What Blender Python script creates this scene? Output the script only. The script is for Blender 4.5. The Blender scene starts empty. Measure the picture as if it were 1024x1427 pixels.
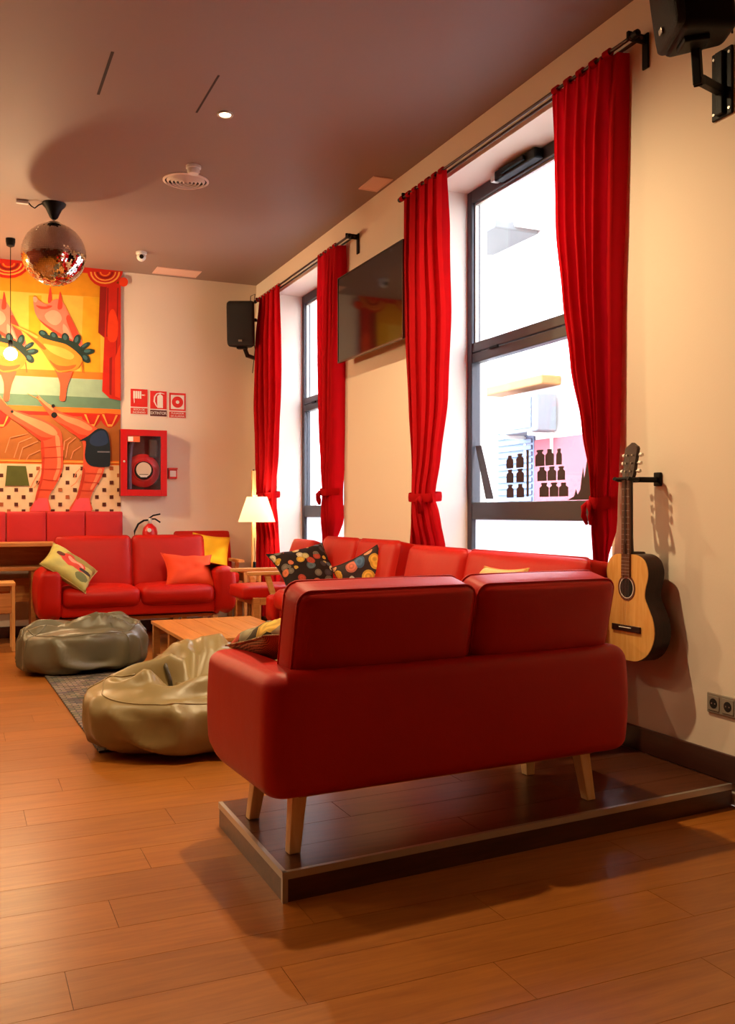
import bpy, bmesh, math, random
from mathutils import Vector, Matrix, noise
random.seed(7)
PI = math.pi
scene = bpy.context.scene
COL = scene.collection

# ---------------------------------------------------------------- camera
cam_data = bpy.data.cameras.new('camera')
cam = bpy.data.objects.new('camera', cam_data); COL.objects.link(cam)
cam_data.sensor_fit = 'VERTICAL'; cam_data.sensor_height = 36.0
cam_data.lens = 36.0 * 1290.0 / 1427.0
cam.location = (0.0, 0.0, 1.2)
cam.rotation_euler = (math.radians(90), 0, -math.radians(23.913))
cam_data.clip_start = 0.05; cam_data.clip_end = 200
scene.camera = cam

# ---------------------------------------------------------------- world, sun, exposure
world = bpy.data.worlds.new('world'); scene.world = world
world.use_nodes = True
bg = world.node_tree.nodes['Background']
bg.inputs['Color'].default_value = (0.66, 0.83, 1.0, 1)
bg.inputs['Strength'].default_value = 18.0
sun_d = bpy.data.lights.new('sun', 'SUN'); sun_d.energy = 5.0; sun_d.angle = math.radians(1.0)
sun_d.color = (1.0, 0.97, 0.92)
sun = bpy.data.objects.new('sun', sun_d); COL.objects.link(sun)
sun.rotation_euler = (math.radians(12), math.radians(-42), 0)      # high sun over the roof, on the house opposite
vs = scene.view_settings
vs.view_transform = 'Standard'; vs.look = 'None'; vs.gamma = 1.0; vs.use_curve_mapping = False
vs.exposure = 0.0

WARM = (1.0, 0.73, 0.40)
SPOT_W = 135.0
# ceiling downlights of the room: one in view, the others out of frame in the same grid
SPOTS = [(1.478, 5.45, 1.0), (1.47, 3.85, 2.1), (-0.75, 5.45, 0.8), (-0.75, 3.85, 0.30), (-0.75, 2.2, 0.15),
         (-2.9, 5.45, 0.5), (-2.9, 2.2, 0.12)]
BULB_E = 720.0

# ---------------------------------------------------------------- room numbers
WX, WY, WH = 2.90, 9.45, 3.60        # right wall, far wall, ceiling
LX, NY = -4.6, -2.6                  # left wall, near wall
FX = 3.20                            # window frame plane

# ---------------------------------------------------------------- materials
MATS = {}
def nodes_of(name):
    m = bpy.data.materials.new(name); m.use_nodes = True
    nt = m.node_tree; return m, nt, nt.nodes['Principled BSDF'], nt.links
def lin(c):
    return tuple(((v/255.0)/12.92 if v/255.0 <= 0.04045 else ((v/255.0+0.055)/1.055)**2.4) for v in c) + (1,)
def mat(name, rgb, rough=0.5, metal=0.0, spec=0.5, var=0.0, scale=8.0, bump=0.0, bscale=60.0, coat=0.0, emit=0.0, sheen=0.0):
    if name in MATS: return MATS[name]
    m, nt, b, L = nodes_of(name)
    col = lin(rgb)
    b.inputs['Base Color'].default_value = col
    b.inputs['Roughness'].default_value = rough; b.inputs['Metallic'].default_value = metal
    b.inputs['Specular IOR Level'].default_value = spec; b.inputs['Coat Weight'].default_value = coat
    b.inputs['Sheen Weight'].default_value = sheen
    if emit:
        b.inputs['Emission Color'].default_value = col; b.inputs['Emission Strength'].default_value = emit
    g = nt.nodes.new('ShaderNodeNewGeometry')
    if var:
        n = nt.nodes.new('ShaderNodeTexNoise'); n.inputs['Scale'].default_value = scale; n.inputs['Detail'].default_value = 4
        L.new(g.outputs['Position'], n.inputs['Vector'])
        r = nt.nodes.new('ShaderNodeMapRange'); r.inputs['To Min'].default_value = 1-var; r.inputs['To Max'].default_value = 1+var
        r.inputs['From Min'].default_value = 0.3; r.inputs['From Max'].default_value = 0.7
        L.new(n.outputs['Fac'], r.inputs['Value'])
        x = nt.nodes.new('ShaderNodeVectorMath'); x.operation = 'SCALE'; x.inputs[0].default_value = col[:3]
        L.new(r.outputs['Result'], x.inputs['Scale']); L.new(x.outputs['Vector'], b.inputs['Base Color'])
    if bump:
        n = nt.nodes.new('ShaderNodeTexNoise'); n.inputs['Scale'].default_value = bscale; n.inputs['Detail'].default_value = 3
        L.new(g.outputs['Position'], n.inputs['Vector'])
        bp = nt.nodes.new('ShaderNodeBump'); bp.inputs['Strength'].default_value = bump; bp.inputs['Distance'].default_value = 0.01
        L.new(n.outputs['Fac'], bp.inputs['Height']); L.new(bp.outputs['Normal'], b.inputs['Normal'])
    MATS[name] = m; return m
def wood(name, c1, c2, rough=0.4, axis='X', fine=1.0, spec=0.5, coat=0.0, jitter=0.12):
    if name in MATS: return MATS[name]
    m, nt, b, L = nodes_of(name)
    g = nt.nodes.new('ShaderNodeNewGeometry'); oi = nt.nodes.new('ShaderNodeObjectInfo')
    mp = nt.nodes.new('ShaderNodeMapping')
    s = {'X': (1.2, 14, 14), 'Y': (14, 1.2, 14), 'Z': (14, 14, 1.2)}[axis]
    mp.inputs['Scale'].default_value = tuple(v*fine for v in s)
    L.new(g.outputs['Position'], mp.inputs['Vector'])
    off = nt.nodes.new('ShaderNodeVectorMath'); off.operation = 'SCALE'; off.inputs[0].default_value = (13, 7, 3)
    L.new(oi.outputs['Random'], off.inputs['Scale']); L.new(off.outputs['Vector'], mp.inputs['Location'])
    n = nt.nodes.new('ShaderNodeTexNoise'); n.inputs['Scale'].default_value = 2.2; n.inputs['Detail'].default_value = 7
    n.inputs['Roughness'].default_value = 0.65; n.inputs['Distortion'].default_value = 0.6
    L.new(mp.outputs['Vector'], n.inputs['Vector'])
    cr = nt.nodes.new('ShaderNodeValToRGB')
    cr.color_ramp.elements[0].position = 0.3; cr.color_ramp.elements[0].color = lin(c2)
    cr.color_ramp.elements[1].position = 0.65; cr.color_ramp.elements[1].color = lin(c1)
    L.new(n.outputs['Fac'], cr.inputs['Fac'])
    hs = nt.nodes.new('ShaderNodeHueSaturation'); L.new(cr.outputs['Color'], hs.inputs['Color'])
    r = nt.nodes.new('ShaderNodeMapRange'); r.inputs['To Min'].default_value = 1-jitter; r.inputs['To Max'].default_value = 1+jitter
    L.new(oi.outputs['Random'], r.inputs['Value']); L.new(r.outputs['Result'], hs.inputs['Value'])
    L.new(hs.outputs['Color'], b.inputs['Base Color'])
    b.inputs['Roughness'].default_value = rough; b.inputs['Specular IOR Level'].default_value = spec; b.inputs['Coat Weight'].default_value = coat
    b.inputs['Coat Roughness'].default_value = 0.15
    bp = nt.nodes.new('ShaderNodeBump'); bp.inputs['Strength'].default_value = 0.06; bp.inputs['Distance'].default_value = 0.004
    L.new(n.outputs['Fac'], bp.inputs['Height']); L.new(bp.outputs['Normal'], b.inputs['Normal'])
    MATS[name] = m; return m
def leather(name, rgb, rough=0.38, bump=0.12, spec=0.5):
    if name in MATS: return MATS[name]
    m, nt, b, L = nodes_of(name)
    g = nt.nodes.new('ShaderNodeNewGeometry')
    v = nt.nodes.new('ShaderNodeTexVoronoi'); v.inputs['Scale'].default_value = 260
    L.new(g.outputs['Position'], v.inputs['Vector'])
    n = nt.nodes.new('ShaderNodeTexNoise'); n.inputs['Scale'].default_value = 5; n.inputs['Detail'].default_value = 3
    L.new(g.outputs['Position'], n.inputs['Vector'])
    r = nt.nodes.new('ShaderNodeMapRange'); r.inputs['To Min'].default_value = 0.9; r.inputs['To Max'].default_value = 1.1
    L.new(n.outputs['Fac'], r.inputs['Value'])
    x = nt.nodes.new('ShaderNodeVectorMath'); x.operation = 'SCALE'; x.inputs[0].default_value = lin(rgb)[:3]
    L.new(r.outputs['Result'], x.inputs['Scale']); L.new(x.outputs['Vector'], b.inputs['Base Color'])
    b.inputs['Roughness'].default_value = rough; b.inputs['Specular IOR Level'].default_value = spec
    b1 = nt.nodes.new('ShaderNodeBump'); b1.inputs['Strength'].default_value = bump; b1.inputs['Distance'].default_value = 0.002
    L.new(v.outputs['Distance'], b1.inputs['Height'])
    b2 = nt.nodes.new('ShaderNodeBump'); b2.inputs['Strength'].default_value = 0.15; b2.inputs['Distance'].default_value = 0.03
    L.new(n.outputs['Fac'], b2.inputs['Height']); L.new(b1.outputs['Normal'], b2.inputs['Normal'])
    L.new(b2.outputs['Normal'], b.inputs['Normal'])
    MATS[name] = m; return m
def cloth(name, rgb, translucent=0.3, rough=0.9):
    if name in MATS: return MATS[name]
    m, nt, b, L = nodes_of(name)
    b.inputs['Base Color'].default_value = lin(rgb); b.inputs['Roughness'].default_value = rough
    b.inputs['Specular IOR Level'].default_value = 0.15
    g = nt.nodes.new('ShaderNodeNewGeometry'); n = nt.nodes.new('ShaderNodeTexNoise'); n.inputs['Scale'].default_value = 220
    L.new(g.outputs['Position'], n.inputs['Vector'])
    bp = nt.nodes.new('ShaderNodeBump'); bp.inputs['Strength'].default_value = 0.1; bp.inputs['Distance'].default_value = 0.003
    L.new(n.outputs['Fac'], bp.inputs['Height']); L.new(bp.outputs['Normal'], b.inputs['Normal'])
    t = nt.nodes.new('ShaderNodeBsdfTranslucent'); t.inputs['Color'].default_value = lin(rgb)
    mx = nt.nodes.new('ShaderNodeMixShader'); mx.inputs['Fac'].default_value = translucent
    L.new(b.outputs['BSDF'], mx.inputs[1]); L.new(t.outputs['BSDF'], mx.inputs[2])
    L.new(mx.outputs['Shader'], nt.nodes['Material Output'].inputs['Surface'])
    MATS[name] = m; return m
def glass(name, tint=(1, 1, 1), refl=0.06):
    m = bpy.data.materials.new(name); m.use_nodes = True; nt = m.node_tree; nt.nodes.clear()
    o = nt.nodes.new('ShaderNodeOutputMaterial'); t = nt.nodes.new('ShaderNodeBsdfTransparent'); t.inputs['Color'].default_value = tint + (1,)
    g = nt.nodes.new('ShaderNodeBsdfGlossy'); g.inputs['Roughness'].default_value = 0.02
    x = nt.nodes.new('ShaderNodeMixShader'); x.inputs['Fac'].default_value = refl
    nt.links.new(t.outputs[0], x.inputs[1]); nt.links.new(g.outputs[0], x.inputs[2]); nt.links.new(x.outputs[0], o.inputs[0])
    MATS[name] = m; return m
def emitter(name, rgb, strength):
    m = bpy.data.materials.new(name); m.use_nodes = True; nt = m.node_tree; nt.nodes.clear()
    o = nt.nodes.new('ShaderNodeOutputMaterial'); e = nt.nodes.new('ShaderNodeEmission')
    e.inputs['Color'].default_value = tuple(rgb) + (1,); e.inputs['Strength'].default_value = strength
    nt.links.new(e.outputs[0], o.inputs[0]); MATS[name] = m; return m
def printed(name, ground, cols, scale, dark=None):
    """cloth printed with round buttons: Voronoi cells of varied colour on a dark ground"""
    m, nt, b, L = nodes_of(name)
    tc = nt.nodes.new('ShaderNodeTexCoord'); v = nt.nodes.new('ShaderNodeTexVoronoi'); v.inputs['Scale'].default_value = scale
    v.inputs['Randomness'].default_value = 0.75
    L.new(tc.outputs['Object'], v.inputs['Vector'])
    cr = nt.nodes.new('ShaderNodeValToRGB'); cr.color_ramp.interpolation = 'CONSTANT'
    sep = nt.nodes.new('ShaderNodeSeparateColor'); L.new(v.outputs['Color'], sep.inputs['Color'])
    for i, c in enumerate(cols):
        e = cr.color_ramp.elements[i] if i < 2 else cr.color_ramp.elements.new(i/len(cols))
        e.position = i/len(cols); e.color = lin(c)
    L.new(sep.outputs[0], cr.inputs['Fac'])
    ring = nt.nodes.new('ShaderNodeMath'); ring.operation = 'MULTIPLY'; ring.inputs[1].default_value = 26
    L.new(v.outputs['Distance'], ring.inputs[0])
    sn = nt.nodes.new('ShaderNodeMath'); sn.operation = 'SINE'; L.new(ring.outputs[0], sn.inputs[0])
    mr = nt.nodes.new('ShaderNodeMapRange'); mr.inputs['From Min'].default_value = -1; mr.inputs['To Min'].default_value = 0.72; mr.inputs['To Max'].default_value = 1.08
    L.new(sn.outputs[0], mr.inputs['Value'])
    sc = nt.nodes.new('ShaderNodeVectorMath'); sc.operation = 'SCALE'; L.new(cr.outputs['Color'], sc.inputs[0]); L.new(mr.outputs['Result'], sc.inputs['Scale'])
    lt = nt.nodes.new('ShaderNodeMath'); lt.operation = 'LESS_THAN'; lt.inputs[1].default_value = 0.5; L.new(v.outputs['Distance'], lt.inputs[0])
    mx = nt.nodes.new('ShaderNodeMix'); mx.data_type = 'RGBA'; mx.inputs['A'].default_value = lin(ground)
    L.new(lt.outputs[0], mx.inputs['Factor']); L.new(sc.outputs['Vector'], mx.inputs['B'])
    L.new(mx.outputs['Result'], b.inputs['Base Color']); b.inputs['Roughness'].default_value = 0.85; b.inputs['Specular IOR Level'].default_value = 0.2
    MATS[name] = m; return m
def striped(name, c1, c2, scale, direction='X'):
    m, nt, b, L = nodes_of(name)
    tc = nt.nodes.new('ShaderNodeTexCoord'); w = nt.nodes.new('ShaderNodeTexWave'); w.bands_direction = direction
    w.inputs['Scale'].default_value = scale; w.inputs['Distortion'].default_value = 3; w.inputs['Detail'].default_value = 3
    L.new(tc.outputs['Object'], w.inputs['Vector'])
    cr = nt.nodes.new('ShaderNodeValToRGB'); cr.color_ramp.elements[0].color = lin(c1); cr.color_ramp.elements[1].color = lin(c2)
    L.new(w.outputs['Color'], cr.inputs['Fac']); L.new(cr.outputs['Color'], b.inputs['Base Color'])
    b.inputs['Roughness'].default_value = 0.9; MATS[name] = m; return m

# ---------------------------------------------------------------- mesh helpers
def link(name, bm, m, parent=None, smooth=False, loc=None, rot=None, kind=None):
    me = bpy.data.meshes.new(name); bmesh.ops.recalc_face_normals(bm, faces=bm.faces[:]); bm.to_mesh(me); bm.free()
    for mm in (m if isinstance(m, (list, tuple)) else [m]): me.materials.append(mm)
    if smooth:
        for p in me.polygons: p.use_smooth = True
        if smooth != 'all': me.set_sharp_from_angle(angle=math.radians(40))
    o = bpy.data.objects.new(name, me); COL.objects.link(o)
    if parent: o.parent = parent
    if loc: o.location = loc
    if rot: o.rotation_euler = rot
    if kind: o['kind'] = kind
    return o
def tag(o, label, cat, group=None):
    o['label'] = label; o['category'] = cat
    if group: o['group'] = group
    return o
def thing(name, label, cat, loc=(0, 0, 0), rotz=0.0, group=None):
    o = bpy.data.objects.new(name, None); COL.objects.link(o); o.empty_display_size = 0.1
    o.location = loc; o.rotation_euler = (0, 0, rotz)
    return tag(o, label, cat, group)
def setting(name, label, loc=(0, 0, 0), cat=None):
    o = bpy.data.objects.new(name, None); COL.objects.link(o); o.location = loc; o['kind'] = 'structure'; o['label'] = label
    return o
def structure(name, bm, m, label, smooth=False):
    o = link(name, bm, m, smooth=smooth); o['kind'] = 'structure'; o['label'] = label; return o
def B(): return bmesh.new()
def box(bm, lo, hi, bevel=0.0, seg=2, mtx=None, mi=0):
    r = bmesh.ops.create_cube(bm, size=1.0)
    vs_ = r['verts']
    for v in vs_:
        v.co = Vector([(lo[i]+hi[i])/2 + v.co[i]*(hi[i]-lo[i]) for i in range(3)])
    fs = set(f for v in vs_ for f in v.link_faces)
    if bevel:
        es = list(set(e for v in vs_ for e in v.link_edges))
        rr = bmesh.ops.bevel(bm, geom=es, offset=bevel, segments=seg, profile=0.5, affect='EDGES')
        fs = set(rr['faces']) | set(f for f in fs if f.is_valid)
        vs_ = list(set(v for f in fs for v in f.verts))
    for f in fs: f.material_index = mi
    if mtx is not None: bmesh.ops.transform(bm, matrix=mtx, verts=vs_)
    return bm
def bx(lo, hi, bevel=0.0, seg=2): return box(B(), lo, hi, bevel, seg)
def softbox(size, r, n=10, bulge=(0, 0, 0)):
    """box with rounded edges and faces that swell like upholstery"""
    bm = B(); bmesh.ops.create_cube(bm, size=2.0)
    bmesh.ops.subdivide_edges(bm, edges=bm.edges[:], cuts=n, use_grid_fill=True)
    h = [s/2 for s in size]
    for v in bm.verts:
        t = [math.sin(c*PI/2) if abs(c) < 0.9999 else c for c in v.co]
        q = Vector([t[i]*h[i] for i in range(3)])
        inn = Vector([max(-(h[i]-r), min(h[i]-r, q[i])) for i in range(3)])
        d = q-inn
        if d.length > 1e-9: q = inn + d.normalized()*r
        for i in range(3):
            if bulge[i]:
                a, b_ = [k for k in range(3) if k != i]
                q[i] += bulge[i]*(q[i]/h[i])*(1-t[a]**2)*(1-t[b_]**2)
        v.co = q
    return bm
def tube(bm, pts, r, seg=8, cap=True):
    pts = [Vector(p) for p in pts]; rings = []; up = None
    for i, p in enumerate(pts):
        t = (pts[min(i+1, len(pts)-1)] - pts[max(i-1, 0)]).normalized()
        if up is None or abs(up.dot(t)) > 0.98: up = Vector((0, 0, 1)) if abs(t.z) < 0.9 else Vector((1, 0, 0))
        a = t.cross(up).normalized(); b_ = t.cross(a).normalized(); up = b_.cross(t) if False else up
        rr = r[i] if isinstance(r, (list, tuple)) else r
        rings.append([bm.verts.new(p + (a*math.cos(2*PI*k/seg) + b_*math.sin(2*PI*k/seg))*rr) for k in range(seg)])
    for i in range(len(rings)-1):
        for k in range(seg):
            bm.faces.new((rings[i][k], rings[i][(k+1) % seg], rings[i+1][(k+1) % seg], rings[i+1][k]))
    if cap: bm.faces.new(rings[0]); bm.faces.new(rings[-1][::-1])
    return bm
def lathe(bm, prof, seg=24, center=(0, 0, 0), axis='Z'):
    c = Vector(center); rings = []
    for r, z in prof:
        ring = []
        for k in range(seg):
            a = 2*PI*k/seg; x, y = max(r, 1e-4)*math.cos(a), max(r, 1e-4)*math.sin(a)
            p = {'Z': (x, y, z), 'Y': (x, z, y), 'X': (z, x, y)}[axis]
            ring.append(bm.verts.new(c + Vector(p)))
        rings.append(ring)
    for i in range(len(rings)-1):
        for k in range(seg):
            bm.faces.new((rings[i][k], rings[i][(k+1) % seg], rings[i+1][(k+1) % seg], rings[i+1][k]))
    bm.faces.new(rings[0]); bm.faces.new(rings[-1][::-1])
    return bm
def round_poly(pts, radii, seg=6, maxlen=None):
    n = len(pts); out = []
    for i in range(n):
        p = Vector(pts[i]); a = Vector(pts[i-1])-p; b_ = Vector(pts[(i+1) % n])-p
        r = radii[i] if isinstance(radii, (list, tuple)) else radii
        if r <= 0: out.append(p); continue
        an = a.normalized(); bn = b_.normalized()
        ang = an.angle(bn); d = r/math.tan(ang/2)
        s, e = p+an*d, p+bn*d
        c = p+(an+bn).normalized()*(r/math.sin(ang/2))
        a0 = math.atan2(s.y-c.y, s.x-c.x); a1 = math.atan2(e.y-c.y, e.x-c.x)
        da = (a1-a0+PI) % (2*PI)-PI
        for k in range(seg+1): out.append(c+Vector((math.cos(a0+da*k/seg), math.sin(a0+da*k/seg)))*r)
    if maxlen:
        o2 = []
        for i, p in enumerate(out):
            q = out[(i+1) % len(out)]; k = max(1, int((q-p).length/maxlen))
            for j in range(k): o2.append(p.lerp(q, j/k))
        out = o2
    return out
def loft(outline, levels, deform=None):
    """stack of inset copies of a closed 2D outline: levels = [(inset, z)]"""
    bm = B(); n = len(outline)
    area = sum(outline[i].x*outline[(i+1) % n].y-outline[(i+1) % n].x*outline[i].y for i in range(n))
    sg = 1 if area > 0 else -1
    nor = []
    for i in range(n):
        t = outline[(i+1) % n]-outline[i-1]
        nor.append(Vector((t.y, -t.x)).normalized()*sg)
    rings = []
    for ins, z in levels:
        ring = []
        for i in range(n):
            p = outline[i]-nor[i]*ins; q = Vector((p.x, p.y, z))
            if deform: q = deform(q)
            ring.append(bm.verts.new(q))
        rings.append(ring)
    for a, b_ in zip(rings, rings[1:]):
        for k in range(n): bm.faces.new((a[k], a[(k+1) % n], b_[(k+1) % n], b_[k]))
    bm.faces.new(rings[0][::-1]); bm.faces.new(rings[-1])
    return bm
def rounded_levels(z0, z1, rb, rt, seg=5, mid=4):
    lv = [(rb*(1-math.sin(PI/2*k/seg)), z0+rb*(1-math.cos(PI/2*k/seg))) for k in range(seg+1)]
    for k in range(1, mid): lv.append((0, z0+rb+(z1-rt-z0-rb)*k/mid))
    lv += [(rt*(1-math.cos(PI/2*k/seg)), z1-rt+rt*math.sin(PI/2*k/seg)) for k in range(seg+1)]
    return lv
def catmull(pts, k=4):
    n = len(pts); out = []
    for i in range(n):
        p0, p1, p2, p3 = [Vector(pts[(i+j-1) % n]) for j in range(4)]
        for s in range(k):
            t = s/k
            out.append(0.5*((2*p1)+(p2-p0)*t+(2*p0-5*p1+4*p2-p3)*t*t+(3*p1-p0-3*p2+p3)*t**3))
    return out
def extrude_poly(pts2, to3, depth):
    """flat polygon made solid: to3(p, d) places a 2D point at depth d"""
    bm = B()
    a = [bm.verts.new(to3(p, 0)) for p in pts2]; b_ = [bm.verts.new(to3(p, depth)) for p in pts2]
    n = len(a)
    bm.faces.new(a); bm.faces.new(b_[::-1])
    for k in range(n): bm.faces.new((a[k], a[(k+1) % n], b_[(k+1) % n], b_[k]))
    return bm
def pillow(w, h, t, n=14, pinch=0.10, seed=0, wr=0.012):
    """square cushion lying in XY, face up, corners drawn out and edges sewn thin"""
    bm = B(); rows = {}
    for side in (1, -1):
        for i in range(n+1):
            for j in range(n+1):
                u, v = -1+2*i/n, -1+2*j/n
                edge = abs(u) > 0.999 or abs(v) > 0.999
                if edge and side == -1: rows[(side, i, j)] = rows[(1, i, j)]; continue
                x = u*w/2*(1-pinch*(1-v*v)); y = v*h/2*(1-pinch*(1-u*u))
                z = side*t/2*((1-u**4)*(1-v**4))**0.55
                if not edge: z += wr*noise.noise(Vector((u*2.3+seed, v*2.3, side*3+seed)))*((1-u*u)*(1-v*v))**0.5*2
                rows[(side, i, j)] = bm.verts.new((x, y, z))
    for side in (1, -1):
        for i in range(n):
            for j in range(n):
                q = [rows[(side, i, j)], rows[(side, i+1, j)], rows[(side, i+1, j+1)], rows[(side, i, j+1)]]
                f = bm.faces.new(q if side == 1 else q[::-1]); f.material_index = 0 if side == 1 else 1
    return bm
def lathe_curve(pts): return pts
def text_mesh(txt, size):
    c = bpy.data.curves.new('t', 'FONT'); c.body = txt; c.size = size; c.align_x = 'CENTER'; c.align_y = 'CENTER'; c.extrude = 0.0006
    o = bpy.data.objects.new('t', c); COL.objects.link(o)
    dg = bpy.context.evaluated_depsgraph_get(); me = bpy.data.meshes.new_from_object(o.evaluated_get(dg))
    bm = B(); bm.from_mesh(me); bpy.data.objects.remove(o); bpy.data.meshes.remove(me); return bm

# ---------------------------------------------------------------- palette
M_wall = mat('wall_paint', (238, 222, 203), rough=0.9, spec=0.2, bump=0.04, bscale=90)
M_wall2 = mat('terracotta_paint', (132, 66, 46), rough=0.9, spec=0.2)
M_ceil = mat('ceiling_paint', (142, 117, 108), rough=0.55, spec=0.35)
M_floor = wood('floor_laminate', (165, 99, 34), (141, 78, 22), rough=0.33, axis='X', fine=1.3, jitter=0.10)
M_gap = mat('floor_gap', (80, 40, 16), rough=0.8)
M_podium = wood('podium_laminate', (92, 50, 28), (64, 32, 18), rough=0.28, axis='X', fine=1.3, jitter=0.06)
M_base = wood('baseboard_wood', (70, 32, 20), (50, 22, 14), rough=0.35, axis='Y', fine=1.0, jitter=0.02)
M_red = leather('red_leather', (184, 20, 5), rough=0.46, spec=0.25)
M_curt = cloth('curtain_red', (188, 10, 18), translucent=0.35)
M_black = mat('black_plastic', (12, 11, 11), rough=0.5, spec=0.2)
M_blackgloss = mat('black_gloss', (5, 5, 6), rough=0.06, spec=0.6)
M_frame = mat('window_metal', (66, 64, 68), rough=0.4, metal=0.3)
M_pine = wood('pine_wood', (232, 176, 104), (206, 142, 74), rough=0.4, axis='X', fine=1.0, jitter=0.08)
M_pinez = wood('pine_upright', (232, 180, 110), (208, 146, 80), rough=0.45, axis='Z', fine=1.0, jitter=0.05)
M_oak = wood('oak_wood', (205, 140, 74), (170, 104, 48), rough=0.45, axis='X', fine=1.0, jitter=0.06)
M_steel = mat('brushed_steel', (190, 184, 174), rough=0.36, metal=0.75)
M_white = mat('white_plastic', (232, 228, 220), rough=0.45)
M_signred = mat('sign_red', (222, 36, 22), rough=0.5)
M_signwhite = mat('sign_white', (240, 236, 226), rough=0.5)
M_firered = mat('fire_red_paint', (205, 12, 14), rough=0.32)
M_olive = leather('gold_olive_leather', (138, 117, 72), rough=0.36, bump=0.06)
M_olive2 = leather('grey_olive_leather', (106, 99, 76), rough=0.36, bump=0.06)
M_glass = glass('window_glass', (0.96, 0.98, 1.0), 0.05)

# ================================================================ THE SETTING
# floor: slab plus single planks where the photo shows them
floor = structure('floor', bx((LX, NY, -0.10), (WX, WY, -0.006)), M_floor, 'orange brown laminate plank floor')
gapo = link('plank_bed', bx((-2.0, 1.3, -0.006), (WX, WY, -0.0035)), M_gap, floor)
link('plank_field', bx((LX, NY, -0.006), (WX, 1.3, 0.0)), M_floor, floor)
link('plank_field', bx((LX, 1.3, -0.006), (-2.0, WY, 0.0)), M_floor, floor)
plank_me = None
PW, PL = 0.205, 1.22
row = 0; y = 1.3
while y < WY-0.01:
    w = min(PW, WY-y); x = -2.0 - ((row*0.43) % 1.0)*PL
    while x < WX-0.005:
        x0, x1 = max(x, -2.0), min(x+PL, WX)
        if x1-x0 > 0.02:
            if plank_me is None:
                o = link('plank', bx((-.5, -.5, -.5), (.5, .5, .5)), M_floor, floor); plank_me = o.data
            else:
                o = bpy.data.objects.new('plank', plank_me); COL.objects.link(o); o.parent = floor
            o.location = ((x0+x1)/2, y+w/2, -0.0018); o.scale = (x1-x0-0.0016, w-0.0016, 0.0036)
        x += PL
    y += PW; row += 1

structure('ceiling', bx((LX, NY, WH), (WX+0.42, WY, WH+0.25)), M_ceil, 'taupe painted ceiling')
structure('wall_far', bx((LX, WY, 0), (WX+0.42, WY+0.2, WH)), M_wall, 'cream far wall with mural')
structure('wall_left', bx((LX-0.2, NY, 0), (LX, WY+0.2, WH)), M_wall2, 'terracotta left wall out of frame')
structure('wall_near', bx((LX, NY-0.2, 0), (WX+0.42, NY, WH)), M_wall2, 'terracotta wall behind the camera')
# right wall with two tall window openings
HEAD, SILL = 3.36, 0.42
WINS = [(3.62, 5.47), (7.02, 8.76)]
bm = B(); XO = WX+0.42
for a, b_ in ((NY, WINS[0][0]), (WINS[0][1], WINS[1][0]), (WINS[1][1], WY)): box(bm, (WX, a, 0), (XO, b_, WH))
for a, b_ in WINS:
    box(bm, (WX, a, HEAD), (XO, b_, WH)); box(bm, (WX, a, 0), (XO, b_, SILL))
structure('wall_right', bm, M_wall, 'cream right wall with two deep window recesses')
bm = bx((WX-0.016, 1.2, 0.093), (WX, 3.56, 0.205), 0.004)
box(bm, (WX-0.016, NY, 0.0), (WX, 1.2, 0.11), 0.004); box(bm, (WX-0.016, 3.56, 0.0), (WX, WY, 0.11), 0.004)
structure('baseboard_right', bm, M_base, 'dark brown baseboard along the right wall')
structure('baseboard_far', bx((LX, WY-0.016, 0), (WX-0.016, WY, 0.11), 0.004), M_base, 'dark brown baseboard along the far wall')

# windows -----------------------------------------------------------
def window(n, y0, y1, label):
    w = setting('window_%d' % n, label, (FX, y0, SILL)); L_ = y1-y0; H_ = HEAD-SILL
    t = 0.085
    bm = B()
    box(bm, (-0.035, 0, 0), (0.035, t*0.7, H_), 0.006); box(bm, (-0.035, L_-t*0.7, 0), (0.035, L_, H_), 0.006)
    box(bm, (-0.035, t*0.7, H_-t), (0.035, L_-t*0.7, H_), 0.006); box(bm, (-0.035, t*0.7, 0), (0.035, L_-t*0.7, t), 0.006)
    link('window_frame', bm, M_frame, w)
    zt0, zt1, zb0, zb1 = 2.20-SILL, 2.335-SILL, 1.15-SILL, 1.265-SILL
    bm = bx((-0.032, t*0.7, zt0), (0.032, L_-t*0.7, (zt0+zt1)/2-0.003), 0.006)
    box(bm, (-0.032, t*0.7, (zt0+zt1)/2+0.003), (0.032, L_-t*0.7, zt1), 0.006)
    tr = link('transom', bm, M_frame, w)
    bm = B()
    for yy in (0.35, L_-0.35): box(bm, (-0.046, yy-0.05, (zt0+zt1)/2-0.012), (-0.033, yy+0.05, (zt0+zt1)/2+0.006), 0.003)
    link('hinge', bm, M_black, tr)
    link('rail', bx((-0.032, t*0.7, zb0), (0.032, L_-t*0.7, zb1), 0.006), M_frame, w)
    panes = []
    for za, zb_ in ((zt1, H_-t), (zb1, zt0), (t, zb0)):
        p = link('pane', bx((-0.004, t*0.7, za), (0.004, L_-t*0.7, zb_)), M_glass if za != t else M_frost, w); panes.append(p)
    bm = bx((-0.012, t*0.7, zt1), (0.012, t*0.7+0.014, H_-t)); box(bm, (-0.012, L_-t*0.7-0.014, zt1), (0.012, L_-t*0.7, H_-t))
    box(bm, (-0.012, t*0.7, H_-t-0.014), (0.012, L_-t*0.7, H_-t))
    link('glazing_bead', bm, M_steel, w)
    return w, panes, H_
M_frost = mat('frosted_film', (236, 240, 244), rough=0.6)
nt = M_frost.node_tree; tl = nt.nodes.new('ShaderNodeBsdfTranslucent'); tl.inputs['Color'].default_value = (0.92, 0.96, 1, 1)
mx = nt.nodes.new('ShaderNodeMixShader'); mx.inputs['Fac'].default_value = 0.8
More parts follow.
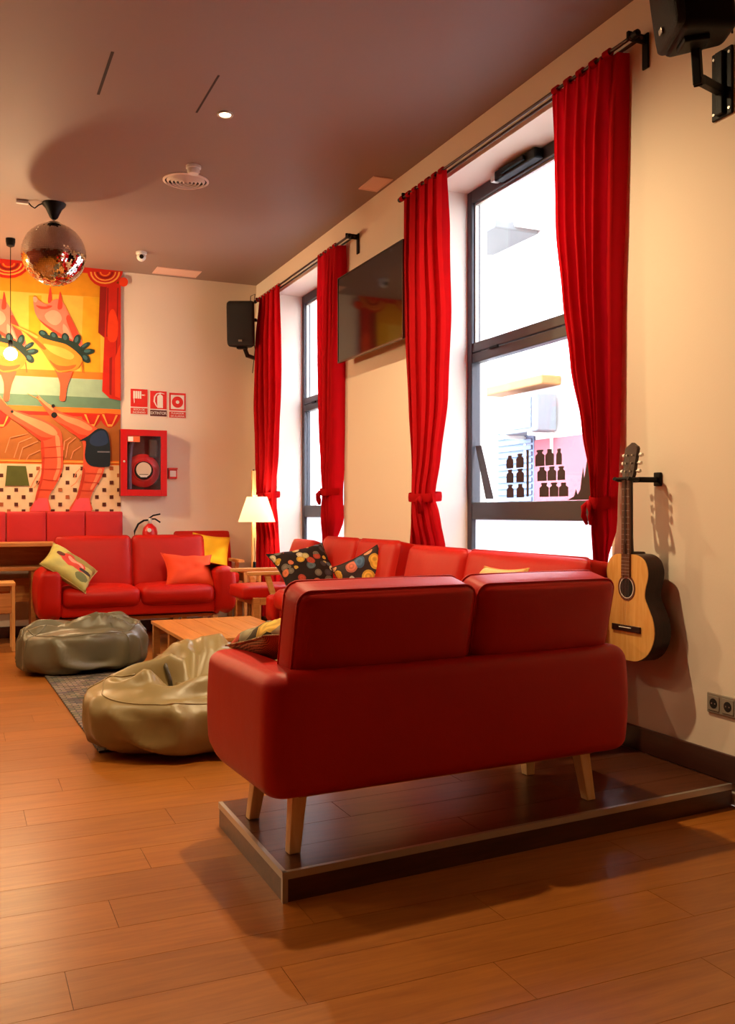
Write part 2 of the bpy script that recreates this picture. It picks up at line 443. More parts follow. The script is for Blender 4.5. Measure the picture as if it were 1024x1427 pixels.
nt.links.new(nt.nodes['Principled BSDF'].outputs[0], mx.inputs[1]); nt.links.new(tl.outputs[0], mx.inputs[2])
nt.links.new(mx.outputs[0], nt.nodes['Material Output'].inputs['Surface'])
w1, p1_, H1 = window(1, WINS[0][0], WINS[0][1], 'near tall dark framed window with frosted lower pane')
w2, p2_, H2 = window(2, WINS[1][0], WINS[1][1], 'far tall dark framed window beside the corner')
bm = bx((-0.10, 0.95, H1-0.075), (-0.036, 1.40, H1-0.012), 0.008)
box(bm, (-0.12, 1.05, H1-0.06), (-0.10, 1.30, H1-0.03), 0.004)
op = link('opener', bm, M_black, w1)
link('bracket', bx((-0.09, 1.40, H1-0.06), (-0.036, 1.46, H1-0.02), 0.004), M_steel, op)
# dark vinyl stickers on the clear pane
M_vinyl = mat('vinyl_dark', (48, 30, 26), rough=0.6)
def yz(y, z): return lambda p, d: (-0.005-d, y+p[0]-WINS[0][0], z+p[1]-SILL)
def bottle_outline(w, h, neck, hat):
    s = h-neck
    pts = [(-w/2, 0), (w/2, 0), (w/2, s*0.92), (w*0.42, s), (w*0.26, s+0.25*neck), (w*0.26, h-0.45*neck), (w*hat, h-0.40*neck), (w*hat, h-0.06*neck), (w*0.2, h),
           (-w*0.2, h), (-w*hat, h-0.06*neck), (-w*hat, h-0.40*neck), (-w*0.26, h-0.45*neck), (-w*0.26, s+0.25*neck), (-w*0.42, s), (-w/2, s*0.92)]
    return [Vector(p) for p in pts]
cols_ = [(4.985, .080), (4.870, .084), (4.655, .096), (4.555, .086), (4.462, .072)]
for r_ in range(3):
    for k, (yy, ww) in enumerate(cols_):
        yb = yy - (0.022*r_ if k >= 2 else 0.002*r_)
        hh = (0.082, 0.088, 0.098, 0.097, 0.093)[k] if r_ == 0 else (0.083, 0.084, 0.084, 0.083, 0.080)[k]
        ww2 = ww*(1.0 if k < 4 else (0.75, 1.0, 1.25)[r_])
        link('sticker', extrude_poly(bottle_outline(ww2, hh, hh*0.30, 0.27+0.05*((k+r_) % 3)), yz(yb, (1.475, 1.385, 1.29)[r_]), 0.0012), M_vinyl, p1_[1])
link('sticker', extrude_poly([Vector(p) for p in ((-.012, 0), (.012, 0), (.012, .285), (-.012, .285))], yz(4.785, 1.295), 0.0012), M_vinyl, p1_[1])
link('sticker', extrude_poly([Vector(p) for p in ((-.16, 0), (-.06, 0), (.075, .36), (.0, .36))], yz(5.335, 1.285), 0.0012), MATS['window_metal'], p1_[1])
link('sticker', extrude_poly([Vector(p) for p in ((0.02, 0), (-.04, .02), (-.06, .06), (-.075, .03), (-.10, .06), (-.11, .12), (-.125, .18), (-.135, .12), (-.16, .22), (-.19, .15), (-.24, .2), (-.28, 0))], yz(4.36, 1.268), 0.0012), M_vinyl, p1_[1])
for k, (yy, ww, hh) in enumerate(((7.95, .03, .34), (8.02, .05, .30), (8.10, .03, .36), (7.86, .05, .32), (8.2, .06, .31))):
    link('sticker', extrude_poly([Vector(p) for p in ((-ww, 0), (ww, 0), (ww*.3, hh), (-ww*.3, hh))],
         lambda p, d, yy=yy: (-0.005-d, yy+p[0]-WINS[1][0], 1.27+p[1]-SILL), 0.0012), MATS['window_metal'], p2_[1])

# ================================================================ OUTSIDE
M_plaster = mat('facade_plaster', (226, 205, 196), rough=0.9, var=0.06, scale=2)
M_facepink = mat('facade_pink', (150, 74, 78), rough=0.9)
M_faceor = mat('facade_ledge', (150, 92, 44), rough=0.8)
M_shut = mat('shutter_metal', (92, 98, 116), rough=0.6)
M_road = mat('asphalt', (120, 118, 116), rough=0.9, var=0.1)
street = structure('street', bx((WX+0.42, -8, -0.3), (30, 40, -0.05)), M_road, 'grey street outside the windows')
fb = thing('opposite_building', 'sunlit pale plaster building across the street behind the near window', 'building', (7.0, 10.0, -0.05))
link('wall', bx((0, -18, 0), (3, 22, 9.0)), M_plaster, fb)
link('wall_panel', bx((-0.02, -0.9, 0), (0, 0.34, 2.2), 0.004), M_facepink, fb)
link('ledge', bx((-0.30, -0.28, 2.86), (0, 1.15, 2.98), 0.02), M_faceor, fb)
link('cornice', bx((-0.4, -18, 4.95), (0, 22, 5.12), 0.02), M_plaster, fb)
link('canopy', bx((-0.7, 0.2, 4.9), (-0.02, 1.35, 5.02), 0.02), mat('canopy_grey', (96, 92, 88), rough=0.8), fb)
sh = link('roller_shutter', bx((-0.03, 0.30, 0.3), (0, 1.20, 2.46), 0.01), M_shut, fb)
for k in range(24):
    link('slat', bx((-0.055, 0.33, 0.36+k*0.086), (-0.03, 1.17, 0.36+k*0.086+0.062), 0.008), M_shut, sh)
link('window_panel', bx((-0.03, 0.3, 3.8), (0, 0.66, 4.28), 0.01), mat('facade_grey', (110, 106, 104)), fb)
for yy in (3.4, 6.2, 9.4):
    wp = link('window', bx((-0.04, yy, 1.1), (0, yy+1.1, 3.0), 0.01), M_shut, fb)
    link('pane', bx((-0.05, yy+0.1, 1.2), (-0.04, yy+1.0, 2.9)), M_blackgloss, wp)
ac = thing('air_conditioner', 'white outdoor air conditioner unit mounted on the building opposite', 'air conditioner', (6.98, 10.2, 2.22))
link('case', bx((-0.34, -0.46, 0), (-0.04, 0.42, 0.48), 0.02), mat('ac_case', (104, 103, 104), rough=0.6), ac)
gr = link('grille', bx((-0.352, -0.34, 0.05), (-0.34, 0.06, 0.44), 0.004), mat('ac_grey', (86, 92, 104)), ac)
for k in range(5): link('slat', bx((-0.362, -0.33, 0.075+k*0.075), (-0.352, 0.05, 0.10+k*0.075), 0.003), M_white, gr)
for yy in (-0.3, 0.3):
    bm = bx((-0.36, yy-0.02, -0.05), (0.02, yy+0.02, 0), 0.004); box(bm, (-0.02, yy-0.02, -0.3), (0.02, yy+0.02, -0.05), 0.004)
    link('bracket', bm, M_white, ac)

# ================================================================ PODIUM
pd = thing('podium', 'low dark laminate podium with steel edging under the near sofa', 'platform')
PH = 0.093
pp = [Vector(p) for p in ((0.915, 2.70), (2.884, 2.845), (2.884, 3.55), (0.915, 3.46))]
link('riser', extrude_poly(pp, lambda p, d: (p.x, p.y, d), PH-0.012), M_podium, pd)
a_ = math.atan2(0.145, 1.969)
rows_ = 4
for r_ in range(rows_):
    cuts = [0.0, (0.38, 0.66, 0.2, 0.5)[r_], 1.0]
    if r_ == 2: cuts = [0, 0.2, 0.8, 1.0]
    for c0, c1 in zip(cuts, cuts[1:]):
        def P_(u, v): return pp[0].lerp(pp[1], u).lerp(pp[3].lerp(pp[2], u), v)
        g = 0.0012
        q = [P_(c0+g/2, r_/rows_+g), P_(c1-g/2, r_/rows_+g), P_(c1-g/2, (r_+1)/rows_-g), P_(c0+g/2, (r_+1)/rows_-g)]
        link('plank', extrude_poly(q, lambda p, d: (p.x, p.y, PH-0.012+d), 0.0115), M_podium, pd)
def bar(p, q, z0, z1, out, inn, m, name):
    d = (q-p).normalized(); nrm = Vector((d.y, -d.x))
    poly = [p+nrm*out, q+nrm*out, q-nrm*inn, p-nrm*inn]
    return link(name, extrude_poly(poly, lambda v, dd: (v.x, v.y, z0+dd), z1-z0), m, pd)
bar(pp[0], pp[1], PH-0.022, PH+0.0012, 0.003, 0.012, M_steel, 'nosing_strip')
bar(pp[3], pp[0], PH-0.022, PH+0.0012, 0.003, 0.012, M_steel, 'nosing_strip')
link('corner_strip', extrude_poly([pp[0]+Vector(v) for v in ((-.004, -.004), (.014, -.003), (.014, .002), (.002, .014), (-.003, .014))], lambda p, d: (p.x, p.y, d+0.0005), PH-0.0135), M_steel, pd)

# ================================================================ SOFAS
M_legwood = wood('pale_beech', (246, 212, 156), (228, 186, 122), rough=0.4, axis='Z', fine=1.0, jitter=0.04)
def sofa(name, label, loc, rotz, W, D, zb, za, zt, seat, splits, group='red leather sofas around the coffee table', legy=None, inset=0.05, rt=0.05, puff=0.012, boff=0.0):
    t = thing(name, label, 'sofa', loc, rotz, group)
    aw, yi = 0.17, -D/2+0.12
    out = round_poly([(-W/2, -D/2), (W/2, -D/2), (W/2, D/2), (W/2-aw, D/2), (W/2-aw, yi), (-W/2+aw, yi), (-W/2+aw, D/2), (-W/2, D/2)],
                     [.075, .075, .06, .06, .02, .02, .06, .06], 6, 0.05)
    R = 0.17
    def df(q):
        s = (q.y-(D/2-R))/R
        if s > 0:
            zm = zb+R*(1-math.sqrt(max(0, 1-min(s, 1)**2)))*0.85
            q.z = zm+(q.z-zb)*(za-zm)/(za-zb)
        e = q.x/(W/2); k = (q.z-zb)/(za-zb)
        q.x += math.copysign(puff*4*k*(1-k), e) if abs(e) > 0.9 else 0
        q.y -= 0.010*4*k*(1-k) if q.y < -D/2+0.06 else 0
        return q
    link('shell', loft(out, rounded_levels(zb, za, 0.045, rt, 6, 5), df), M_red, t, 'all')
    link('seat_base', bx((-W/2+aw-0.005, yi-0.01, zb+0.03), (W/2-aw+0.005, D/2-0.06, seat-0.10), 0.02, 3), M_red, t, True)
    link('underframe', bx((-W/2+0.13, -D/2+0.08, zb-0.018), (W/2-0.13, D/2-0.16, zb+0.01), 0.004), M_oak, t)
    iw = W-2*aw; x = -W/2+aw
    for k, s in enumerate(splits):
        w = iw*s
        link('seat_cushion', softbox((w-0.006, D-0.17, 0.16), 0.055, 10, (0, 0.02, 0.028)), M_red, t, 'all', (x+w/2, 0.075, seat-0.08))
        x += w
    bw = W-inset; x = -bw/2+boff; th = math.radians(13)
    for k, s in enumerate(splits):
        w = bw*s; hgt = (zt-0.48)/math.cos(th)
        zc = (zt+0.48)/2
        o = link('back_cushion', softbox((w-0.010, 0.17, hgt), 0.045, 12, (0.004, 0.020, 0.006)), M_red, t, 'all', (x+w/2, -D/2+0.135-(zc-0.69)*math.tan(th), zc), (th, 0, 0))
        a, c = (w-0.010)/2, hgt/2
        for yy in (-0.056, 0.056):
            lp = round_poly([(-a, -c), (a, -c), (a, c), (-a, c)], 0.046, 6, 0.06)
            link('piping', tube(B(), [(v.x, yy, v.y) for v in lp+lp[:1]], 0.0042, 6, False), M_red, o, 'all')
        x += w
    ly = legy or (-D/2+0.12, D/2-0.17)
    for sx in (-1, 1):
        for k in (0, 1):
            bm = B(); r = bmesh.ops.create_cube(bm, size=1.0)
            for v in bm.verts:
                top = v.co.z > 0; hw = 0.026 if top else 0.020
                cx, cy = sx*(W/2-0.145), ly[k]
                ox, oy = (0, 0) if top else (sx*0.025, (-1 if k == 0 else 1)*0.02)
                v.co = Vector((cx+ox+math.copysign(hw, v.co.x), cy+oy+math.copysign(hw, v.co.y), zb-0.005 if top else 0.0))
            bmesh.ops.bevel(bm, geom=bm.edges[:], offset=0.004, segments=2, profile=0.5, affect='EDGES')
            link('leg', bm, M_legwood, t)
    return t
sofa('sofa', 'red leather two-seat sofa seen from behind, standing on the podium', (1.600, 3.105, PH+0.0005), math.radians(3.2), 1.47, 0.66, 0.20, 0.598, 0.865, 0.46, (0.52, 0.48), legy=(-0.20, 0.14), inset=0.15, boff=0.03)
sofa('sofa', 'red leather sofa facing us in front of the mural, parrot cushion on it', (1.47, 8.49, 0), math.radians(180), 1.66, 0.68, 0.27, 0.715, 0.972, 0.545, (0.5, 0.5), inset=0.30, rt=0.08, puff=0.03)
sofa('sofa', 'red leather sofa with its back against the near window', (2.515, 4.405, 0), math.radians(90), 1.84, 0.57, 0.25, 0.70, 0.975, 0.53, (0.60, 0.40), inset=-0.02)
sofa('sofa', 'red leather sofa below the wall television, two button print cushions', (2.49, 6.17, 0), math.radians(90), 1.44, 0.62, 0.27, 0.565, 0.995, 0.615, (0.5, 0.5), inset=0.06)

# ================================================================ WOODEN ARMCHAIRS
def armchair(label, loc, rotz, W=0.58, D=0.60, zt=1.0, seat=0.585, lean=16):
    t = thing('wooden_armchair', label, 'armchair', loc, rotz, 'wooden armchairs with red pads')
    z0 = seat-0.10; th = math.radians(lean)
    link('seat', softbox((W-0.09, D-0.02, 0.11), 0.03, 8, (0, 0, 0.012)), M_red, t, 'all', (0, 0.02, seat-0.055))
    hh = (zt-seat+0.02)/math.cos(th)
    link('backrest', softbox((W-0.02, 0.10, hh), 0.03, 8, (0, 0.012, 0)), M_red, t, 'all', (0, -D/2+0.02-hh/2*math.sin(th)+0.06, (zt+seat-0.02)/2), (th, 0, 0))
    for sx in (-1, 1):
        x = sx*(W/2-0.02)
        link('leg', bx((x-0.022, D/2-0.12, 0), (x+0.022, D/2-0.07, z0+0.01), 0.004), M_oak, t)
        link('leg', bx((x-0.022, -D/2+0.02, 0), (x+0.022, -D/2+0.07, z0+0.01), 0.004), M_oak, t)
        bm = bx((x-0.03, -D/2-0.02, seat+0.095), (x+0.03, D/2-0.02, seat+0.125), 0.006)
        link('armrest', bm, M_pine, t)
        bm = B()
        m_ = Matrix.Translation((x, D/2-0.21, seat+0.03)) @ Matrix.Rotation(math.radians(-18), 4, 'X')
        box(bm, (-0.018, -0.022, -0.11), (0.018, 0.022, 0.075), 0.004, 2, m_)
        link('arm_post', bm, M_pine, t)
        link('side_rail', bx((x-0.02, -D/2+0.07, z0-0.05), (x+0.02, D/2-0.12, z0+0.008), 0.004), M_oak, t)
    link('front_rail', bx((-W/2+0.04, D/2-0.115, z0-0.05), (W/2-0.04, D/2-0.075, z0+0.008), 0.004), M_oak, t)
    return t
armchair('wooden armchair with red pads behind the facing sofa, yellow cushion on it', (2.31, 9.16, 0), math.radians(180), 0.60, 0.50, 1.0, 0.60)
armchair('wooden armchair with red pads standing side-on beside the floor lamp', (2.44, 7.57, 0), math.radians(90), 0.54, 0.58, 0.955, 0.585, 20)

# ================================================================ COFFEE TABLE
ct = thing('coffee_table', 'low square coffee table of orange pine planks between the sofas', 'table', (1.335, 5.86, 0.0125))
TW, TD, TH = 0.78, 1.18, 0.37
M_table = wood('table_pine', (214, 146, 70), (188, 116, 46), rough=0.32, axis='Y', fine=0.8, jitter=0.10)
for k in range(5):
    link('plank', bx((k*TW/5+0.001, 0, TH-0.025), ((k+1)*TW/5-0.001, TD, TH), 0.003), M_table, ct)
for x in (0.01, TW-0.06):
    for y in (0.01, TD/2-0.025, TD-0.06): link('leg', bx((x, y, 0), (x+0.05, y+0.05, TH-0.025), 0.003), M_oak, ct)
for y in (0.015, TD-0.055): link('apron', bx((0.06, y, TH-0.10), (TW-0.06, y+0.03, TH-0.026), 0.003), M_oak, ct)
link('shelf', bx((0.03, 0.03, 0.10), (TW-0.03, TD-0.03, 0.125), 0.003), M_oak, ct)

# ================================================================ RUG
m, nt, b, L = nodes_of('rug_pattern')
tc = nt.nodes.new('ShaderNodeTexCoord'); br = nt.nodes.new('ShaderNodeTexBrick'); br.inputs['Scale'].default_value = 9
br.inputs['Color1'].default_value = lin((160, 134, 104)); br.inputs['Color2'].default_value = lin((50, 38, 36)); br.inputs['Mortar'].default_value = lin((40, 30, 28))
br.inputs['Mortar Size'].default_value = 0.04; br.inputs['Brick Width'].default_value = 0.6; br.inputs['Row Height'].default_value = 0.28
L.new(tc.outputs['Object'], br.inputs['Vector'])
vo = nt.nodes.new('ShaderNodeTexVoronoi'); vo.inputs['Scale'].default_value = 16; L.new(tc.outputs['Object'], vo.inputs['Vector'])
hs = nt.nodes.new('ShaderNodeHueSaturation'); hs.inputs['Saturation'].default_value = 0.45; hs.inputs['Value'].default_value = 0.30; L.new(vo.outputs['Color'], hs.inputs['Color'])
mx = nt.nodes.new('ShaderNodeMix'); mx.data_type = 'RGBA'; mx.inputs['Factor'].default_value = 0.18
L.new(br.outputs['Color'], mx.inputs['A']); L.new(hs.outputs['Color'], mx.inputs['B']); L.new(mx.outputs['Result'], b.inputs['Base Color'])
b.inputs['Roughness'].default_value = 0.95
rug = link('rug', bx((0, 0, 0.0005), (1.45, 2.6, 0.012), 0.004), m, None, False, (0.645, 4.75, 0), (0, 0, math.radians(1.5)))
tag(rug, 'flat rug with small dark patchwork pattern under the beanbags', 'rug')

# ================================================================ BEANBAGS
def beanbag(label, cx, cy, rx, ry, H, expo, bumps, creases, seed, seams, strap, M_bag, rot=0.0):
    t = thing('beanbag', label, 'beanbag', (cx, cy, 0), rot, 'olive beanbags on the rug')
    NS, NT = 56, 128
    def pos(s, a):
        # s 0..1 from the bottom centre over the rim to the top centre
        ph = -PI/2+PI*s
        cr, sr = math.cos(ph), math.sin(ph)
        rho = abs(cr)**(2/expo); zz = math.copysign(abs(sr)**(2/expo), sr)
        x, y = rho*math.cos(a)*rx, rho*math.sin(a)*ry
        w = 1+0.05*math.sin(2*a+seed)+0.035*math.sin(3*a+seed*2)
        x *= w; y *= w
        z = (zz+1)/2*H*0.82
        up = max(0.0, min(1.0, (s-0.42)/0.25)); up = up*up*(3-2*up)
        for bxx, byy, bs, bh in bumps:
            z += up*bh*math.exp(-(((x-bxx)**2+(y-byy)**2)/(bs*bs)))
        for (ax, ay, ex, ey, wd, dp) in creases:
            dx, dy = ex-ax, ey-ay; l2 = dx*dx+dy*dy
            k = max(0, min(1, ((x-ax)*dx+(y-ay)*dy)/l2)); dd = math.hypot(x-ax-k*dx, y-ay-k*dy)
            fall = math.sin(PI*min(1, max(0, 0.12+0.76*k)))
            z += up*dp*fall*(-math.exp(-(dd/wd)**2)+0.55*math.exp(-((dd-2.0*wd)/(wd*0.9))**2))
        q = Vector((x, y, z))
        nv = noise.noise(Vector((x*3+seed, y*3, z*3)))*0.030
        rid = 1-abs(noise.noise(Vector((a*2.2+seed, s*3.0+a*0.6, seed))))*2
        side = math.exp(-((s-0.45)/0.28)**2)
        d = Vector((x, y, (z-H*0.4)*1.4)); d = d.normalized() if d.length > 1e-6 else Vector((0, 0, 1))
        q += d*(nv + side*0.05*max(0, rid-0.2))
        q += d*(0.016*noise.noise(Vector((x*8+seed, y*8, z*10)))*up + 0.010*noise.noise(Vector((a*3.5+z*9, z*5, seed)))*(1-up))
        q.z = max(q.z, 0.0) if s > 0.02 else 0.0
        return q
    bm = B(); rings = []
    for i in range(1, NS): rings.append([bm.verts.new(pos(i/NS, 2*PI*k/NT)) for k in range(NT)])
    for r0, r1 in zip(rings, rings[1:]):
        for k in range(NT): bm.faces.new((r0[k], r0[(k+1) % NT], r1[(k+1) % NT], r1[k]))
    bm.faces.new(rings[0][::-1]); bm.faces.new(rings[-1])
    zmin = min(v.co.z for v in bm.verts)
    for v in bm.verts: v.co.z += 0.013-zmin if rot == 0 or True else 0
    link('bag', bm, M_bag, t, 'all')
    for a in seams:
        pts = [pos(0.06+0.80*k/50, a)*1.0 + Vector((0, 0, 0.013-zmin)) for k in range(51)]
        link('seam', tube(B(), pts, 0.0045, 6), M_bag, t, 'all')
    pts = [pos(0.70, 2*PI*k/120)+Vector((0, 0, 0.013-zmin)) for k in range(121)]
    link('seam', tube(B(), pts, 0.0045, 6), M_bag, t, 'all')
    if strap:
        sx, sy = strap
        z = max((v for v in (pos(0.80, math.atan2(sy/ry, sx/rx)).z,)))
        bm = B()
        for k in range(5):
            a = k*1.25+seed
            pts = [(sx+0.02*math.cos(a), sy+0.02*math.sin(a), z-0.05), (sx+0.05*math.cos(a), sy+0.05*math.sin(a), z+0.035), (sx+0.10*math.cos(a+.3), sy+0.08*math.sin(a+.3), z+0.03), (sx+0.13*math.cos(a+.5), sy+0.10*math.sin(a+.5), z-0.03)]
            tube(bm, [tuple(v) for v in pts], [0.018, 0.022, 0.02, 0.012], 8)
        link('gathered_knot', bm, M_bag, t, 'all')
        link('handle', tube(B(), [(sx-0.14+0.01*math.cos(k), sy+0.05+0.012*k, z+0.01+0.11*math.sin(PI*k/8)) for k in range(9)], 0.011, 8), M_oldark, t, 'all')
    return t
M_oldark = leather('olive_leather_dark', (72, 62, 42), rough=0.45)
beanbag('golden olive leather beanbag in front, right behind the near sofa arm', 1.22, 4.79, 0.585, 0.47, 0.36, 4.0,
        [(0.02, 0.30, 0.27, 0.20), (-0.44, 0.12, 0.20, 0.08), (0.40, 0.18, 0.28, 0.13)], [(-0.46, 0.04, -0.16, -0.03, 0.035, 0.07), (-0.22, -0.08, 0.22, -0.08, 0.06, 0.14), (-0.22, 0.34, -0.12, 0.02, 0.03, 0.035), (-0.05, 0.06, -0.02, 0.30, 0.02, 0.018), (0.12, 0.04, 0.2, 0.34, 0.025, 0.022), (-0.3, -0.3, -0.05, -0.26, 0.03, 0.015)],
        1.7, (2.95, 4.62, 5.7), (-0.08, -0.06), M_olive)
beanbag('flatter grey olive beanbag farther back, beside the coffee table', 0.860, 7.34, 0.47, 0.36, 0.39, 4.4,
        [(0.30, 0.14, 0.15, 0.07), (-0.2, 0.17, 0.2, 0.03)], [(-0.10, -0.10, 0.33, -0.12, 0.03, 0.20), (-0.42, -0.02, -0.12, -0.08, 0.04, 0.08), (0.1, 0.1, 0.36, 0.02, 0.03, 0.06)],
        4.2, (3.75, 5.35), None, M_olive2)

# ================================================================ CURTAINS AND RODS
def curtain(label, rows, tie_z, folds, seed, tie_side, wall_side):
    """rows: (height, far edge, near edge) along the wall"""
    ymid = (rows[-1][1]+rows[-1][2])/2
    t = thing('curtain', label, 'curtain', (2.80, ymid, 0), 0, 'red window curtains')
    NV, NU = 60, folds*12
    z_top, z_bot = rows[0][0], rows[-1][0]
    def at(z):
        for (za, a0, a1), (zb, b0, b1) in zip(rows, rows[1:]):
            if za >= z >= zb:
                k = (za-z)/(za-zb); k = k*k*(3-2*k)*0.5+k*0.5
                f0, f1 = a0+(b0-a0)*k, a1+(b1-a1)*k
                return (f0, f1*1.022) if wall_side > 0 else (f0*1.018, f1)
        return (rows[-1][1], rows[-1][2]*1.022) if wall_side > 0 else (rows[-1][1]*1.018, rows[-1][2])
    bm = B(); grid = []; tie_rows = []
    for j in range(NV+1):
        z = z_top+(z_bot-z_top)*j/NV; y0, y1 = at(z); w = y0-y1
        near_tie = math.exp(-((z-tie_z)/0.22)**2)
        amp = (0.040 if z > tie_z else 0.036)*(1-0.35*near_tie)*min(1.0, 0.35+0.65*(z_top-z)/0.35)
        low = max(0.0, min(1.0, (1.12-z)/0.15)); amp *= 1-0.5*low
        r = []
        for i in range(NU+1):
            u = i/NU
            ph = 2*PI*folds*u+3.2*noise.noise(Vector((u*2.2, z*0.45, seed)))
            mod = 0.7+0.6*noise.noise(Vector((u*4.3+seed, z*0.5, 2.0)))
            dx = amp*mod*math.sin(ph)+0.010*(1-0.6*low)*math.sin(2*ph+1+seed)
            dy = w/folds*0.16*math.sin(2*ph+0.6)
            belly = -0.03*near_tie*math.sin(PI*u)+0.052*low
            wu = u if wall_side > 0 else 1-u
            belly += (0.068-0.052*low)*max(0.0, (wu-0.78)/0.22)**2
            r.append(bm.verts.new((dx+belly, (y0+(y1-y0)*u)*(1+0.0186*low)+dy*min(1, 4*u*(1-u)*3)-ymid, z)))
        grid.append(r); tie_rows.append([tuple(v.co) for v in r])
    for j in range(NV):
        for i in range(NU): bm.faces.new((grid[j][i], grid[j][i+1], grid[j+1][i+1], grid[j+1][i]))
    link('drape', bm, M_curt, t, 'all')
    jt = min(range(NV+1), key=lambda j: abs(z_top+(z_bot-z_top)*j/NV-tie_z))
    xs = [c[0] for c in tie_rows[jt]]; ys_ = [c[1] for c in tie_rows[jt]]
    cx, hx = (min(xs)+max(xs))/2, (max(xs)-min(xs))/2+0.006; cy, hw = (min(ys_)+max(ys_))/2, (max(ys_)-min(ys_))/2*0.94
    def sq(c): return math.copysign(abs(c)**0.6, c)
    ring = [(cx+hx*sq(math.cos(2*PI*k/40)), cy+hw*sq(math.sin(2*PI*k/40)), tie_z+0.010*math.sin(2*PI*k/40+1)) for k in range(41)]
    bm = B(); rr = [[bm.verts.new((x, y, z+dz)) for x, y, z in ring[:-1]] for dz in (-0.028, -0.024, 0.0, 0.024, 0.028)]
    for lv, sc_ in ((0, 0.985), (4, 0.985), (2, 1.02)):
        for v in rr[lv]: v.co.x = cx+(v.co.x-cx)*sc_; v.co.y = cy+(v.co.y-cy)*sc_
    for a, b_ in zip(rr, rr[1:]):
        for k in range(40): bm.faces.new((a[k], a[(k+1) % 40], b_[(k+1) % 40], b_[k]))
    link('tieback', bm, M_curt, t, 'all')
    by = cy+tie_side*hw*0.45; fx0 = cx-hx+0.066-0.002
    bm = B()
    for s_ in (-1, 1):
        tube(bm, [(fx0-0.066, by, tie_z), (fx0-0.078, by+s_*0.022, tie_z-0.025), (fx0-0.074, by+s_*0.026, tie_z-0.07), (fx0-0.066, by+s_*0.012, tie_z-0.11)], [0.010, 0.014, 0.014, 0.007], 8)
    link('tie_bow', bm, M_curt, t, 'all')
    # tabs round the rod
    y0, y1 = at(z_top); n = max(3, int((y0-y1)/0.09))
    for k in range(n):
        yy = y1+(y0-y1)*(k+0.5)/n-ymid
        bm = B(); pr = [(0.019*math.cos(2*PI*q/12), 0.019*math.sin(2*PI*q/12)) for q in range(12)]
        lathe_pts = [[bm.verts.new((px_-0.0, yy+s_*0.022, z_top+0.002+pz)) for px_, pz in pr] for s_ in (-1, 1)]
        for q in range(12): bm.faces.new((lathe_pts[0][q], lathe_pts[0][(q+1) % 12], lathe_pts[1][(q+1) % 12], lathe_pts[1][q]))
        link('tab', bm, M_curt, t, 'all')
    return t
curtain('red curtain nearest the corner and the floor lamp, tied low', [(3.355, 8.93, 8.363), (2.85, 9.05, 8.342), (2.29, 9.09, 8.342), (1.72, 9.0, 8.42), (1.37, 8.90, 8.50), (1.09, 9.0, 8.41), (0.66, 9.05, 8.34), (0.14, 9.05, 8.32)], 1.37, 5, 1.0, -1, -1)
curtain('red curtain just beyond the wall television, tied low', [(3.355, 7.35, 6.76), (2.93, 7.334, 6.80), (2.46, 7.317, 6.83), (1.87, 7.283, 6.837), (1.576, 7.233, 6.852), (1.37, 7.184, 6.86), (1.165, 7.233, 6.85), (0.9, 7.25, 6.84), (0.14, 7.28, 6.80)], 1.37, 5, 2.3, 1, 1)
curtain('red curtain between the television and the near window, knotted', [(3.355, 5.663, 5.11), (2.90, 5.66, 5.087), (2.43, 5.63, 5.05), (1.92, 5.565, 5.096), (1.55, 5.512, 5.19), (1.30, 5.491, 5.255), (1.17, 5.522, 5.18), (0.96, 5.533, 5.10), (0.14, 5.55, 5.06)], 1.30, 5, 3.7, -1, -1)
curtain('largest red curtain, gathered to the wall beside the guitar', [(3.355, 3.985, 3.40), (2.99, 3.972, 3.416), (2.64, 3.96, 3.426), (2.29, 3.904, 3.441), (1.94, 3.825, 3.446), (1.59, 3.715, 3.451), (1.38, 3.637, 3.456), (1.25, 3.610, 3.462), (1.11, 3.62, 3.462), (0.99, 3.626, 3.467), (0.14, 3.65, 3.46)], 1.25, 6, 5.1, 1, 1)
M_rod = mat('rod_metal', (70, 52, 46), rough=0.4, metal=0.6)
def rod(label, y0, y1):
    t = thing('curtain_rod', label, 'curtain rod', (2.80, y0, 3.357), 0, 'curtain rods')
    link('rod', tube(B(), [(0, 0, 0), (0, y1-y0, 0)], 0.0095, 10), M_rod, t, True)
    link('rod', tube(B(), [(0.06, 0, 0.012), (0.06, y1-y0, 0.012)], 0.0085, 10), M_rod, t, True)
    for yy in (0.012, y1-y0-0.012):
        bm = bx((-0.012, yy-0.008, -0.008), (0.095, yy+0.008, 0.032), 0.003); box(bm, (0.088, yy-0.02, -0.12), (0.0985, yy+0.02, 0.04), 0.003)
        link('bracket', bm, M_black, t)
        lathe(bm := B(), [(0.004, -0.026), (0.016, -0.018), (0.018, 0), (0.016, 0.018), (0.004, 0.026)], 12, (0, -0.03 if yy < 0.1 else y1-y0+0.03, 0), 'Y')
        link('finial', bm, M_black, t, True)
rod('dark double curtain rod above the near window', 3.36, 5.72)
rod('dark double curtain rod above the far window', 6.70, 9.12)

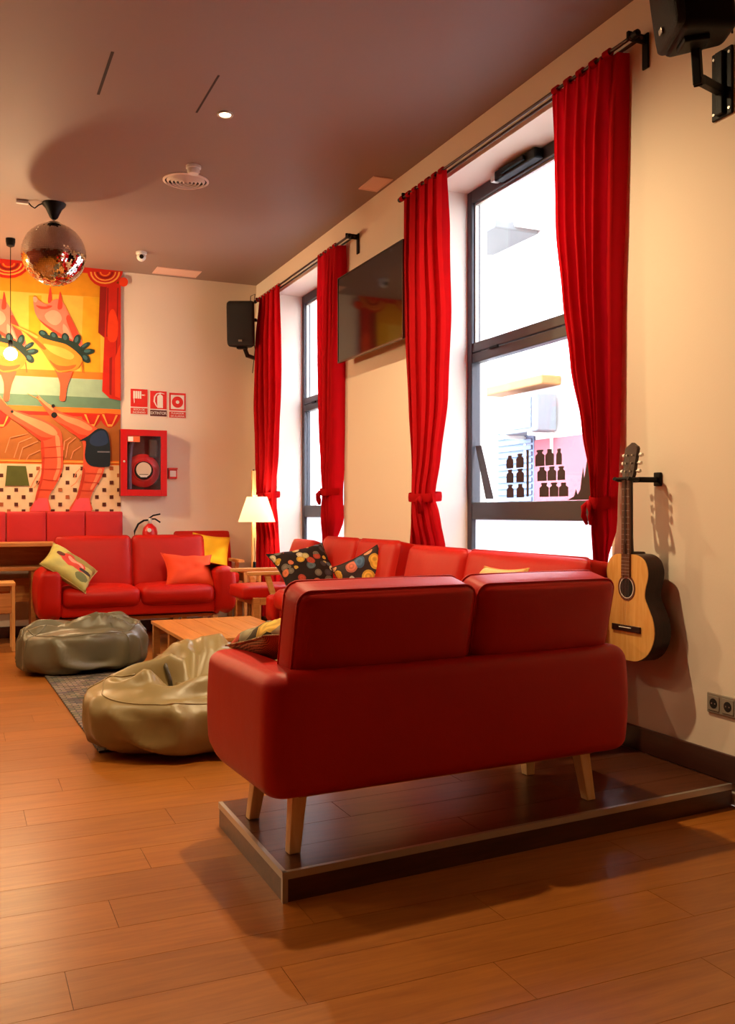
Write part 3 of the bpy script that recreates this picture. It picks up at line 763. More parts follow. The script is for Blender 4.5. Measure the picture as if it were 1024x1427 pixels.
# ================================================================ TELEVISION
tv = thing('television', 'large black flat television mounted high on the right wall', 'television', (2.80, 6.28, 2.73))
link('back_case', bx((0.0, -0.57, -0.32), (0.035, 0.57, 0.32), 0.008), M_black, tv)
link('screen', bx((-0.012, -0.584, -0.330), (-0.001, 0.584, 0.330), 0.002), M_blackgloss, tv)
bm = bx((-0.016, -0.592, -0.338), (0.004, -0.584, 0.338)); box(bm, (-0.016, 0.584, -0.338), (0.004, 0.592, 0.338))
box(bm, (-0.016, -0.584, 0.330), (0.004, 0.584, 0.338)); box(bm, (-0.016, -0.584, -0.342), (0.004, 0.584, -0.330))
link('bezel', bm, mat('tv_bezel', (92, 80, 74), rough=0.25, metal=0.8), tv)
bm = bx((0.035, -0.2, -0.18), (0.085, 0.2, 0.18), 0.004); box(bm, (0.085, -0.26, -0.22), (0.0995, 0.26, 0.22), 0.003)
link('wall_mount', bm, M_black, tv)

# ================================================================ GUITAR
gt = thing('guitar', 'acoustic guitar with spruce top hanging on the right wall', 'guitar', (2.75, 3.325, 0.535))
M_spruce = wood('spruce_top', (236, 182, 104), (222, 160, 80), rough=0.25, axis='Z', fine=2.0, coat=0.4, jitter=0.0)
M_maho = wood('mahogany', (52, 22, 15), (34, 13, 10), rough=0.35, axis='Z', fine=1.5, coat=0.0, spec=0.3, jitter=0.0)
M_rose = wood('rosewood', (112, 62, 38), (80, 42, 26), rough=0.4, axis='Z', fine=2.0, jitter=0.0)
half = [(0.0, 0.0), (0.075, 0.006), (0.14, 0.045), (0.178, 0.115), (0.174, 0.185), (0.142, 0.245), (0.120, 0.285), (0.121, 0.325), (0.136, 0.370), (0.138, 0.410), (0.118, 0.452), (0.075, 0.474), (0.03, 0.478)]
body = half + [(-x, z) for x, z in half[::-1] if x > 0]
bo = catmull(body, 3)
def gx(p, d): return (d, p[0], p[1])
link('body', extrude_poly(bo, gx, 0.088), M_maho, gt, True)
link('soundboard', extrude_poly([Vector((p[0]*0.995, 0.239+(p[1]-0.239)*0.995)) for p in bo], lambda p, d: (-0.004+d, p[0], p[1]), 0.0042), M_spruce, gt)
def disc(r, y, z, x0, x1, m, name, r_in=0.0, par=gt, seg=28):
    bm = B()
    if r_in:
        lathe(bm, [(r_in, x0), (r, x0), (r, x1), (r_in, x1)], seg, (0, y, z), 'X')
        bmesh.ops.delete(bm, geom=[f for f in bm.faces if len(f.verts) > 4], context='FACES_ONLY')
    else: lathe(bm, [(r, x0), (r, x1)], seg, (0, y, z), 'X')
    return link(name, bm, m, par)
disc(0.043, 0, 0.325, -0.0052, -0.0040, mat('soundhole', (14, 8, 6), rough=0.9), 'soundhole')
disc(0.058, 0, 0.325, -0.0056, -0.0041, M_rose, 'rosette', 0.047)
disc(0.0475, 0, 0.325, -0.0058, -0.0041, M_signwhite, 'rosette_ring', 0.044)
brd = link('bridge', bx((-0.012, -0.095, 0.130), (-0.004, 0.095, 0.158), 0.002), mat('bridge_wood', (40, 18, 12), rough=0.4), gt)
link('saddle', bx((-0.0165, -0.040, 0.146), (-0.012, 0.040, 0.1495), 0.0008), M_signwhite, brd)
fbx = [Vector((-0.028, 0.375)), Vector((0.028, 0.375)), Vector((0.025, 0.805)), Vector((-0.025, 0.805))]
fbo = link('fretboard', extrude_poly(fbx, lambda p, d: (-0.012+d, p[0], p[1]), 0.009), M_rose, gt)
for k in range(18):
    z = 0.805-0.65*(1-2**(-(k+1)/12.0))
    if z < 0.38: break
    link('fret', bx((-0.0135, -0.0262, z-0.0009), (-0.0118, 0.0262, z+0.0009)), M_steel, fbo)
bm = B(); tube(bm, [(0.006, 0, 0.478), (0.006, 0, 0.55), (0.006, 0, 0.815)], [0.024, 0.021, 0.020], 12)
box(bm, (0.0, -0.028, 0.43), (0.085, 0.028, 0.487), 0.01, 3)
link('neck', bm, M_maho, gt, True)
hd = [(-0.026, 0.0), (0.026, 0.0), (0.036, 0.03), (0.040, 0.145), (0.034, 0.155), (0.018, 0.163), (0.0, 0.174), (-0.018, 0.163), (-0.034, 0.155), (-0.040, 0.145), (-0.036, 0.03)]
hm = link('headstock', extrude_poly([Vector(p) for p in hd], lambda p, d: (-0.003+d+0.16*p[1], p[0], 0.803+p[1]), 0.018), M_maho, gt)
for k in range(3):
    for s_ in (-1, 1):
        z = 0.848+k*0.036
        bm = B(); tube(bm, [(0.012+0.16*(z-0.803), s_*0.030, z), (0.012+0.16*(z-0.803), s_*0.050, z)], 0.004, 8)
        tube(bm, [(0.012+0.16*(z-0.803), s_*0.050, z), (0.012+0.16*(z-0.803), s_*0.064, z)], [0.010, 0.008], 10)
        link('tuning_peg', bm, M_signwhite, hm, True)
        link('tuning_post', lathe(B(), [(0.004, 0.0), (0.004, -0.010)], 8, (0.16*(z-0.803), s_*0.018, z), 'X'), M_steel, hm)
for k in range(6):
    y = -0.021+k*0.0084
    link('string', tube(B(), [(-0.0145, y*1.3, 0.148), (-0.0142, y, 0.806), (0.002, (0.018 if y > 0 else -0.018), 0.85+0.036*(k % 3))], 0.0006, 4), M_steel, gt)
gh = thing('guitar_hanger', 'black forked wall hanger holding the guitar neck', 'wall hanger', (2.90, 3.29, 1.345))
link('wall_plate', bx((-0.014, -0.022, -0.028), (-0.0005, 0.022, 0.034), 0.004), M_black, gh)
bm = B(); tube(bm, [(-0.02, 0, 0.0), (-0.10, 0.01, 0.0), (-0.118, 0.035, 0.0)], 0.013, 10); link('arm', bm, M_black, gh, True)
for s_ in (-1, 1):
    link('fork', tube(B(), [(-0.112, 0.035, 0.0), (-0.13, 0.035+s_*0.046, 0.0), (-0.165, 0.035+s_*0.048, 0.0), (-0.185, 0.035+s_*0.044, 0.005)], 0.009, 8), M_black, gh, True)
link('latch', tube(B(), [(-0.178, -0.02, 0.004), (-0.178, 0.095, 0.004)], 0.007, 8), M_black, gh, True)

# ================================================================ WALL SOCKETS
so = thing('wall_socket', 'grey multi-gang wall socket low on the right wall', 'socket', (WX, 2.87, 0.40))
M_sock = mat('socket_grey', (150, 140, 126), rough=0.4)
link('frame', bx((-0.009, -0.125, -0.042), (-0.0005, 0.120, 0.042), 0.004), M_sock, so)
for k in range(3):
    yy = 0.080-k*0.078
    g_ = link('socket_insert', bx((-0.012, yy-0.031, -0.031), (-0.009, yy+0.031, 0.031), 0.002), M_sock, so)
    disc(0.021, yy, 0, -0.0126, -0.0119, mat('socket_dark', (30, 26, 24), rough=0.6), 'recess', par=g_)
    for s_ in (-1, 1): disc(0.003, yy+s_*0.009, 0, -0.0134, -0.0126, M_steel, 'contact', par=g_, seg=8)

# ================================================================ LOUDSPEAKERS
def speaker(label, loc, face, tilt, size=(0.29, 0.27, 0.45), blabel=None, plate=None, armpts=None, cable=None):
    W, D, H = size
    ang = math.atan2(face[1], face[0])-PI/2          # local +Y is the front
    t = thing('loudspeaker', label, 'loudspeaker', loc, ang, 'wall loudspeakers'); t.rotation_euler = (tilt, 0, ang)
    out = round_poly([(-W/2, D/2-0.03), (-W*0.30, -D/2), (W*0.30, -D/2), (W/2, D/2-0.03)][::1], [0.03, 0.04, 0.04, 0.03], 4)
    link('cabinet', loft(out, rounded_levels(-H/2, H/2, 0.03, 0.03, 4, 2)), M_black, t, True)
    link('grille', softbox((W-0.015, 0.06, H-0.02), 0.028, 8, (0, 0.012, 0)), mat('speaker_grille', (24, 22, 22), rough=0.6, bump=0.8, bscale=500), t, 'all', (0, D/2-0.035, 0))
    link('badge', bx((-0.018, D/2+0.004, -H/2+0.045), (0.018, D/2+0.0095, -H/2+0.065), 0.002), M_steel, t)
    link('handle_recess', bx((-W/2-0.002, -0.06, 0.03), (-W/2+0.06, 0.02, 0.06), 0.006), M_black, t)
    link('foot', bx((-0.05, -0.03, -H/2-0.02), (0.05, 0.07, -H/2+0.002), 0.006), M_black, t)
    b_ = thing('speaker_bracket', blabel, 'wall bracket', plate, 0, 'speaker brackets')
    bm = bx((-0.012, -0.055, -0.14), (-0.0005, 0.055, 0.14), 0.004); box(bm, (-0.03, -0.02, -0.13), (-0.012, 0.02, 0.13), 0.004)
    link('wall_plate', bm, M_black, b_)
    for sy in (-1, 1):
        for sz in (-1, 1): disc(0.006, sy*0.042, sz*0.115, -0.0155, -0.0118, M_steel, 'screw', par=b_, seg=10)
    pts = [Vector(p)-Vector(plate) for p in armpts]
    bm = B()
    for p, q in zip(pts, pts[1:]):
        d = q-p; m_ = Matrix.Translation((p+q)/2) @ d.to_track_quat('Z', 'Y').to_matrix().to_4x4()
        box(bm, (-0.017, -0.017, -d.length/2-0.012), (0.017, 0.017, d.length/2+0.012), 0.004, 2, m_)
    link('arm', bm, M_black, b_)
    if cable:
        c = [Vector(p)-Vector(plate) for p in cable]
        link('cable', tube(B(), c, 0.004, 6), M_black, b_, True)
    return t
speaker('big black loudspeaker hanging nearest, above the socket and guitar', (2.565, 2.735, 3.225), (-0.90, 0.43), math.radians(-7), (0.28, 0.26, 0.45),
        'black bracket plate on the right wall under the near loudspeaker', (WX, 2.905, 2.97), [(2.885, 2.905, 2.94), (2.68, 2.80, 2.90), (2.63, 2.765, 2.87), (2.61, 2.755, 2.99)],
        [(2.71, 2.70, 3.15), (2.78, 2.74, 3.08), (2.80, 2.76, 3.13), (2.79, 2.76, 3.18), (2.89, 2.80, 3.2)])
speaker('small black loudspeaker high in the far corner by the curtain', (2.62, 9.02, 3.085), (-0.42, -0.90), math.radians(-6), (0.29, 0.26, 0.45),
        'black bracket in the far corner under the small loudspeaker', (WX, 9.34, 2.82), [(2.885, 9.34, 2.80), (2.70, 9.10, 2.79), (2.655, 9.05, 2.86)],
        [(2.73, 9.12, 3.15), (2.82, 9.32, 3.25), (2.85, 9.33, 3.48), (2.80, 9.32, 3.45), (2.79, 9.31, 3.3), (2.85, 9.33, 2.9), (2.82, 9.32, 2.65)])

# ================================================================ CEILING FITTINGS
M_lampon = emitter('downlight_glow', (1.0, 0.80, 0.50), 60.0)
for k, (x, y, p) in enumerate(SPOTS):
    lab = ('recessed round ceiling downlight, lit, above the seating', 'ceiling downlight over the near sofa, just above the frame', 'ceiling downlight left of the frame, above the beanbags',
           'ceiling downlight left of the frame, level with the near sofa', 'ceiling downlight left of the camera', 'farthest left ceiling downlight above the seating row', 'farthest left ceiling downlight beside the camera')[k]
    t = thing('downlight', lab, 'ceiling lamp', (x, y, WH), 0, 'ceiling downlights')
    bm = B(); lathe(bm, [(0.034, -0.001), (0.050, -0.001), (0.048, -0.009), (0.036, -0.009)], 24)
    bmesh.ops.delete(bm, geom=[f for f in bm.faces if len(f.verts) > 4], context='FACES_ONLY'); link('trim_ring', bm, M_steel, t, True)
    link('lens', lathe(B(), [(0.034, -0.001), (0.034, -0.005)], 20), M_lampon, t)
    ld = bpy.data.lights.new('downlight_lamp', 'SPOT'); ld.energy = SPOT_W*p; ld.color = WARM; ld.shadow_soft_size = 0.035
    ld.spot_size = math.radians(162); ld.spot_blend = 0.85
    lo = bpy.data.objects.new('downlight_lamp', ld); COL.objects.link(lo); lo.parent = t; lo.location = (0, 0, -0.03)
vt = thing('air_vent', 'round white ceiling air diffuser with concentric rings', 'air vent', (1.515, 6.66, WH))
M_vent = mat('vent_paint', (240, 222, 208), rough=0.5)
bm = B(); lathe(bm, [(0.146, -0.0005), (0.165, -0.0005), (0.165, -0.006), (0.150, -0.012)], 40)
bmesh.ops.delete(bm, geom=[f for f in bm.faces if len(f.verts) > 4], context='FACES_ONLY'); link('flange', bm, M_vent, vt, True)
link('backing', lathe(B(), [(0.150, -0.0004), (0.150, -0.002)], 40), mat('vent_dark', (60, 44, 38), rough=0.8), vt)
for k in range(5):
    r = 0.132-k*0.027
    bm = B(); lathe(bm, [(r, -0.003), (r+0.006, -0.003), (r-0.006, -0.022), (r-0.012, -0.020)], 40)
    bmesh.ops.delete(bm, geom=[f for f in bm.faces if len(f.verts) > 4], context='FACES_ONLY'); link('ring', bm, M_vent, vt, True)
sd = thing('smoke_detector', 'small white round smoke detector on the ceiling beside the vent', 'smoke detector', (1.50, 6.36, WH))
link('base', lathe(B(), [(0.052, -0.0005), (0.052, -0.018), (0.046, -0.02)], 28), M_white, sd, True)
link('head', lathe(B(), [(0.042, -0.018), (0.044, -0.040), (0.034, -0.055), (0.012, -0.060)], 28), M_white, sd, True)
sc = thing('security_camera', 'small white dome security camera on the ceiling near the far wall', 'camera', (1.556, 8.66, WH))
link('base', lathe(B(), [(0.050, -0.0005), (0.050, -0.02), (0.044, -0.025)], 24), M_white, sc, True)
bm = B(); bmesh.ops.create_uvsphere(bm, u_segments=20, v_segments=12, radius=0.042, matrix=Matrix.Translation((0, 0, -0.045))); link('ball', bm, M_white, sc, True)
link('lens', lathe(B(), [(0.020, -0.046), (0.020, -0.034), (0.012, -0.030)], 16, (-0.006, 0, -0.052), 'Y'), M_blackgloss, sc, True)
M_panel = mat('panel_paint', (226, 186, 170), rough=0.6)
for x0, x1, y0, y1, lab in ((1.79, 2.23, 9.10, 9.36, 'pale rectangular ceiling panel close to the far wall'), (2.72, 2.87, 6.02, 6.30, 'pale ceiling panel close to the right wall above the curtain rod')):
    t = thing('ceiling_panel', lab, 'panel', ((x0+x1)/2, (y0+y1)/2, WH), 0, 'pale ceiling panels')
    a, b_ = (x1-x0)/2, (y1-y0)/2
    link('plate', bx((-a+0.012, -b_+0.012, -0.006), (a-0.012, b_-0.012, -0.0005), 0.002), M_panel, t)
    bm = bx((-a, -b_, -0.008), (-a+0.012, b_, -0.0005)); box(bm, (a-0.012, -b_, -0.008), (a, b_, -0.0005)); box(bm, (-a+0.012, -b_, -0.008), (a-0.012, -b_+0.012, -0.0005)); box(bm, (-a+0.012, b_-0.012, -0.008), (a-0.012, b_, -0.0005))
    link('frame', bm, M_panel, t)
M_slot = mat('slot_dark', (52, 34, 28), rough=0.8)
for x, y0, y1, w, lab in ((0.742, 4.95, 5.49, 0.008, 'dark linear slot in the ceiling, farther left'), (1.315, 4.98, 5.50, 0.006, 'thin dark linear slot in the ceiling beside the downlight')):
    o = link('ceiling_slot', bx((-w, 0, -0.002), (w, y1-y0, -0.0003), 0.0005), M_slot, None, False, (x, y0, WH)); tag(o, lab, 'slot', 'ceiling slots')

# ================================================================ DISCO BALL
db = thing('disco_ball', 'mirrored disco ball hanging below a black motor in front of the mural', 'disco ball', (0.690, 7.58, 3.205))
R = 0.242
bm = B(); bmesh.ops.create_uvsphere(bm, u_segments=48, v_segments=32, radius=R-0.004); link('core', bm, mat('ball_core', (40, 36, 34), rough=0.6), db, True)
M_mirror = mat('mirror_tile', (236, 226, 214), rough=0.05, metal=1.0)
bm = B(); ts = 0.0135; nr = int(PI*R/ts); rnd = random.Random(3)
for i in range(1, nr):
    ph = PI*i/nr; n = max(4, int(2*PI*R*math.sin(ph)/ts))
    for k in range(n):
        a = 2*PI*k/n
        nv = Vector((math.sin(ph)*math.cos(a), math.sin(ph)*math.sin(a), math.cos(ph)))
        t1 = Vector((-math.sin(a), math.cos(a), 0)); t2 = nv.cross(t1)
        j1, j2 = rnd.gauss(0, 0.035), rnd.gauss(0, 0.035); h = ts*0.46; c = nv*R
        vs_ = []
        for sx, sy in ((-1, -1), (1, -1), (1, 1), (-1, 1)):
            vs_.append(bm.verts.new(c+t1*sx*h+t2*sy*h+nv*(sx*j1+sy*j2)*h))
        bm.faces.new(vs_)
o = link('mirror_tiles', bm, M_mirror, db); o['kind'] = 'stuff'
link('cap', lathe(B(), [(0.05, R-0.012), (0.045, R+0.008), (0.012, R+0.014)], 20), M_steel, db, True)
link('chain', tube(B(), [(0, 0, R+0.01), (0, 0, 0.30)], 0.006, 8), M_steel, db)
link('motor', lathe(B(), [(0.012, 0.270), (0.03, 0.285), (0.062, 0.355), (0.086, 0.380), (0.090, 0.3945)], 24), M_black, db, True)
link('cable', tube(B(), [(-0.085, 0, 0.385), (-0.11, 0.0, 0.372), (-0.14, 0.01, 0.345), (-0.165, 0.015, 0.36), (-0.185, 0.02, 0.385)], 0.005, 8), M_black, db, True)
link('plug', bx((-0.275, 0.0, 0.370), (-0.185, 0.035, 0.3945), 0.005), M_white, db)

# ================================================================ PENDANT LAMPS (one in view, its neighbours left of the frame)
M_bulb = emitter('bulb_glow', (1.0, 0.70, 0.38), BULB_E)
for k, (x, y) in enumerate(((0.430, 8.70), (-1.20, 8.70), (-2.8, 8.70))):
    lab = 'bare glowing bulb on a long black cord in front of the mural' if k == 0 else 'bare glowing bulb on a cord, next left of the frame' if k == 1 else 'bare glowing bulb on a cord, farthest left'
    t = thing('pendant_lamp', lab, 'pendant lamp', (x, y, WH), 0, 'bare bulb pendant lamps')
    link('ceiling_rose', lathe(B(), [(0.040, -0.0005), (0.040, -0.03), (0.033, -0.065), (0.012, -0.075)], 20), M_black, t, True)
    link('cord', tube(B(), [(0, 0, -0.07), (0, 0, -0.90)], 0.0035, 6), M_black, t)
    link('socket', lathe(B(), [(0.012, -0.89), (0.02, -0.90), (0.02, -0.95), (0.017, -0.962)], 16), M_black, t, True)
    bm = B(); bmesh.ops.create_uvsphere(bm, u_segments=24, v_segments=16, radius=0.055, matrix=Matrix.Translation((0, 0, -1.012))); link('bulb', bm, M_bulb, t, True)

# ================================================================ FLOOR LAMP
fl = thing('floor_lamp', 'wooden floor lamp with white cone shade in the far corner', 'lamp', (2.625, 8.64, 0))
link('base', bx((-0.13, -0.13, 0), (0.13, 0.13, 0.025), 0.004), M_pine, fl)
link('post', bx((-0.018, -0.018, 0.025), (0.018, 0.018, 1.60), 0.003), M_pinez, fl)
link('top_pin', lathe(B(), [(0.010, 1.60), (0.012, 1.607), (0.006, 1.612)], 10), M_black, fl, True)
M_shade = cloth('shade_fabric', (250, 240, 222), translucent=0.75)
bm = B(); rr = []
for r, z in ((0.180, 1.105), (0.097, 1.345), (0.094, 1.345), (0.177, 1.105)): rr.append([bm.verts.new((r*math.cos(2*PI*k/40), -0.11+r*math.sin(2*PI*k/40), z)) for k in range(40)])
for a, b_ in zip(rr, rr[1:]):
    for k in range(40): bm.faces.new((a[k], a[(k+1) % 40], b_[(k+1) % 40], b_[k]))
link('lamp_shade', bm, M_shade, fl, True)
link('arm', tube(B(), [(0, 0.0, 1.36), (0, -0.11, 1.36), (0, -0.11, 1.30)], 0.006, 8), M_steel, fl, True)
link('switch', bx((-0.012, -0.042, 0.66), (0.012, -0.018, 0.72), 0.003), M_black, fl)
link('switch_cord', tube(B(), [(0, -0.03, 0.72), (0.002, -0.04, 0.80), (0, -0.022, 0.95)], 0.003, 6), M_black, fl)
bm = B(); bmesh.ops.create_uvsphere(bm, u_segments=20, v_segments=12, radius=0.035, matrix=Matrix.Translation((0, -0.11, 1.25))); link('bulb', bm, emitter('lamp_bulb', (1.0, 0.80, 0.52), 420.0), fl, True)

# ================================================================ SIDE TABLE, COUNTER, STOOL, BENCH BACK
st = thing('side_table', 'small square wooden side table between the two armchairs', 'table', (2.725, 9.15, 0))
link('table_top', bx((-0.10, -0.2, 0.585), (0.075, 0.2, 0.61), 0.004), M_pine, st)
for sx in (-0.085, 0.06):
    for sy in (-0.18, 0.18): link('leg', bx((sx-0.015, sy-0.015, 0), (sx+0.015, sy+0.015, 0.585), 0.003), M_pinez, st)
link('drawer', bx((-0.08, -0.19, 0.50), (0.055, 0.18, 0.585), 0.003), M_oak, st)

bb = thing('wall_bench_back', 'long red padded back panel along the mural wall', 'bench', (0, WY, 0))
x = 1.505; k = 0
while x > -3.0:
    w = 0.36
    link('pad', softbox((w-0.004, 0.07, 0.36), 0.016, 8, (0, 0.008, 0)), leather('bench_red', (190, 22, 24), rough=0.6), bb, 'all', (x-w/2, -0.046, 1.025)); x -= w
ctr = thing('wooden_counter', 'long wooden counter with open shelf in front of the red bench back', 'counter', (0, 8.92, 0))
link('counter_top', bx((-2.6, 0, 0.885), (1.42, 0.42, 0.92), 0.004), M_oak, ctr)
link('shelf', bx((-2.6, 0.03, 0.665), (1.40, 0.41, 0.70), 0.004), M_oak, ctr)
link('back_board', bx((-2.6, 0.38, 0.70), (1.40, 0.405, 0.885), 0.003), M_oak, ctr)
for x in (-2.6, -1.2, 0.62, 1.36): link('leg', bx((x, 0.05, 0), (x+0.04, 0.40, 0.665), 0.003), M_oak, ctr)
link('lower_board', bx((-2.5, 0.30, 0.36), (1.36, 0.33, 0.58), 0.003), M_oak, ctr)
for k, x in enumerate((0.30, -0.6)):
    s_ = thing('wooden_stool', 'square pine stool at the left edge under the counter' if k == 0 else 'square pine stool left of the frame', 'stool', (x, 8.66, 0), 0, 'pine stools')
    link('seat', bx((-0.16, -0.16, 0.565), (0.16, 0.16, 0.592), 0.004), M_pine, s_)
    for sx in (-1, 1):
        for sy in (-1, 1): link('leg', bx((sx*0.144-0.014, sy*0.144-0.014, 0), (sx*0.144+0.014, sy*0.144+0.014, 0.565), 0.003), M_pinez, s_)
    for sy in (-1, 1): link('side_board', bx((-0.130, sy*0.144-0.008, 0.33), (0.130, sy*0.144+0.008, 0.50), 0.003), M_oak, s_)

# ================================================================ SAFETY SIGNS
def sign(label, x0, x1, z0, z1, cap_col, lines, picto):
    t = thing('safety_sign', label, 'sign', ((x0+x1)/2, WY, (z0+z1)/2), 0, 'red safety signs'); w, h = (x1-x0)/2, (z1-z0)/2
    cap = -h+h*0.52
    link('plate', bx((-w, -0.004, -h), (w, -0.0005, h), 0.001), M_signwhite, t)
    link('field', bx((-w+0.003, -0.0055, cap+0.008), (w-0.003, -0.004, h-0.003)), M_signred, t)
    cp = link('caption', bx((-w+0.003, -0.0055, -h+0.003), (w-0.003, -0.004, cap-0.002)), cap_col, t)
    for k, s in enumerate(lines):
        n = len(lines); zc = (-h+cap)/2+((n-1)/2-k)*0.029
        o = link('lettering', text_mesh(s, 0.040 if n == 1 else 0.026), M_signwhite, cp, False, (0, -0.0062, zc), (PI/2, 0, 0))
        bbx = max(v.co.x for v in o.data.vertices)-min(v.co.x for v in o.data.vertices)
        f_ = min(1.0, (2*w-0.014)/bbx); o.scale = (f_, 1, 1)
    picto(t, w, cap, h)
def fx(p, d): return (p[0], -0.0056-d, p[1])
def flat(t, pts, m=None, name='pictogram', lift=0.0): return link(name, extrude_poly([Vector(p) for p in pts], lambda p, d: (p[0], -0.0056-d-lift, p[1]), 0.001), m or M_signwhite, t)
def circ(cx, cz, r, n=24): return [(cx+r*math.cos(2*PI*k/n), cz+r*math.sin(2*PI*k/n)) for k in range(n)]
def p_hose(t, w, c, h):
    for k in range(4): flat(t, [(-0.058+k*0.021, 0.03), (-0.041+k*0.021, 0.03), (-0.041+k*0.021, 0.105), (-0.058+k*0.021, 0.105)])
    flat(t, [(0.026, 0.062), (0.055, 0.062), (0.055, 0.072), (0.026, 0.072)]); flat(t, [(-0.055, 0.03), (-0.047, 0.03), (-0.044, -0.01), (-0.050, -0.02)])
    flat(t, [(0.052, 0.052), (0.068, 0.067), (0.052, 0.082)], mat('sign_orange', (240, 120, 60)))
def p_ext(t, w, c, h):
    flat(t, [(-0.012, c+0.02), (0.045, c+0.02), (0.045, 0.075), (0.036, 0.088), (0.02, 0.094), (0.0, 0.088), (-0.012, 0.075)])
    flat(t, [(0.008, 0.094), (0.022, 0.094), (0.022, 0.104), (0.06, 0.098), (0.06, 0.104), (0.02, 0.114), (-0.02, 0.104), (-0.045, 0.07), (-0.05, 0.02), (-0.02, c+0.03), (-0.012, c+0.03), (-0.035, 0.02), (-0.032, 0.065), (-0.012, 0.096), (0.008, 0.102)])
def p_btn(t, w, c, h):
    z = (c+h)/2; flat(t, [(-0.068, z-0.072), (0.068, z-0.072), (0.068, z+0.072), (-0.068, z+0.072)])
    flat(t, circ(0, z, 0.058), M_signred, lift=0.0012); flat(t, circ(0, z, 0.018, 14), M_signwhite, lift=0.0024)
M_caporange = mat('caption_red', (214, 60, 44), rough=0.5); M_capdark = mat('caption_dark', (92, 34, 24), rough=0.5)
sign('red sign with hose reel symbol, leftmost above the hose cabinet', 1.588, 1.762, 2.182, 2.440, M_caporange, ['BOCA DE', 'INCENDIO'], p_hose)
sign('red sign with extinguisher symbol and EXTINTOR caption, middle', 1.782, 1.955, 2.168, 2.430, M_capdark, ['EXTINTOR'], p_ext)
sign('red sign with alarm button symbol, rightmost of three', 1.974, 2.150, 2.160, 2.420, M_caporange, ['PULSADOR', 'DE ALARMA'], p_btn)

# ================================================================ HOSE CABINET
hc = thing('hose_reel_cabinet', 'red glazed fire hose reel cabinet on the far wall', 'hose cabinet', (1.706, WY, 1.690))
W2, H2_, DP = 0.228, 0.330, 0.10
bm = bx((-W2, -0.01, -H2_), (W2, -0.0005, H2_)); 
for a, b_ in (((-W2, -DP, -H2_), (-W2+0.012, -0.01, H2_)), ((W2-0.012, -DP, -H2_), (W2, -0.01, H2_)), ((-W2+0.012, -DP, -H2_), (W2-0.012, -0.01, -H2_+0.012)), ((-W2+0.012, -DP, H2_-0.012), (W2-0.012, -0.01, H2_))): box(bm, a, b_)
link('case', bm, mat('case_inside', (96, 16, 14), rough=0.6), hc)
bm = B(); e = 0.062
for a, b_ in (((-W2, -DP-0.012, -H2_), (-W2+e, -DP, H2_)), ((W2-e, -DP-0.012, -H2_), (W2, -DP, H2_)), ((-W2+e, -DP-0.012, -H2_), (W2-e, -DP, -H2_+e)), ((-W2+e, -DP-0.012, H2_-e), (W2-e, -DP, H2_))): box(bm, a, b_, 0.002)
dr = link('door', bm, M_firered, hc)
link('knob', lathe(B(), [(0.010, -DP-0.012), (0.011, -DP-0.020), (0.006, -DP-0.024)], 14, (-W2+0.032, 0, 0.01), 'Y'), M_white, dr, True)
link('pane', bx((-W2+e, -DP-0.007, -H2_+e), (W2-e, -DP-0.004, H2_-e)), glass('cabinet_glass', (0.97, 0.97, 0.97), 0.015), dr)
link('notice', bx((-W2+e+0.004, -DP-0.0085, H2_-e-0.062), (-W2+e+0.125, -DP-0.007, H2_-e-0.004)), mat('notice_orange', (236, 110, 60)), dr)
link('notice_symbol', bx((-W2+e+0.010, -DP-0.0095, H2_-e-0.056), (-W2+e+0.058, -DP-0.0085, H2_-e-0.010)), M_signwhite, dr)
rl = link('reel', lathe(B(), [(0.165, -0.03), (0.168, -0.04), (0.160, -0.048), (0.11, -0.060), (0.10, -0.078), (0.02, -0.080)], 40, (0.0, 0, -0.075), 'Y'), mat('reel_red', (200, 24, 28), rough=0.35), hc, True)
link('hub', lathe(B(), [(0.092, -0.078), (0.092, -0.088), (0.088, -0.089)], 32, (0.0, 0, -0.075), 'Y'), M_black, rl, True)
link('hub_label', lathe(B(), [(0.075, -0.089), (0.075, -0.0905)], 32, (0.0, 0, -0.068), 'Y'), mat('label_cream', (228, 206, 178)), rl)
for k in range(3): link('label_line', bx((-0.045+k*0.006, -0.0915, -0.118-k*0.012), (0.045-k*0.006, -0.0905, -0.112-k*0.012)), M_signwhite if k else M_black, rl)
link('hose', tube(B(), [(-0.13, -0.05, -0.26), (-0.135, -0.06, 0.0), (-0.12, -0.06, 0.16), (-0.10, -0.05, 0.22)], 0.020, 10), mat('hose_grey', (120, 96, 120), rough=0.4), hc, True)
link('valve', bx((0.06, -0.07, 0.06), (0.14, -0.02, 0.24), 0.01), mat('valve_dark', (70, 52, 40)), hc)

ab = thing('alarm_call_point', 'small red alarm call point right of the hose cabinet', 'alarm button', (2.005, WY, 1.590))
link('box', bx((-0.045, -0.05, -0.052), (0.045, -0.0005, 0.052), 0.006), M_firered, ab)
link('cover', bx((-0.030, -0.056, -0.032), (0.032, -0.05, 0.030), 0.002), M_signwhite, ab)
link('lid', bx((-0.049, -0.06, 0.040), (0.049, -0.01, 0.060), 0.004), mat('lid_red', (214, 70, 60), rough=0.3), ab)

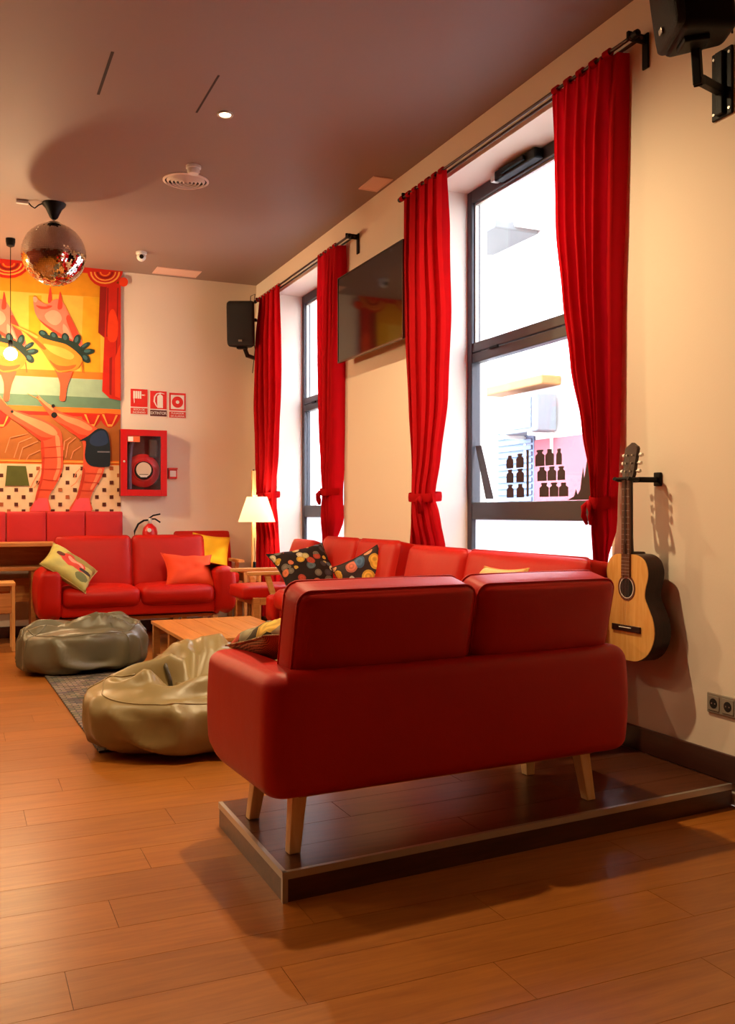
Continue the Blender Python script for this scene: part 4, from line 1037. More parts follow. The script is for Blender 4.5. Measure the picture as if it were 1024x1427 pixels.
# ================================================================ FIRE EXTINGUISHER
fe = thing('fire_extinguisher', 'red fire extinguisher with black hose on the far wall', 'fire extinguisher', (1.765, WY-0.10, 0.53))
link('cylinder', lathe(B(), [(0.06, 0.0), (0.075, 0.012), (0.075, 0.47), (0.062, 0.515), (0.03, 0.545), (0.022, 0.555)], 28), M_firered, fe, True)
bm = B(); lathe(bm, [(0.0758, 0.20), (0.0758, 0.43)], 28); bmesh.ops.delete(bm, geom=[f for f in bm.faces if len(f.verts) > 4], context='FACES_ONLY'); link('label_band', bm, M_signwhite, fe, True)
link('gauge', lathe(B(), [(0.020, -0.082), (0.020, -0.070)], 16, (-0.02, 0, 0.49), 'Y'), M_signwhite, fe)
link('valve', lathe(B(), [(0.018, 0.55), (0.02, 0.56), (0.02, 0.60), (0.012, 0.61)], 14), M_steel, fe, True)
link('lever', tube(B(), [(-0.01, 0, 0.605), (0.03, -0.01, 0.635), (0.10, -0.02, 0.650)], 0.008, 8), M_black, fe, True)
link('carry_handle', tube(B(), [(0.0, 0, 0.60), (0.05, -0.01, 0.60), (0.10, -0.02, 0.565)], 0.008, 8), M_black, fe, True)
link('hose', tube(B(), [(-0.015, 0, 0.59), (-0.06, 0, 0.585), (-0.115, 0, 0.55), (-0.150, 0, 0.48), (-0.155, 0, 0.40), (-0.14, 0, 0.20), (-0.10, 0, 0.08)], 0.010, 10), M_black, fe, True)
link('wall_bracket', bx((-0.03, 0.072, 0.40), (0.03, 0.0995, 0.46), 0.004), M_steel, fe)

# ================================================================ CUSHIONS
def cushion(label, size, t, mats, center, a, b_, seed, pinch=0.09):
    a = Vector(a).normalized(); b_ = Vector(b_); b_ = (b_-a*b_.dot(a)).normalized(); n = a.cross(b_)
    o = link('cushion', pillow(size[0], size[1], t, 16, pinch, seed), mats, None, 'all')
    m_ = Matrix((a, b_, n)).transposed().to_4x4(); m_.translation = Vector(center); o.matrix_world = m_
    tag(o, label, 'cushion', 'loose cushions on the seats')
    w, h = size
    pts = []
    for i in range(65):
        s = i/64*4; k = int(s) % 4; f = s-int(s)
        u, v = [(-1+2*f, -1), (1, -1+2*f), (1-2*f, 1), (-1, 1-2*f)][k]
        pts.append((u*w/2*(1-pinch*(1-v*v)), v*h/2*(1-pinch*(1-u*u)), 0))
    link('piping', tube(B(), pts, 0.004, 6), mats[1], o, 'all')
    return o
def parrot_cloth():
    m, nt, b, L = nodes_of('parrot_print')
    tc = nt.nodes.new('ShaderNodeTexCoord')
    nz = nt.nodes.new('ShaderNodeTexNoise'); nz.inputs['Scale'].default_value = 14; L.new(tc.outputs['Object'], nz.inputs['Vector'])
    def blob(cx, cy, rx, ry, ang):
        mp = nt.nodes.new('ShaderNodeMapping'); mp.vector_type = 'TEXTURE'
        mp.inputs['Location'].default_value = (cx, cy, 0); mp.inputs['Rotation'].default_value = (0, 0, ang); mp.inputs['Scale'].default_value = (rx, ry, 10)
        L.new(tc.outputs['Object'], mp.inputs['Vector'])
        ln = nt.nodes.new('ShaderNodeVectorMath'); ln.operation = 'LENGTH'; L.new(mp.outputs['Vector'], ln.inputs[0])
        ad = nt.nodes.new('ShaderNodeMath'); ad.operation = 'ADD'; L.new(ln.outputs['Value'], ad.inputs[0]); L.new(nz.outputs['Fac'], ad.inputs[1])
        lt = nt.nodes.new('ShaderNodeMath'); lt.operation = 'LESS_THAN'; lt.inputs[1].default_value = 1.5; L.new(ad.outputs[0], lt.inputs[0]); return lt.outputs[0]
    cur = None
    base = nt.nodes.new('ShaderNodeMix'); base.data_type = 'RGBA'; base.inputs['A'].default_value = lin((206, 190, 96)); base.inputs['B'].default_value = lin((170, 160, 90)); L.new(nz.outputs['Fac'], base.inputs['Factor']); cur = base.outputs['Result']
    for (cx, cy, rx, ry, an, c) in ((0.12, -0.10, 0.07, 0.05, 0.2, (110, 112, 60)), (0.06, 0.10, 0.16, 0.05, 0.1, (150, 130, 60)), (0.0, 0.0, 0.15, 0.06, -0.15, (206, 62, 42)), (0.02, 0.02, 0.07, 0.025, -0.15, (226, 150, 120)), (-0.13, 0.03, 0.035, 0.03, 0, (90, 40, 24)), (0.13, -0.01, 0.07, 0.022, 0.3, (60, 48, 36))):
        mx = nt.nodes.new('ShaderNodeMix'); mx.data_type = 'RGBA'; L.new(blob(cx, cy, rx, ry, an), mx.inputs['Factor']); L.new(cur, mx.inputs['A']); mx.inputs['B'].default_value = lin(c); cur = mx.outputs['Result']
    L.new(cur, b.inputs['Base Color']); b.inputs['Roughness'].default_value = 0.85; return m
M_parrot = parrot_cloth()
M_ochre = mat('cloth_ochre', (176, 150, 84), rough=0.9); M_orange = mat('cloth_orange', (226, 66, 18), rough=0.9, bump=0.1, bscale=150)
M_yellow = mat('cloth_yellow', (245, 196, 30), rough=0.9, bump=0.1, bscale=150); M_gold = mat('cloth_gold', (214, 160, 84), rough=0.85, bump=0.6, bscale=120)
M_btn = printed('button_print', (38, 26, 24), [(214, 120, 84), (196, 178, 120), (90, 104, 116), (214, 168, 70), (176, 70, 52), (120, 110, 100), (222, 206, 170), (70, 60, 66)], 15)
M_btn2 = printed('button_print_light', (60, 46, 44), [(226, 160, 120), (196, 190, 170), (84, 110, 140), (230, 176, 70), (214, 120, 96), (60, 70, 90)], 11)
M_btn3 = printed('button_print_big', (70, 60, 44), [(232, 186, 84), (160, 150, 120), (206, 84, 60), (220, 190, 120)], 6.5)
M_dkcl = mat('cloth_dark', (50, 38, 34), rough=0.9); M_grass = striped('grass_weave', (104, 84, 54), (196, 160, 108), 55, 'X')
cushion('yellow cushion printed with a red parrot, leaning on the sofa arm', (0.45, 0.40), 0.13, [M_parrot, M_ochre], (0.885, 8.33, 0.72), (0.80, -0.06, -0.56), (0.30, 0.80, 0.42), 1)
cushion('plain orange cushion at the right end of the facing sofa', (0.48, 0.38), 0.13, [M_orange, M_orange], (1.93, 8.36, 0.665), (1, 0.05, -0.06), (-0.02, 0.62, 0.78), 2, 0.17)
cushion('plain bright yellow cushion on the wooden armchair behind', (0.38, 0.36), 0.11, [M_yellow, M_yellow], (2.30, 9.04, 0.795), (1, 0.0, -0.14), (0.14, 0.22, 0.96), 3)
cushion('dark cushion crowded with coloured button print, beneath the television', (0.48, 0.42), 0.14, [M_btn, M_dkcl], (2.40, 6.55, 0.775), (0.93, 0.10, 0.16), (-0.20, 0.66, 0.66), 4, 0.13)
cushion('button print cushion with a large blue button, standing on its corner', (0.36, 0.36), 0.12, [M_btn2, M_dkcl], (2.545, 5.78, 0.735), (0.70, -0.45, 0.42), (-0.30, 0.30, 0.85), 5)
cushion('mustard gold woven cushion on the sofa by the near window', (0.42, 0.36), 0.12, [M_gold, M_gold], (2.50, 4.06, 0.755), (0.0, -1, 0.03), (0.45, 0, 0.88), 6)
cushion('brown grass weave cushion with big buttons lying on the near sofa arm', (0.42, 0.40), 0.13, [M_btn3, M_grass], (1.15, 3.23, 0.735), (0.99, 0.06, -0.01), (-0.06, 0.95, -0.20), 7)
cushion('orange yellow cushion half hidden under the grass weave cushion', (0.36, 0.30), 0.10, [M_yellow, M_yellow], (1.24, 3.16, 0.615), (0.96, 0.05, 0.0), (0, 1, 0), 8)

# ================================================================ MURAL
MURAL = [
('backdrop','yellow',0,0,[(-2.990,3.568),(1.492,3.600),(1.492,2.553),(-2.990,2.464)]),
('backdrop_band','gold',1,0,[(-2.990,3.568),(1.298,3.600),(1.298,3.322),(-2.990,3.227)]),
('backdrop_panel','deepyellow',1,0,[(1.134,3.314),(1.298,3.322),(1.298,2.563),(1.107,2.551)]),
('backdrop_panel','deepyellow',1,0,[(0.630,3.280),(0.747,3.291),(0.734,2.889),(0.630,2.881)]),
('shelf_ledge','orange',1,0,[(-2.990,2.525),(1.367,2.581),(1.367,2.510),(-2.990,2.471)]),
('table_cloth','teal',1,0,[(-2.990,2.471),(1.367,2.510),(1.492,2.410),(1.492,2.217),(-2.990,2.190)]),
('table_shade','darkteal',2,0,[(-2.990,2.297),(0.760,2.329),(1.492,2.331),(1.492,2.217),(-2.990,2.190)]),
('stage_rim','orange',2,0,[(-2.990,2.203),(1.492,2.224),(1.492,2.174),(-2.990,2.150)]),
('stage_rim_edge','red',2,0,[(-2.990,2.150),(1.492,2.174),(1.492,2.138),(-2.990,2.116)]),
('wood_panel','brown',1,0,[(-2.990,2.123),(1.492,2.145),(1.492,1.701),(-2.990,1.688)]),
('swag','red',2,1,[(-0.600,2.091),(-0.449,2.084),(-0.467,2.011),(-0.525,1.963),(-0.583,2.007)]),
('swag_trim','lightgold',3,0,[(-0.589,2.085),(-0.571,2.085),(-0.542,1.995),(-0.507,1.997),(-0.478,2.083),(-0.461,2.084),(-0.507,1.977),(-0.542,1.976)]),
('swag','red',2,1,[(-0.426,2.098),(-0.272,2.092),(-0.290,2.018),(-0.349,1.970),(-0.408,2.014)]),
('swag_trim','lightgold',3,0,[(-0.414,2.092),(-0.396,2.093),(-0.367,2.002),(-0.331,2.003),(-0.301,2.090),(-0.284,2.091),(-0.331,1.984),(-0.367,1.982)]),
('swag','red',2,1,[(-0.248,2.106),(-0.091,2.099),(-0.110,2.025),(-0.170,1.976),(-0.230,2.021)]),
('swag_trim','lightgold',3,0,[(-0.236,2.100),(-0.218,2.100),(-0.188,2.009),(-0.152,2.010),(-0.122,2.098),(-0.103,2.099),(-0.152,1.990),(-0.188,1.989)]),
('swag','red',2,1,[(-0.067,2.114),(0.092,2.107),(0.074,2.032),(0.012,1.983),(-0.049,2.028)]),
('swag_trim','lightgold',3,0,[(-0.055,2.107),(-0.037,2.108),(-0.006,2.016),(0.031,2.017),(0.061,2.106),(0.080,2.106),(0.031,1.997),(-0.006,1.996)]),
('swag','red',2,1,[(0.117,2.122),(0.279,2.115),(0.260,2.040),(0.198,1.990),(0.135,2.035)]),
('swag_trim','lightgold',3,0,[(0.129,2.115),(0.148,2.116),(0.179,2.023),(0.216,2.024),(0.247,2.114),(0.266,2.114),(0.216,2.004),(0.179,2.003)]),
('swag','red',2,1,[(0.304,2.130),(0.469,2.123),(0.450,2.047),(0.386,1.997),(0.323,2.042)]),
('swag_trim','lightgold',3,0,[(0.317,2.123),(0.335,2.124),(0.367,2.030),(0.405,2.032),(0.437,2.122),(0.456,2.122),(0.405,2.011),(0.367,2.010)]),
('swag','red',2,1,[(1.127,2.165),(1.305,2.158),(1.284,2.080),(1.215,2.027),(1.147,2.074)]),
('swag_trim','lightgold',3,0,[(1.140,2.159),(1.161,2.159),(1.195,2.062),(1.236,2.064),(1.270,2.157),(1.291,2.158),(1.236,2.042),(1.195,2.041)]),
('swag','red',2,1,[(1.298,2.172),(1.478,2.166),(1.457,2.086),(1.387,2.034),(1.318,2.081)]),
('swag_trim','lightgold',3,0,[(1.311,2.166),(1.332,2.167),(1.367,2.069),(1.408,2.070),(1.443,2.164),(1.464,2.165),(1.408,2.049),(1.367,2.047)]),
('rail','orange',2,0,[(-2.990,1.695),(1.492,1.708),(1.492,1.665),(-2.990,1.648)]),
('rail_edge','lightgold',3,0,[(-2.990,1.685),(1.492,1.698),(1.492,1.683),(-2.990,1.672)]),
('tile_floor','cream',1,0,[(-2.990,1.648),(1.492,1.665),(1.492,1.186),(-2.990,1.187)]),
('floor_tile','darkbrown',2,0,[(-1.021,1.603),(-0.992,1.603),(-0.992,1.570),(-1.021,1.570)]),
('floor_tile','darkbrown',2,0,[(-0.907,1.605),(-0.878,1.606),(-0.878,1.572),(-0.907,1.572)]),
('floor_tile','darkbrown',2,0,[(-0.792,1.607),(-0.763,1.608),(-0.763,1.574),(-0.792,1.574)]),
('floor_tile','darkbrown',2,0,[(-0.676,1.610),(-0.646,1.610),(-0.646,1.577),(-0.676,1.576)]),
('floor_tile','tilebrown',2,0,[(-0.558,1.612),(-0.528,1.613),(-0.528,1.579),(-0.558,1.578)]),
('floor_tile','darkbrown',2,0,[(-0.439,1.614),(-0.408,1.615),(-0.408,1.581),(-0.439,1.580)]),
('floor_tile','darkbrown',2,0,[(-0.318,1.617),(-0.287,1.617),(-0.287,1.583),(-0.318,1.582)]),
('floor_tile','darkbrown',2,0,[(-0.196,1.619),(-0.165,1.620),(-0.165,1.585),(-0.196,1.585)]),
('floor_tile','darkbrown',2,0,[(-0.073,1.622),(-0.041,1.622),(-0.041,1.588),(-0.073,1.587)]),
('floor_tile','tilebrown',2,0,[(0.052,1.624),(0.084,1.625),(0.084,1.590),(0.052,1.589)]),
('floor_tile','darkbrown',2,0,[(0.178,1.627),(0.210,1.627),(0.210,1.592),(0.178,1.592)]),
('floor_tile','darkbrown',2,0,[(0.306,1.629),(0.339,1.630),(0.339,1.594),(0.306,1.594)]),
('floor_tile','darkbrown',2,0,[(0.435,1.632),(0.468,1.632),(0.468,1.597),(0.435,1.596)]),
('floor_tile','darkbrown',2,0,[(0.566,1.634),(0.600,1.635),(0.600,1.599),(0.566,1.599)]),
('floor_tile','tilebrown',2,0,[(0.698,1.637),(0.732,1.638),(0.732,1.602),(0.698,1.601)]),
('floor_tile','darkbrown',2,0,[(0.832,1.640),(0.867,1.640),(0.867,1.604),(0.832,1.603)]),
('floor_tile','darkbrown',2,0,[(0.968,1.642),(1.003,1.643),(1.003,1.607),(0.968,1.606)]),
('floor_tile','darkbrown',2,0,[(1.106,1.645),(1.141,1.646),(1.141,1.609),(1.106,1.608)]),
('floor_tile','darkbrown',2,0,[(1.245,1.648),(1.280,1.649),(1.280,1.612),(1.245,1.611)]),
('floor_tile','tilebrown',2,0,[(1.385,1.651),(1.422,1.651),(1.422,1.614),(1.385,1.614)]),
('floor_tile','tilebrown',2,0,[(-1.078,1.540),(-1.049,1.541),(-1.049,1.508),(-1.078,1.507)]),
('floor_tile','darkbrown',2,0,[(-0.964,1.542),(-0.935,1.543),(-0.935,1.509),(-0.964,1.509)]),
('floor_tile','darkbrown',2,0,[(-0.850,1.544),(-0.821,1.545),(-0.821,1.511),(-0.850,1.511)]),
('floor_tile','darkbrown',2,0,[(-0.734,1.546),(-0.704,1.547),(-0.704,1.513),(-0.734,1.512)]),
('floor_tile','darkbrown',2,0,[(-0.617,1.548),(-0.587,1.549),(-0.587,1.515),(-0.617,1.514)]),
('floor_tile','tilebrown',2,0,[(-0.499,1.550),(-0.468,1.551),(-0.468,1.517),(-0.499,1.516)]),
('floor_tile','darkbrown',2,0,[(-0.379,1.552),(-0.348,1.553),(-0.348,1.518),(-0.379,1.518)]),
('floor_tile','darkbrown',2,0,[(-0.258,1.554),(-0.226,1.555),(-0.226,1.520),(-0.258,1.520)]),
('floor_tile','darkbrown',2,0,[(-0.135,1.556),(-0.103,1.557),(-0.103,1.522),(-0.135,1.522)]),
('floor_tile','darkbrown',2,0,[(-0.011,1.558),(0.021,1.559),(0.021,1.524),(-0.011,1.523)]),
('floor_tile','tilebrown',2,0,[(0.115,1.560),(0.147,1.561),(0.147,1.526),(0.115,1.525)]),
('floor_tile','darkbrown',2,0,[(0.242,1.562),(0.274,1.563),(0.274,1.528),(0.242,1.527)]),
('floor_tile','darkbrown',2,0,[(0.370,1.565),(0.403,1.565),(0.403,1.530),(0.370,1.529)]),
('floor_tile','darkbrown',2,0,[(0.500,1.567),(0.534,1.567),(0.534,1.532),(0.500,1.531)]),
('floor_tile','darkbrown',2,0,[(0.632,1.569),(0.666,1.570),(0.666,1.534),(0.632,1.533)]),
('floor_tile','tilebrown',2,0,[(0.765,1.571),(0.799,1.572),(0.799,1.536),(0.765,1.535)]),
('floor_tile','darkbrown',2,0,[(0.900,1.574),(0.935,1.574),(0.935,1.538),(0.900,1.537)]),
('floor_tile','darkbrown',2,0,[(1.037,1.576),(1.072,1.576),(1.072,1.540),(1.037,1.539)]),
('floor_tile','darkbrown',2,0,[(1.175,1.578),(1.210,1.579),(1.210,1.542),(1.175,1.541)]),
('floor_tile','darkbrown',2,0,[(1.315,1.581),(1.351,1.581),(1.351,1.544),(1.315,1.544)]),
('floor_tile','tilebrown',2,0,[(1.457,1.583),(1.493,1.584),(1.493,1.546),(1.457,1.546)]),
('floor_tile','tilebrown',2,0,[(-1.021,1.477),(-0.992,1.478),(-0.992,1.445),(-1.021,1.444)]),
('floor_tile','darkbrown',2,0,[(-0.907,1.479),(-0.878,1.479),(-0.878,1.446),(-0.907,1.446)]),
('floor_tile','darkbrown',2,0,[(-0.792,1.481),(-0.763,1.481),(-0.763,1.447),(-0.792,1.447)]),
('floor_tile','darkbrown',2,0,[(-0.676,1.482),(-0.646,1.483),(-0.646,1.449),(-0.676,1.448)]),
('floor_tile','darkbrown',2,0,[(-0.558,1.484),(-0.528,1.484),(-0.528,1.450),(-0.558,1.450)]),
('floor_tile','tilebrown',2,0,[(-0.439,1.485),(-0.408,1.486),(-0.408,1.452),(-0.439,1.451)]),
('floor_tile','darkbrown',2,0,[(-0.318,1.487),(-0.287,1.487),(-0.287,1.453),(-0.318,1.453)]),
('floor_tile','darkbrown',2,0,[(-0.196,1.489),(-0.165,1.489),(-0.165,1.455),(-0.196,1.454)]),
('floor_tile','darkbrown',2,0,[(-0.073,1.490),(-0.041,1.491),(-0.041,1.456),(-0.073,1.456)]),
('floor_tile','darkbrown',2,0,[(0.052,1.492),(0.084,1.493),(0.084,1.458),(0.052,1.457)]),
('floor_tile','tilebrown',2,0,[(0.178,1.494),(0.210,1.494),(0.210,1.459),(0.178,1.459)]),
('floor_tile','darkbrown',2,0,[(0.306,1.496),(0.339,1.496),(0.339,1.461),(0.306,1.460)]),
('floor_tile','darkbrown',2,0,[(0.435,1.497),(0.468,1.498),(0.468,1.462),(0.435,1.462)]),
('floor_tile','darkbrown',2,0,[(0.566,1.499),(0.600,1.500),(0.600,1.464),(0.566,1.463)]),
('floor_tile','darkbrown',2,0,[(0.698,1.501),(0.732,1.501),(0.732,1.465),(0.698,1.465)]),
('floor_tile','tilebrown',2,0,[(0.832,1.503),(0.867,1.503),(0.867,1.467),(0.832,1.467)]),
('floor_tile','darkbrown',2,0,[(0.968,1.505),(1.003,1.505),(1.003,1.469),(0.968,1.468)]),
('floor_tile','darkbrown',2,0,[(1.106,1.507),(1.141,1.507),(1.141,1.470),(1.106,1.470)]),
('floor_tile','darkbrown',2,0,[(1.245,1.508),(1.280,1.509),(1.280,1.472),(1.245,1.472)]),
('floor_tile','darkbrown',2,0,[(1.385,1.510),(1.422,1.511),(1.422,1.474),(1.385,1.473)]),
('floor_tile','darkbrown',2,0,[(-1.078,1.412),(-1.049,1.412),(-1.049,1.379),(-1.078,1.379)]),
('floor_tile','tilebrown',2,0,[(-0.964,1.413),(-0.935,1.413),(-0.935,1.380),(-0.964,1.380)]),
('floor_tile','darkbrown',2,0,[(-0.850,1.414),(-0.821,1.415),(-0.821,1.381),(-0.850,1.381)]),
('floor_tile','darkbrown',2,0,[(-0.734,1.416),(-0.704,1.416),(-0.704,1.382),(-0.734,1.382)]),
('floor_tile','darkbrown',2,0,[(-0.617,1.417),(-0.587,1.417),(-0.587,1.383),(-0.617,1.383)]),
('floor_tile','darkbrown',2,0,[(-0.499,1.418),(-0.468,1.418),(-0.468,1.384),(-0.499,1.384)]),
('floor_tile','tilebrown',2,0,[(-0.379,1.419),(-0.348,1.420),(-0.348,1.385),(-0.379,1.385)]),
('floor_tile','darkbrown',2,0,[(-0.258,1.421),(-0.226,1.421),(-0.226,1.386),(-0.258,1.386)]),
('floor_tile','darkbrown',2,0,[(-0.135,1.422),(-0.103,1.422),(-0.103,1.388),(-0.135,1.387)]),
('floor_tile','darkbrown',2,0,[(-0.011,1.423),(0.021,1.423),(0.021,1.389),(-0.011,1.388)]),
('floor_tile','darkbrown',2,0,[(0.115,1.424),(0.147,1.425),(0.147,1.390),(0.115,1.389)]),
('floor_tile','tilebrown',2,0,[(0.242,1.426),(0.274,1.426),(0.274,1.391),(0.242,1.391)]),
('floor_tile','darkbrown',2,0,[(0.370,1.427),(0.403,1.427),(0.403,1.392),(0.370,1.392)]),
('floor_tile','darkbrown',2,0,[(0.500,1.428),(0.534,1.429),(0.534,1.393),(0.500,1.393)]),
('floor_tile','darkbrown',2,0,[(0.632,1.430),(0.666,1.430),(0.666,1.394),(0.632,1.394)]),
('floor_tile','darkbrown',2,0,[(0.765,1.431),(0.799,1.432),(0.799,1.395),(0.765,1.395)]),
('floor_tile','tilebrown',2,0,[(0.900,1.433),(0.935,1.433),(0.935,1.397),(0.900,1.396)]),
('floor_tile','darkbrown',2,0,[(1.037,1.434),(1.072,1.434),(1.072,1.398),(1.037,1.398)]),
('floor_tile','darkbrown',2,0,[(1.175,1.436),(1.210,1.436),(1.210,1.399),(1.175,1.399)]),
('floor_tile','darkbrown',2,0,[(1.315,1.437),(1.351,1.437),(1.351,1.400),(1.315,1.400)]),
('floor_tile','darkbrown',2,0,[(1.457,1.438),(1.493,1.439),(1.493,1.402),(1.457,1.401)]),
('floor_tile','darkbrown',2,0,[(-1.021,1.349),(-0.992,1.349),(-0.992,1.316),(-1.021,1.316)]),
('floor_tile','tilebrown',2,0,[(-0.907,1.350),(-0.878,1.350),(-0.878,1.316),(-0.907,1.316)]),
('floor_tile','darkbrown',2,0,[(-0.792,1.350),(-0.763,1.351),(-0.763,1.317),(-0.792,1.317)]),
('floor_tile','darkbrown',2,0,[(-0.676,1.351),(-0.646,1.351),(-0.646,1.318),(-0.676,1.318)]),
('floor_tile','darkbrown',2,0,[(-0.558,1.352),(-0.528,1.352),(-0.528,1.318),(-0.558,1.318)]),
('floor_tile','darkbrown',2,0,[(-0.439,1.353),(-0.408,1.353),(-0.408,1.319),(-0.439,1.319)]),
('floor_tile','tilebrown',2,0,[(-0.318,1.354),(-0.287,1.354),(-0.287,1.320),(-0.318,1.320)]),
('floor_tile','darkbrown',2,0,[(-0.196,1.355),(-0.165,1.355),(-0.165,1.320),(-0.196,1.320)]),
('floor_tile','darkbrown',2,0,[(-0.073,1.356),(-0.041,1.356),(-0.041,1.321),(-0.073,1.321)]),
('floor_tile','darkbrown',2,0,[(0.052,1.357),(0.084,1.357),(0.084,1.322),(0.052,1.322)]),
('floor_tile','darkbrown',2,0,[(0.178,1.358),(0.210,1.358),(0.210,1.323),(0.178,1.322)]),
('floor_tile','tilebrown',2,0,[(0.306,1.358),(0.339,1.359),(0.339,1.323),(0.306,1.323)]),
('floor_tile','darkbrown',2,0,[(0.435,1.359),(0.468,1.360),(0.468,1.324),(0.435,1.324)]),
('floor_tile','darkbrown',2,0,[(0.566,1.360),(0.600,1.361),(0.600,1.325),(0.566,1.325)]),
('floor_tile','darkbrown',2,0,[(0.698,1.361),(0.732,1.362),(0.732,1.326),(0.698,1.325)]),
('floor_tile','darkbrown',2,0,[(0.832,1.362),(0.867,1.363),(0.867,1.326),(0.832,1.326)]),
('floor_tile','tilebrown',2,0,[(0.968,1.363),(1.003,1.364),(1.003,1.327),(0.968,1.327)]),
('floor_tile','darkbrown',2,0,[(1.106,1.364),(1.141,1.365),(1.141,1.328),(1.106,1.328)]),
('floor_tile','darkbrown',2,0,[(1.245,1.365),(1.280,1.366),(1.280,1.329),(1.245,1.329)]),
('floor_tile','darkbrown',2,0,[(1.385,1.366),(1.422,1.367),(1.422,1.330),(1.385,1.329)]),
('floor_tile','darkbrown',2,0,[(-1.078,1.284),(-1.049,1.284),(-1.049,1.251),(-1.078,1.251)]),
('floor_tile','darkbrown',2,0,[(-0.964,1.284),(-0.935,1.284),(-0.935,1.251),(-0.964,1.251)]),
('floor_tile','tilebrown',2,0,[(-0.850,1.284),(-0.821,1.285),(-0.821,1.251),(-0.850,1.251)]),
('floor_tile','darkbrown',2,0,[(-0.734,1.285),(-0.704,1.285),(-0.704,1.251),(-0.734,1.251)]),
('floor_tile','darkbrown',2,0,[(-0.617,1.285),(-0.587,1.286),(-0.587,1.252),(-0.617,1.252)]),
('floor_tile','darkbrown',2,0,[(-0.499,1.286),(-0.468,1.286),(-0.468,1.252),(-0.499,1.252)]),
('floor_tile','darkbrown',2,0,[(-0.379,1.286),(-0.348,1.287),(-0.348,1.252),(-0.379,1.252)]),
('floor_tile','tilebrown',2,0,[(-0.258,1.287),(-0.226,1.287),(-0.226,1.253),(-0.258,1.253)]),
('floor_tile','darkbrown',2,0,[(-0.135,1.287),(-0.103,1.288),(-0.103,1.253),(-0.135,1.253)]),
('floor_tile','darkbrown',2,0,[(-0.011,1.288),(0.021,1.288),(0.021,1.253),(-0.011,1.253)]),
('floor_tile','darkbrown',2,0,[(0.115,1.288),(0.147,1.289),(0.147,1.254),(0.115,1.254)]),
('floor_tile','darkbrown',2,0,[(0.242,1.289),(0.274,1.289),(0.274,1.254),(0.242,1.254)]),
('floor_tile','tilebrown',2,0,[(0.370,1.290),(0.403,1.290),(0.403,1.254),(0.370,1.254)]),
('floor_tile','darkbrown',2,0,[(0.500,1.290),(0.534,1.290),(0.534,1.255),(0.500,1.254)]),
('floor_tile','darkbrown',2,0,[(0.632,1.291),(0.666,1.291),(0.666,1.255),(0.632,1.255)]),
('floor_tile','darkbrown',2,0,[(0.765,1.291),(0.799,1.291),(0.799,1.255),(0.765,1.255)]),
('floor_tile','darkbrown',2,0,[(0.900,1.292),(0.935,1.292),(0.935,1.256),(0.900,1.255)]),
('floor_tile','tilebrown',2,0,[(1.037,1.292),(1.072,1.292),(1.072,1.256),(1.037,1.256)]),
('floor_tile','darkbrown',2,0,[(1.175,1.293),(1.210,1.293),(1.210,1.256),(1.175,1.256)]),
('floor_tile','darkbrown',2,0,[(1.315,1.293),(1.351,1.294),(1.351,1.257),(1.315,1.257)]),
('floor_tile','darkbrown',2,0,[(1.457,1.294),(1.493,1.294),(1.493,1.257),(1.457,1.257)]),
('floor_tile','darkbrown',2,0,[(-1.021,1.224),(-0.992,1.224),(-0.992,1.191),(-1.021,1.191)]),
('floor_tile','darkbrown',2,0,[(-0.907,1.225),(-0.878,1.225),(-0.878,1.191),(-0.907,1.191)]),
('floor_tile','tilebrown',2,0,[(-0.792,1.225),(-0.763,1.225),(-0.763,1.191),(-0.792,1.191)]),
('floor_tile','darkbrown',2,0,[(-0.676,1.225),(-0.646,1.225),(-0.646,1.191),(-0.676,1.191)]),
('floor_tile','darkbrown',2,0,[(-0.558,1.225),(-0.528,1.225),(-0.528,1.191),(-0.558,1.191)]),
('floor_tile','darkbrown',2,0,[(-0.439,1.225),(-0.408,1.225),(-0.408,1.191),(-0.439,1.191)]),
('floor_tile','darkbrown',2,0,[(-0.318,1.225),(-0.287,1.225),(-0.287,1.191),(-0.318,1.191)]),
('floor_tile','tilebrown',2,0,[(-0.196,1.225),(-0.165,1.225),(-0.165,1.191),(-0.196,1.191)]),
('floor_tile','darkbrown',2,0,[(-0.073,1.226),(-0.041,1.226),(-0.041,1.191),(-0.073,1.191)]),
('floor_tile','darkbrown',2,0,[(0.052,1.226),(0.084,1.226),(0.084,1.191),(0.052,1.191)]),
('floor_tile','darkbrown',2,0,[(0.178,1.226),(0.210,1.226),(0.210,1.191),(0.178,1.191)]),
('floor_tile','darkbrown',2,0,[(0.306,1.226),(0.339,1.226),(0.339,1.191),(0.306,1.191)]),
('floor_tile','tilebrown',2,0,[(0.435,1.226),(0.468,1.226),(0.468,1.191),(0.435,1.191)]),
('floor_tile','darkbrown',2,0,[(0.566,1.226),(0.600,1.226),(0.600,1.191),(0.566,1.191)]),
('floor_tile','darkbrown',2,0,[(0.698,1.227),(0.732,1.227),(0.732,1.191),(0.698,1.191)]),
('floor_tile','darkbrown',2,0,[(0.832,1.227),(0.867,1.227),(0.867,1.191),(0.832,1.191)]),
('floor_tile','darkbrown',2,0,[(0.968,1.227),(1.003,1.227),(1.003,1.190),(0.968,1.190)]),
('floor_tile','tilebrown',2,0,[(1.106,1.227),(1.141,1.227),(1.141,1.190),(1.106,1.190)]),
('floor_tile','darkbrown',2,0,[(1.245,1.227),(1.280,1.227),(1.280,1.190),(1.245,1.190)]),
('floor_tile','darkbrown',2,0,[(1.385,1.227),(1.422,1.227),(1.422,1.190),(1.385,1.190)]),
('green_bag','olive',4,0,[(0.435,1.642),(0.604,1.640),(0.635,1.452),(0.418,1.449)]),
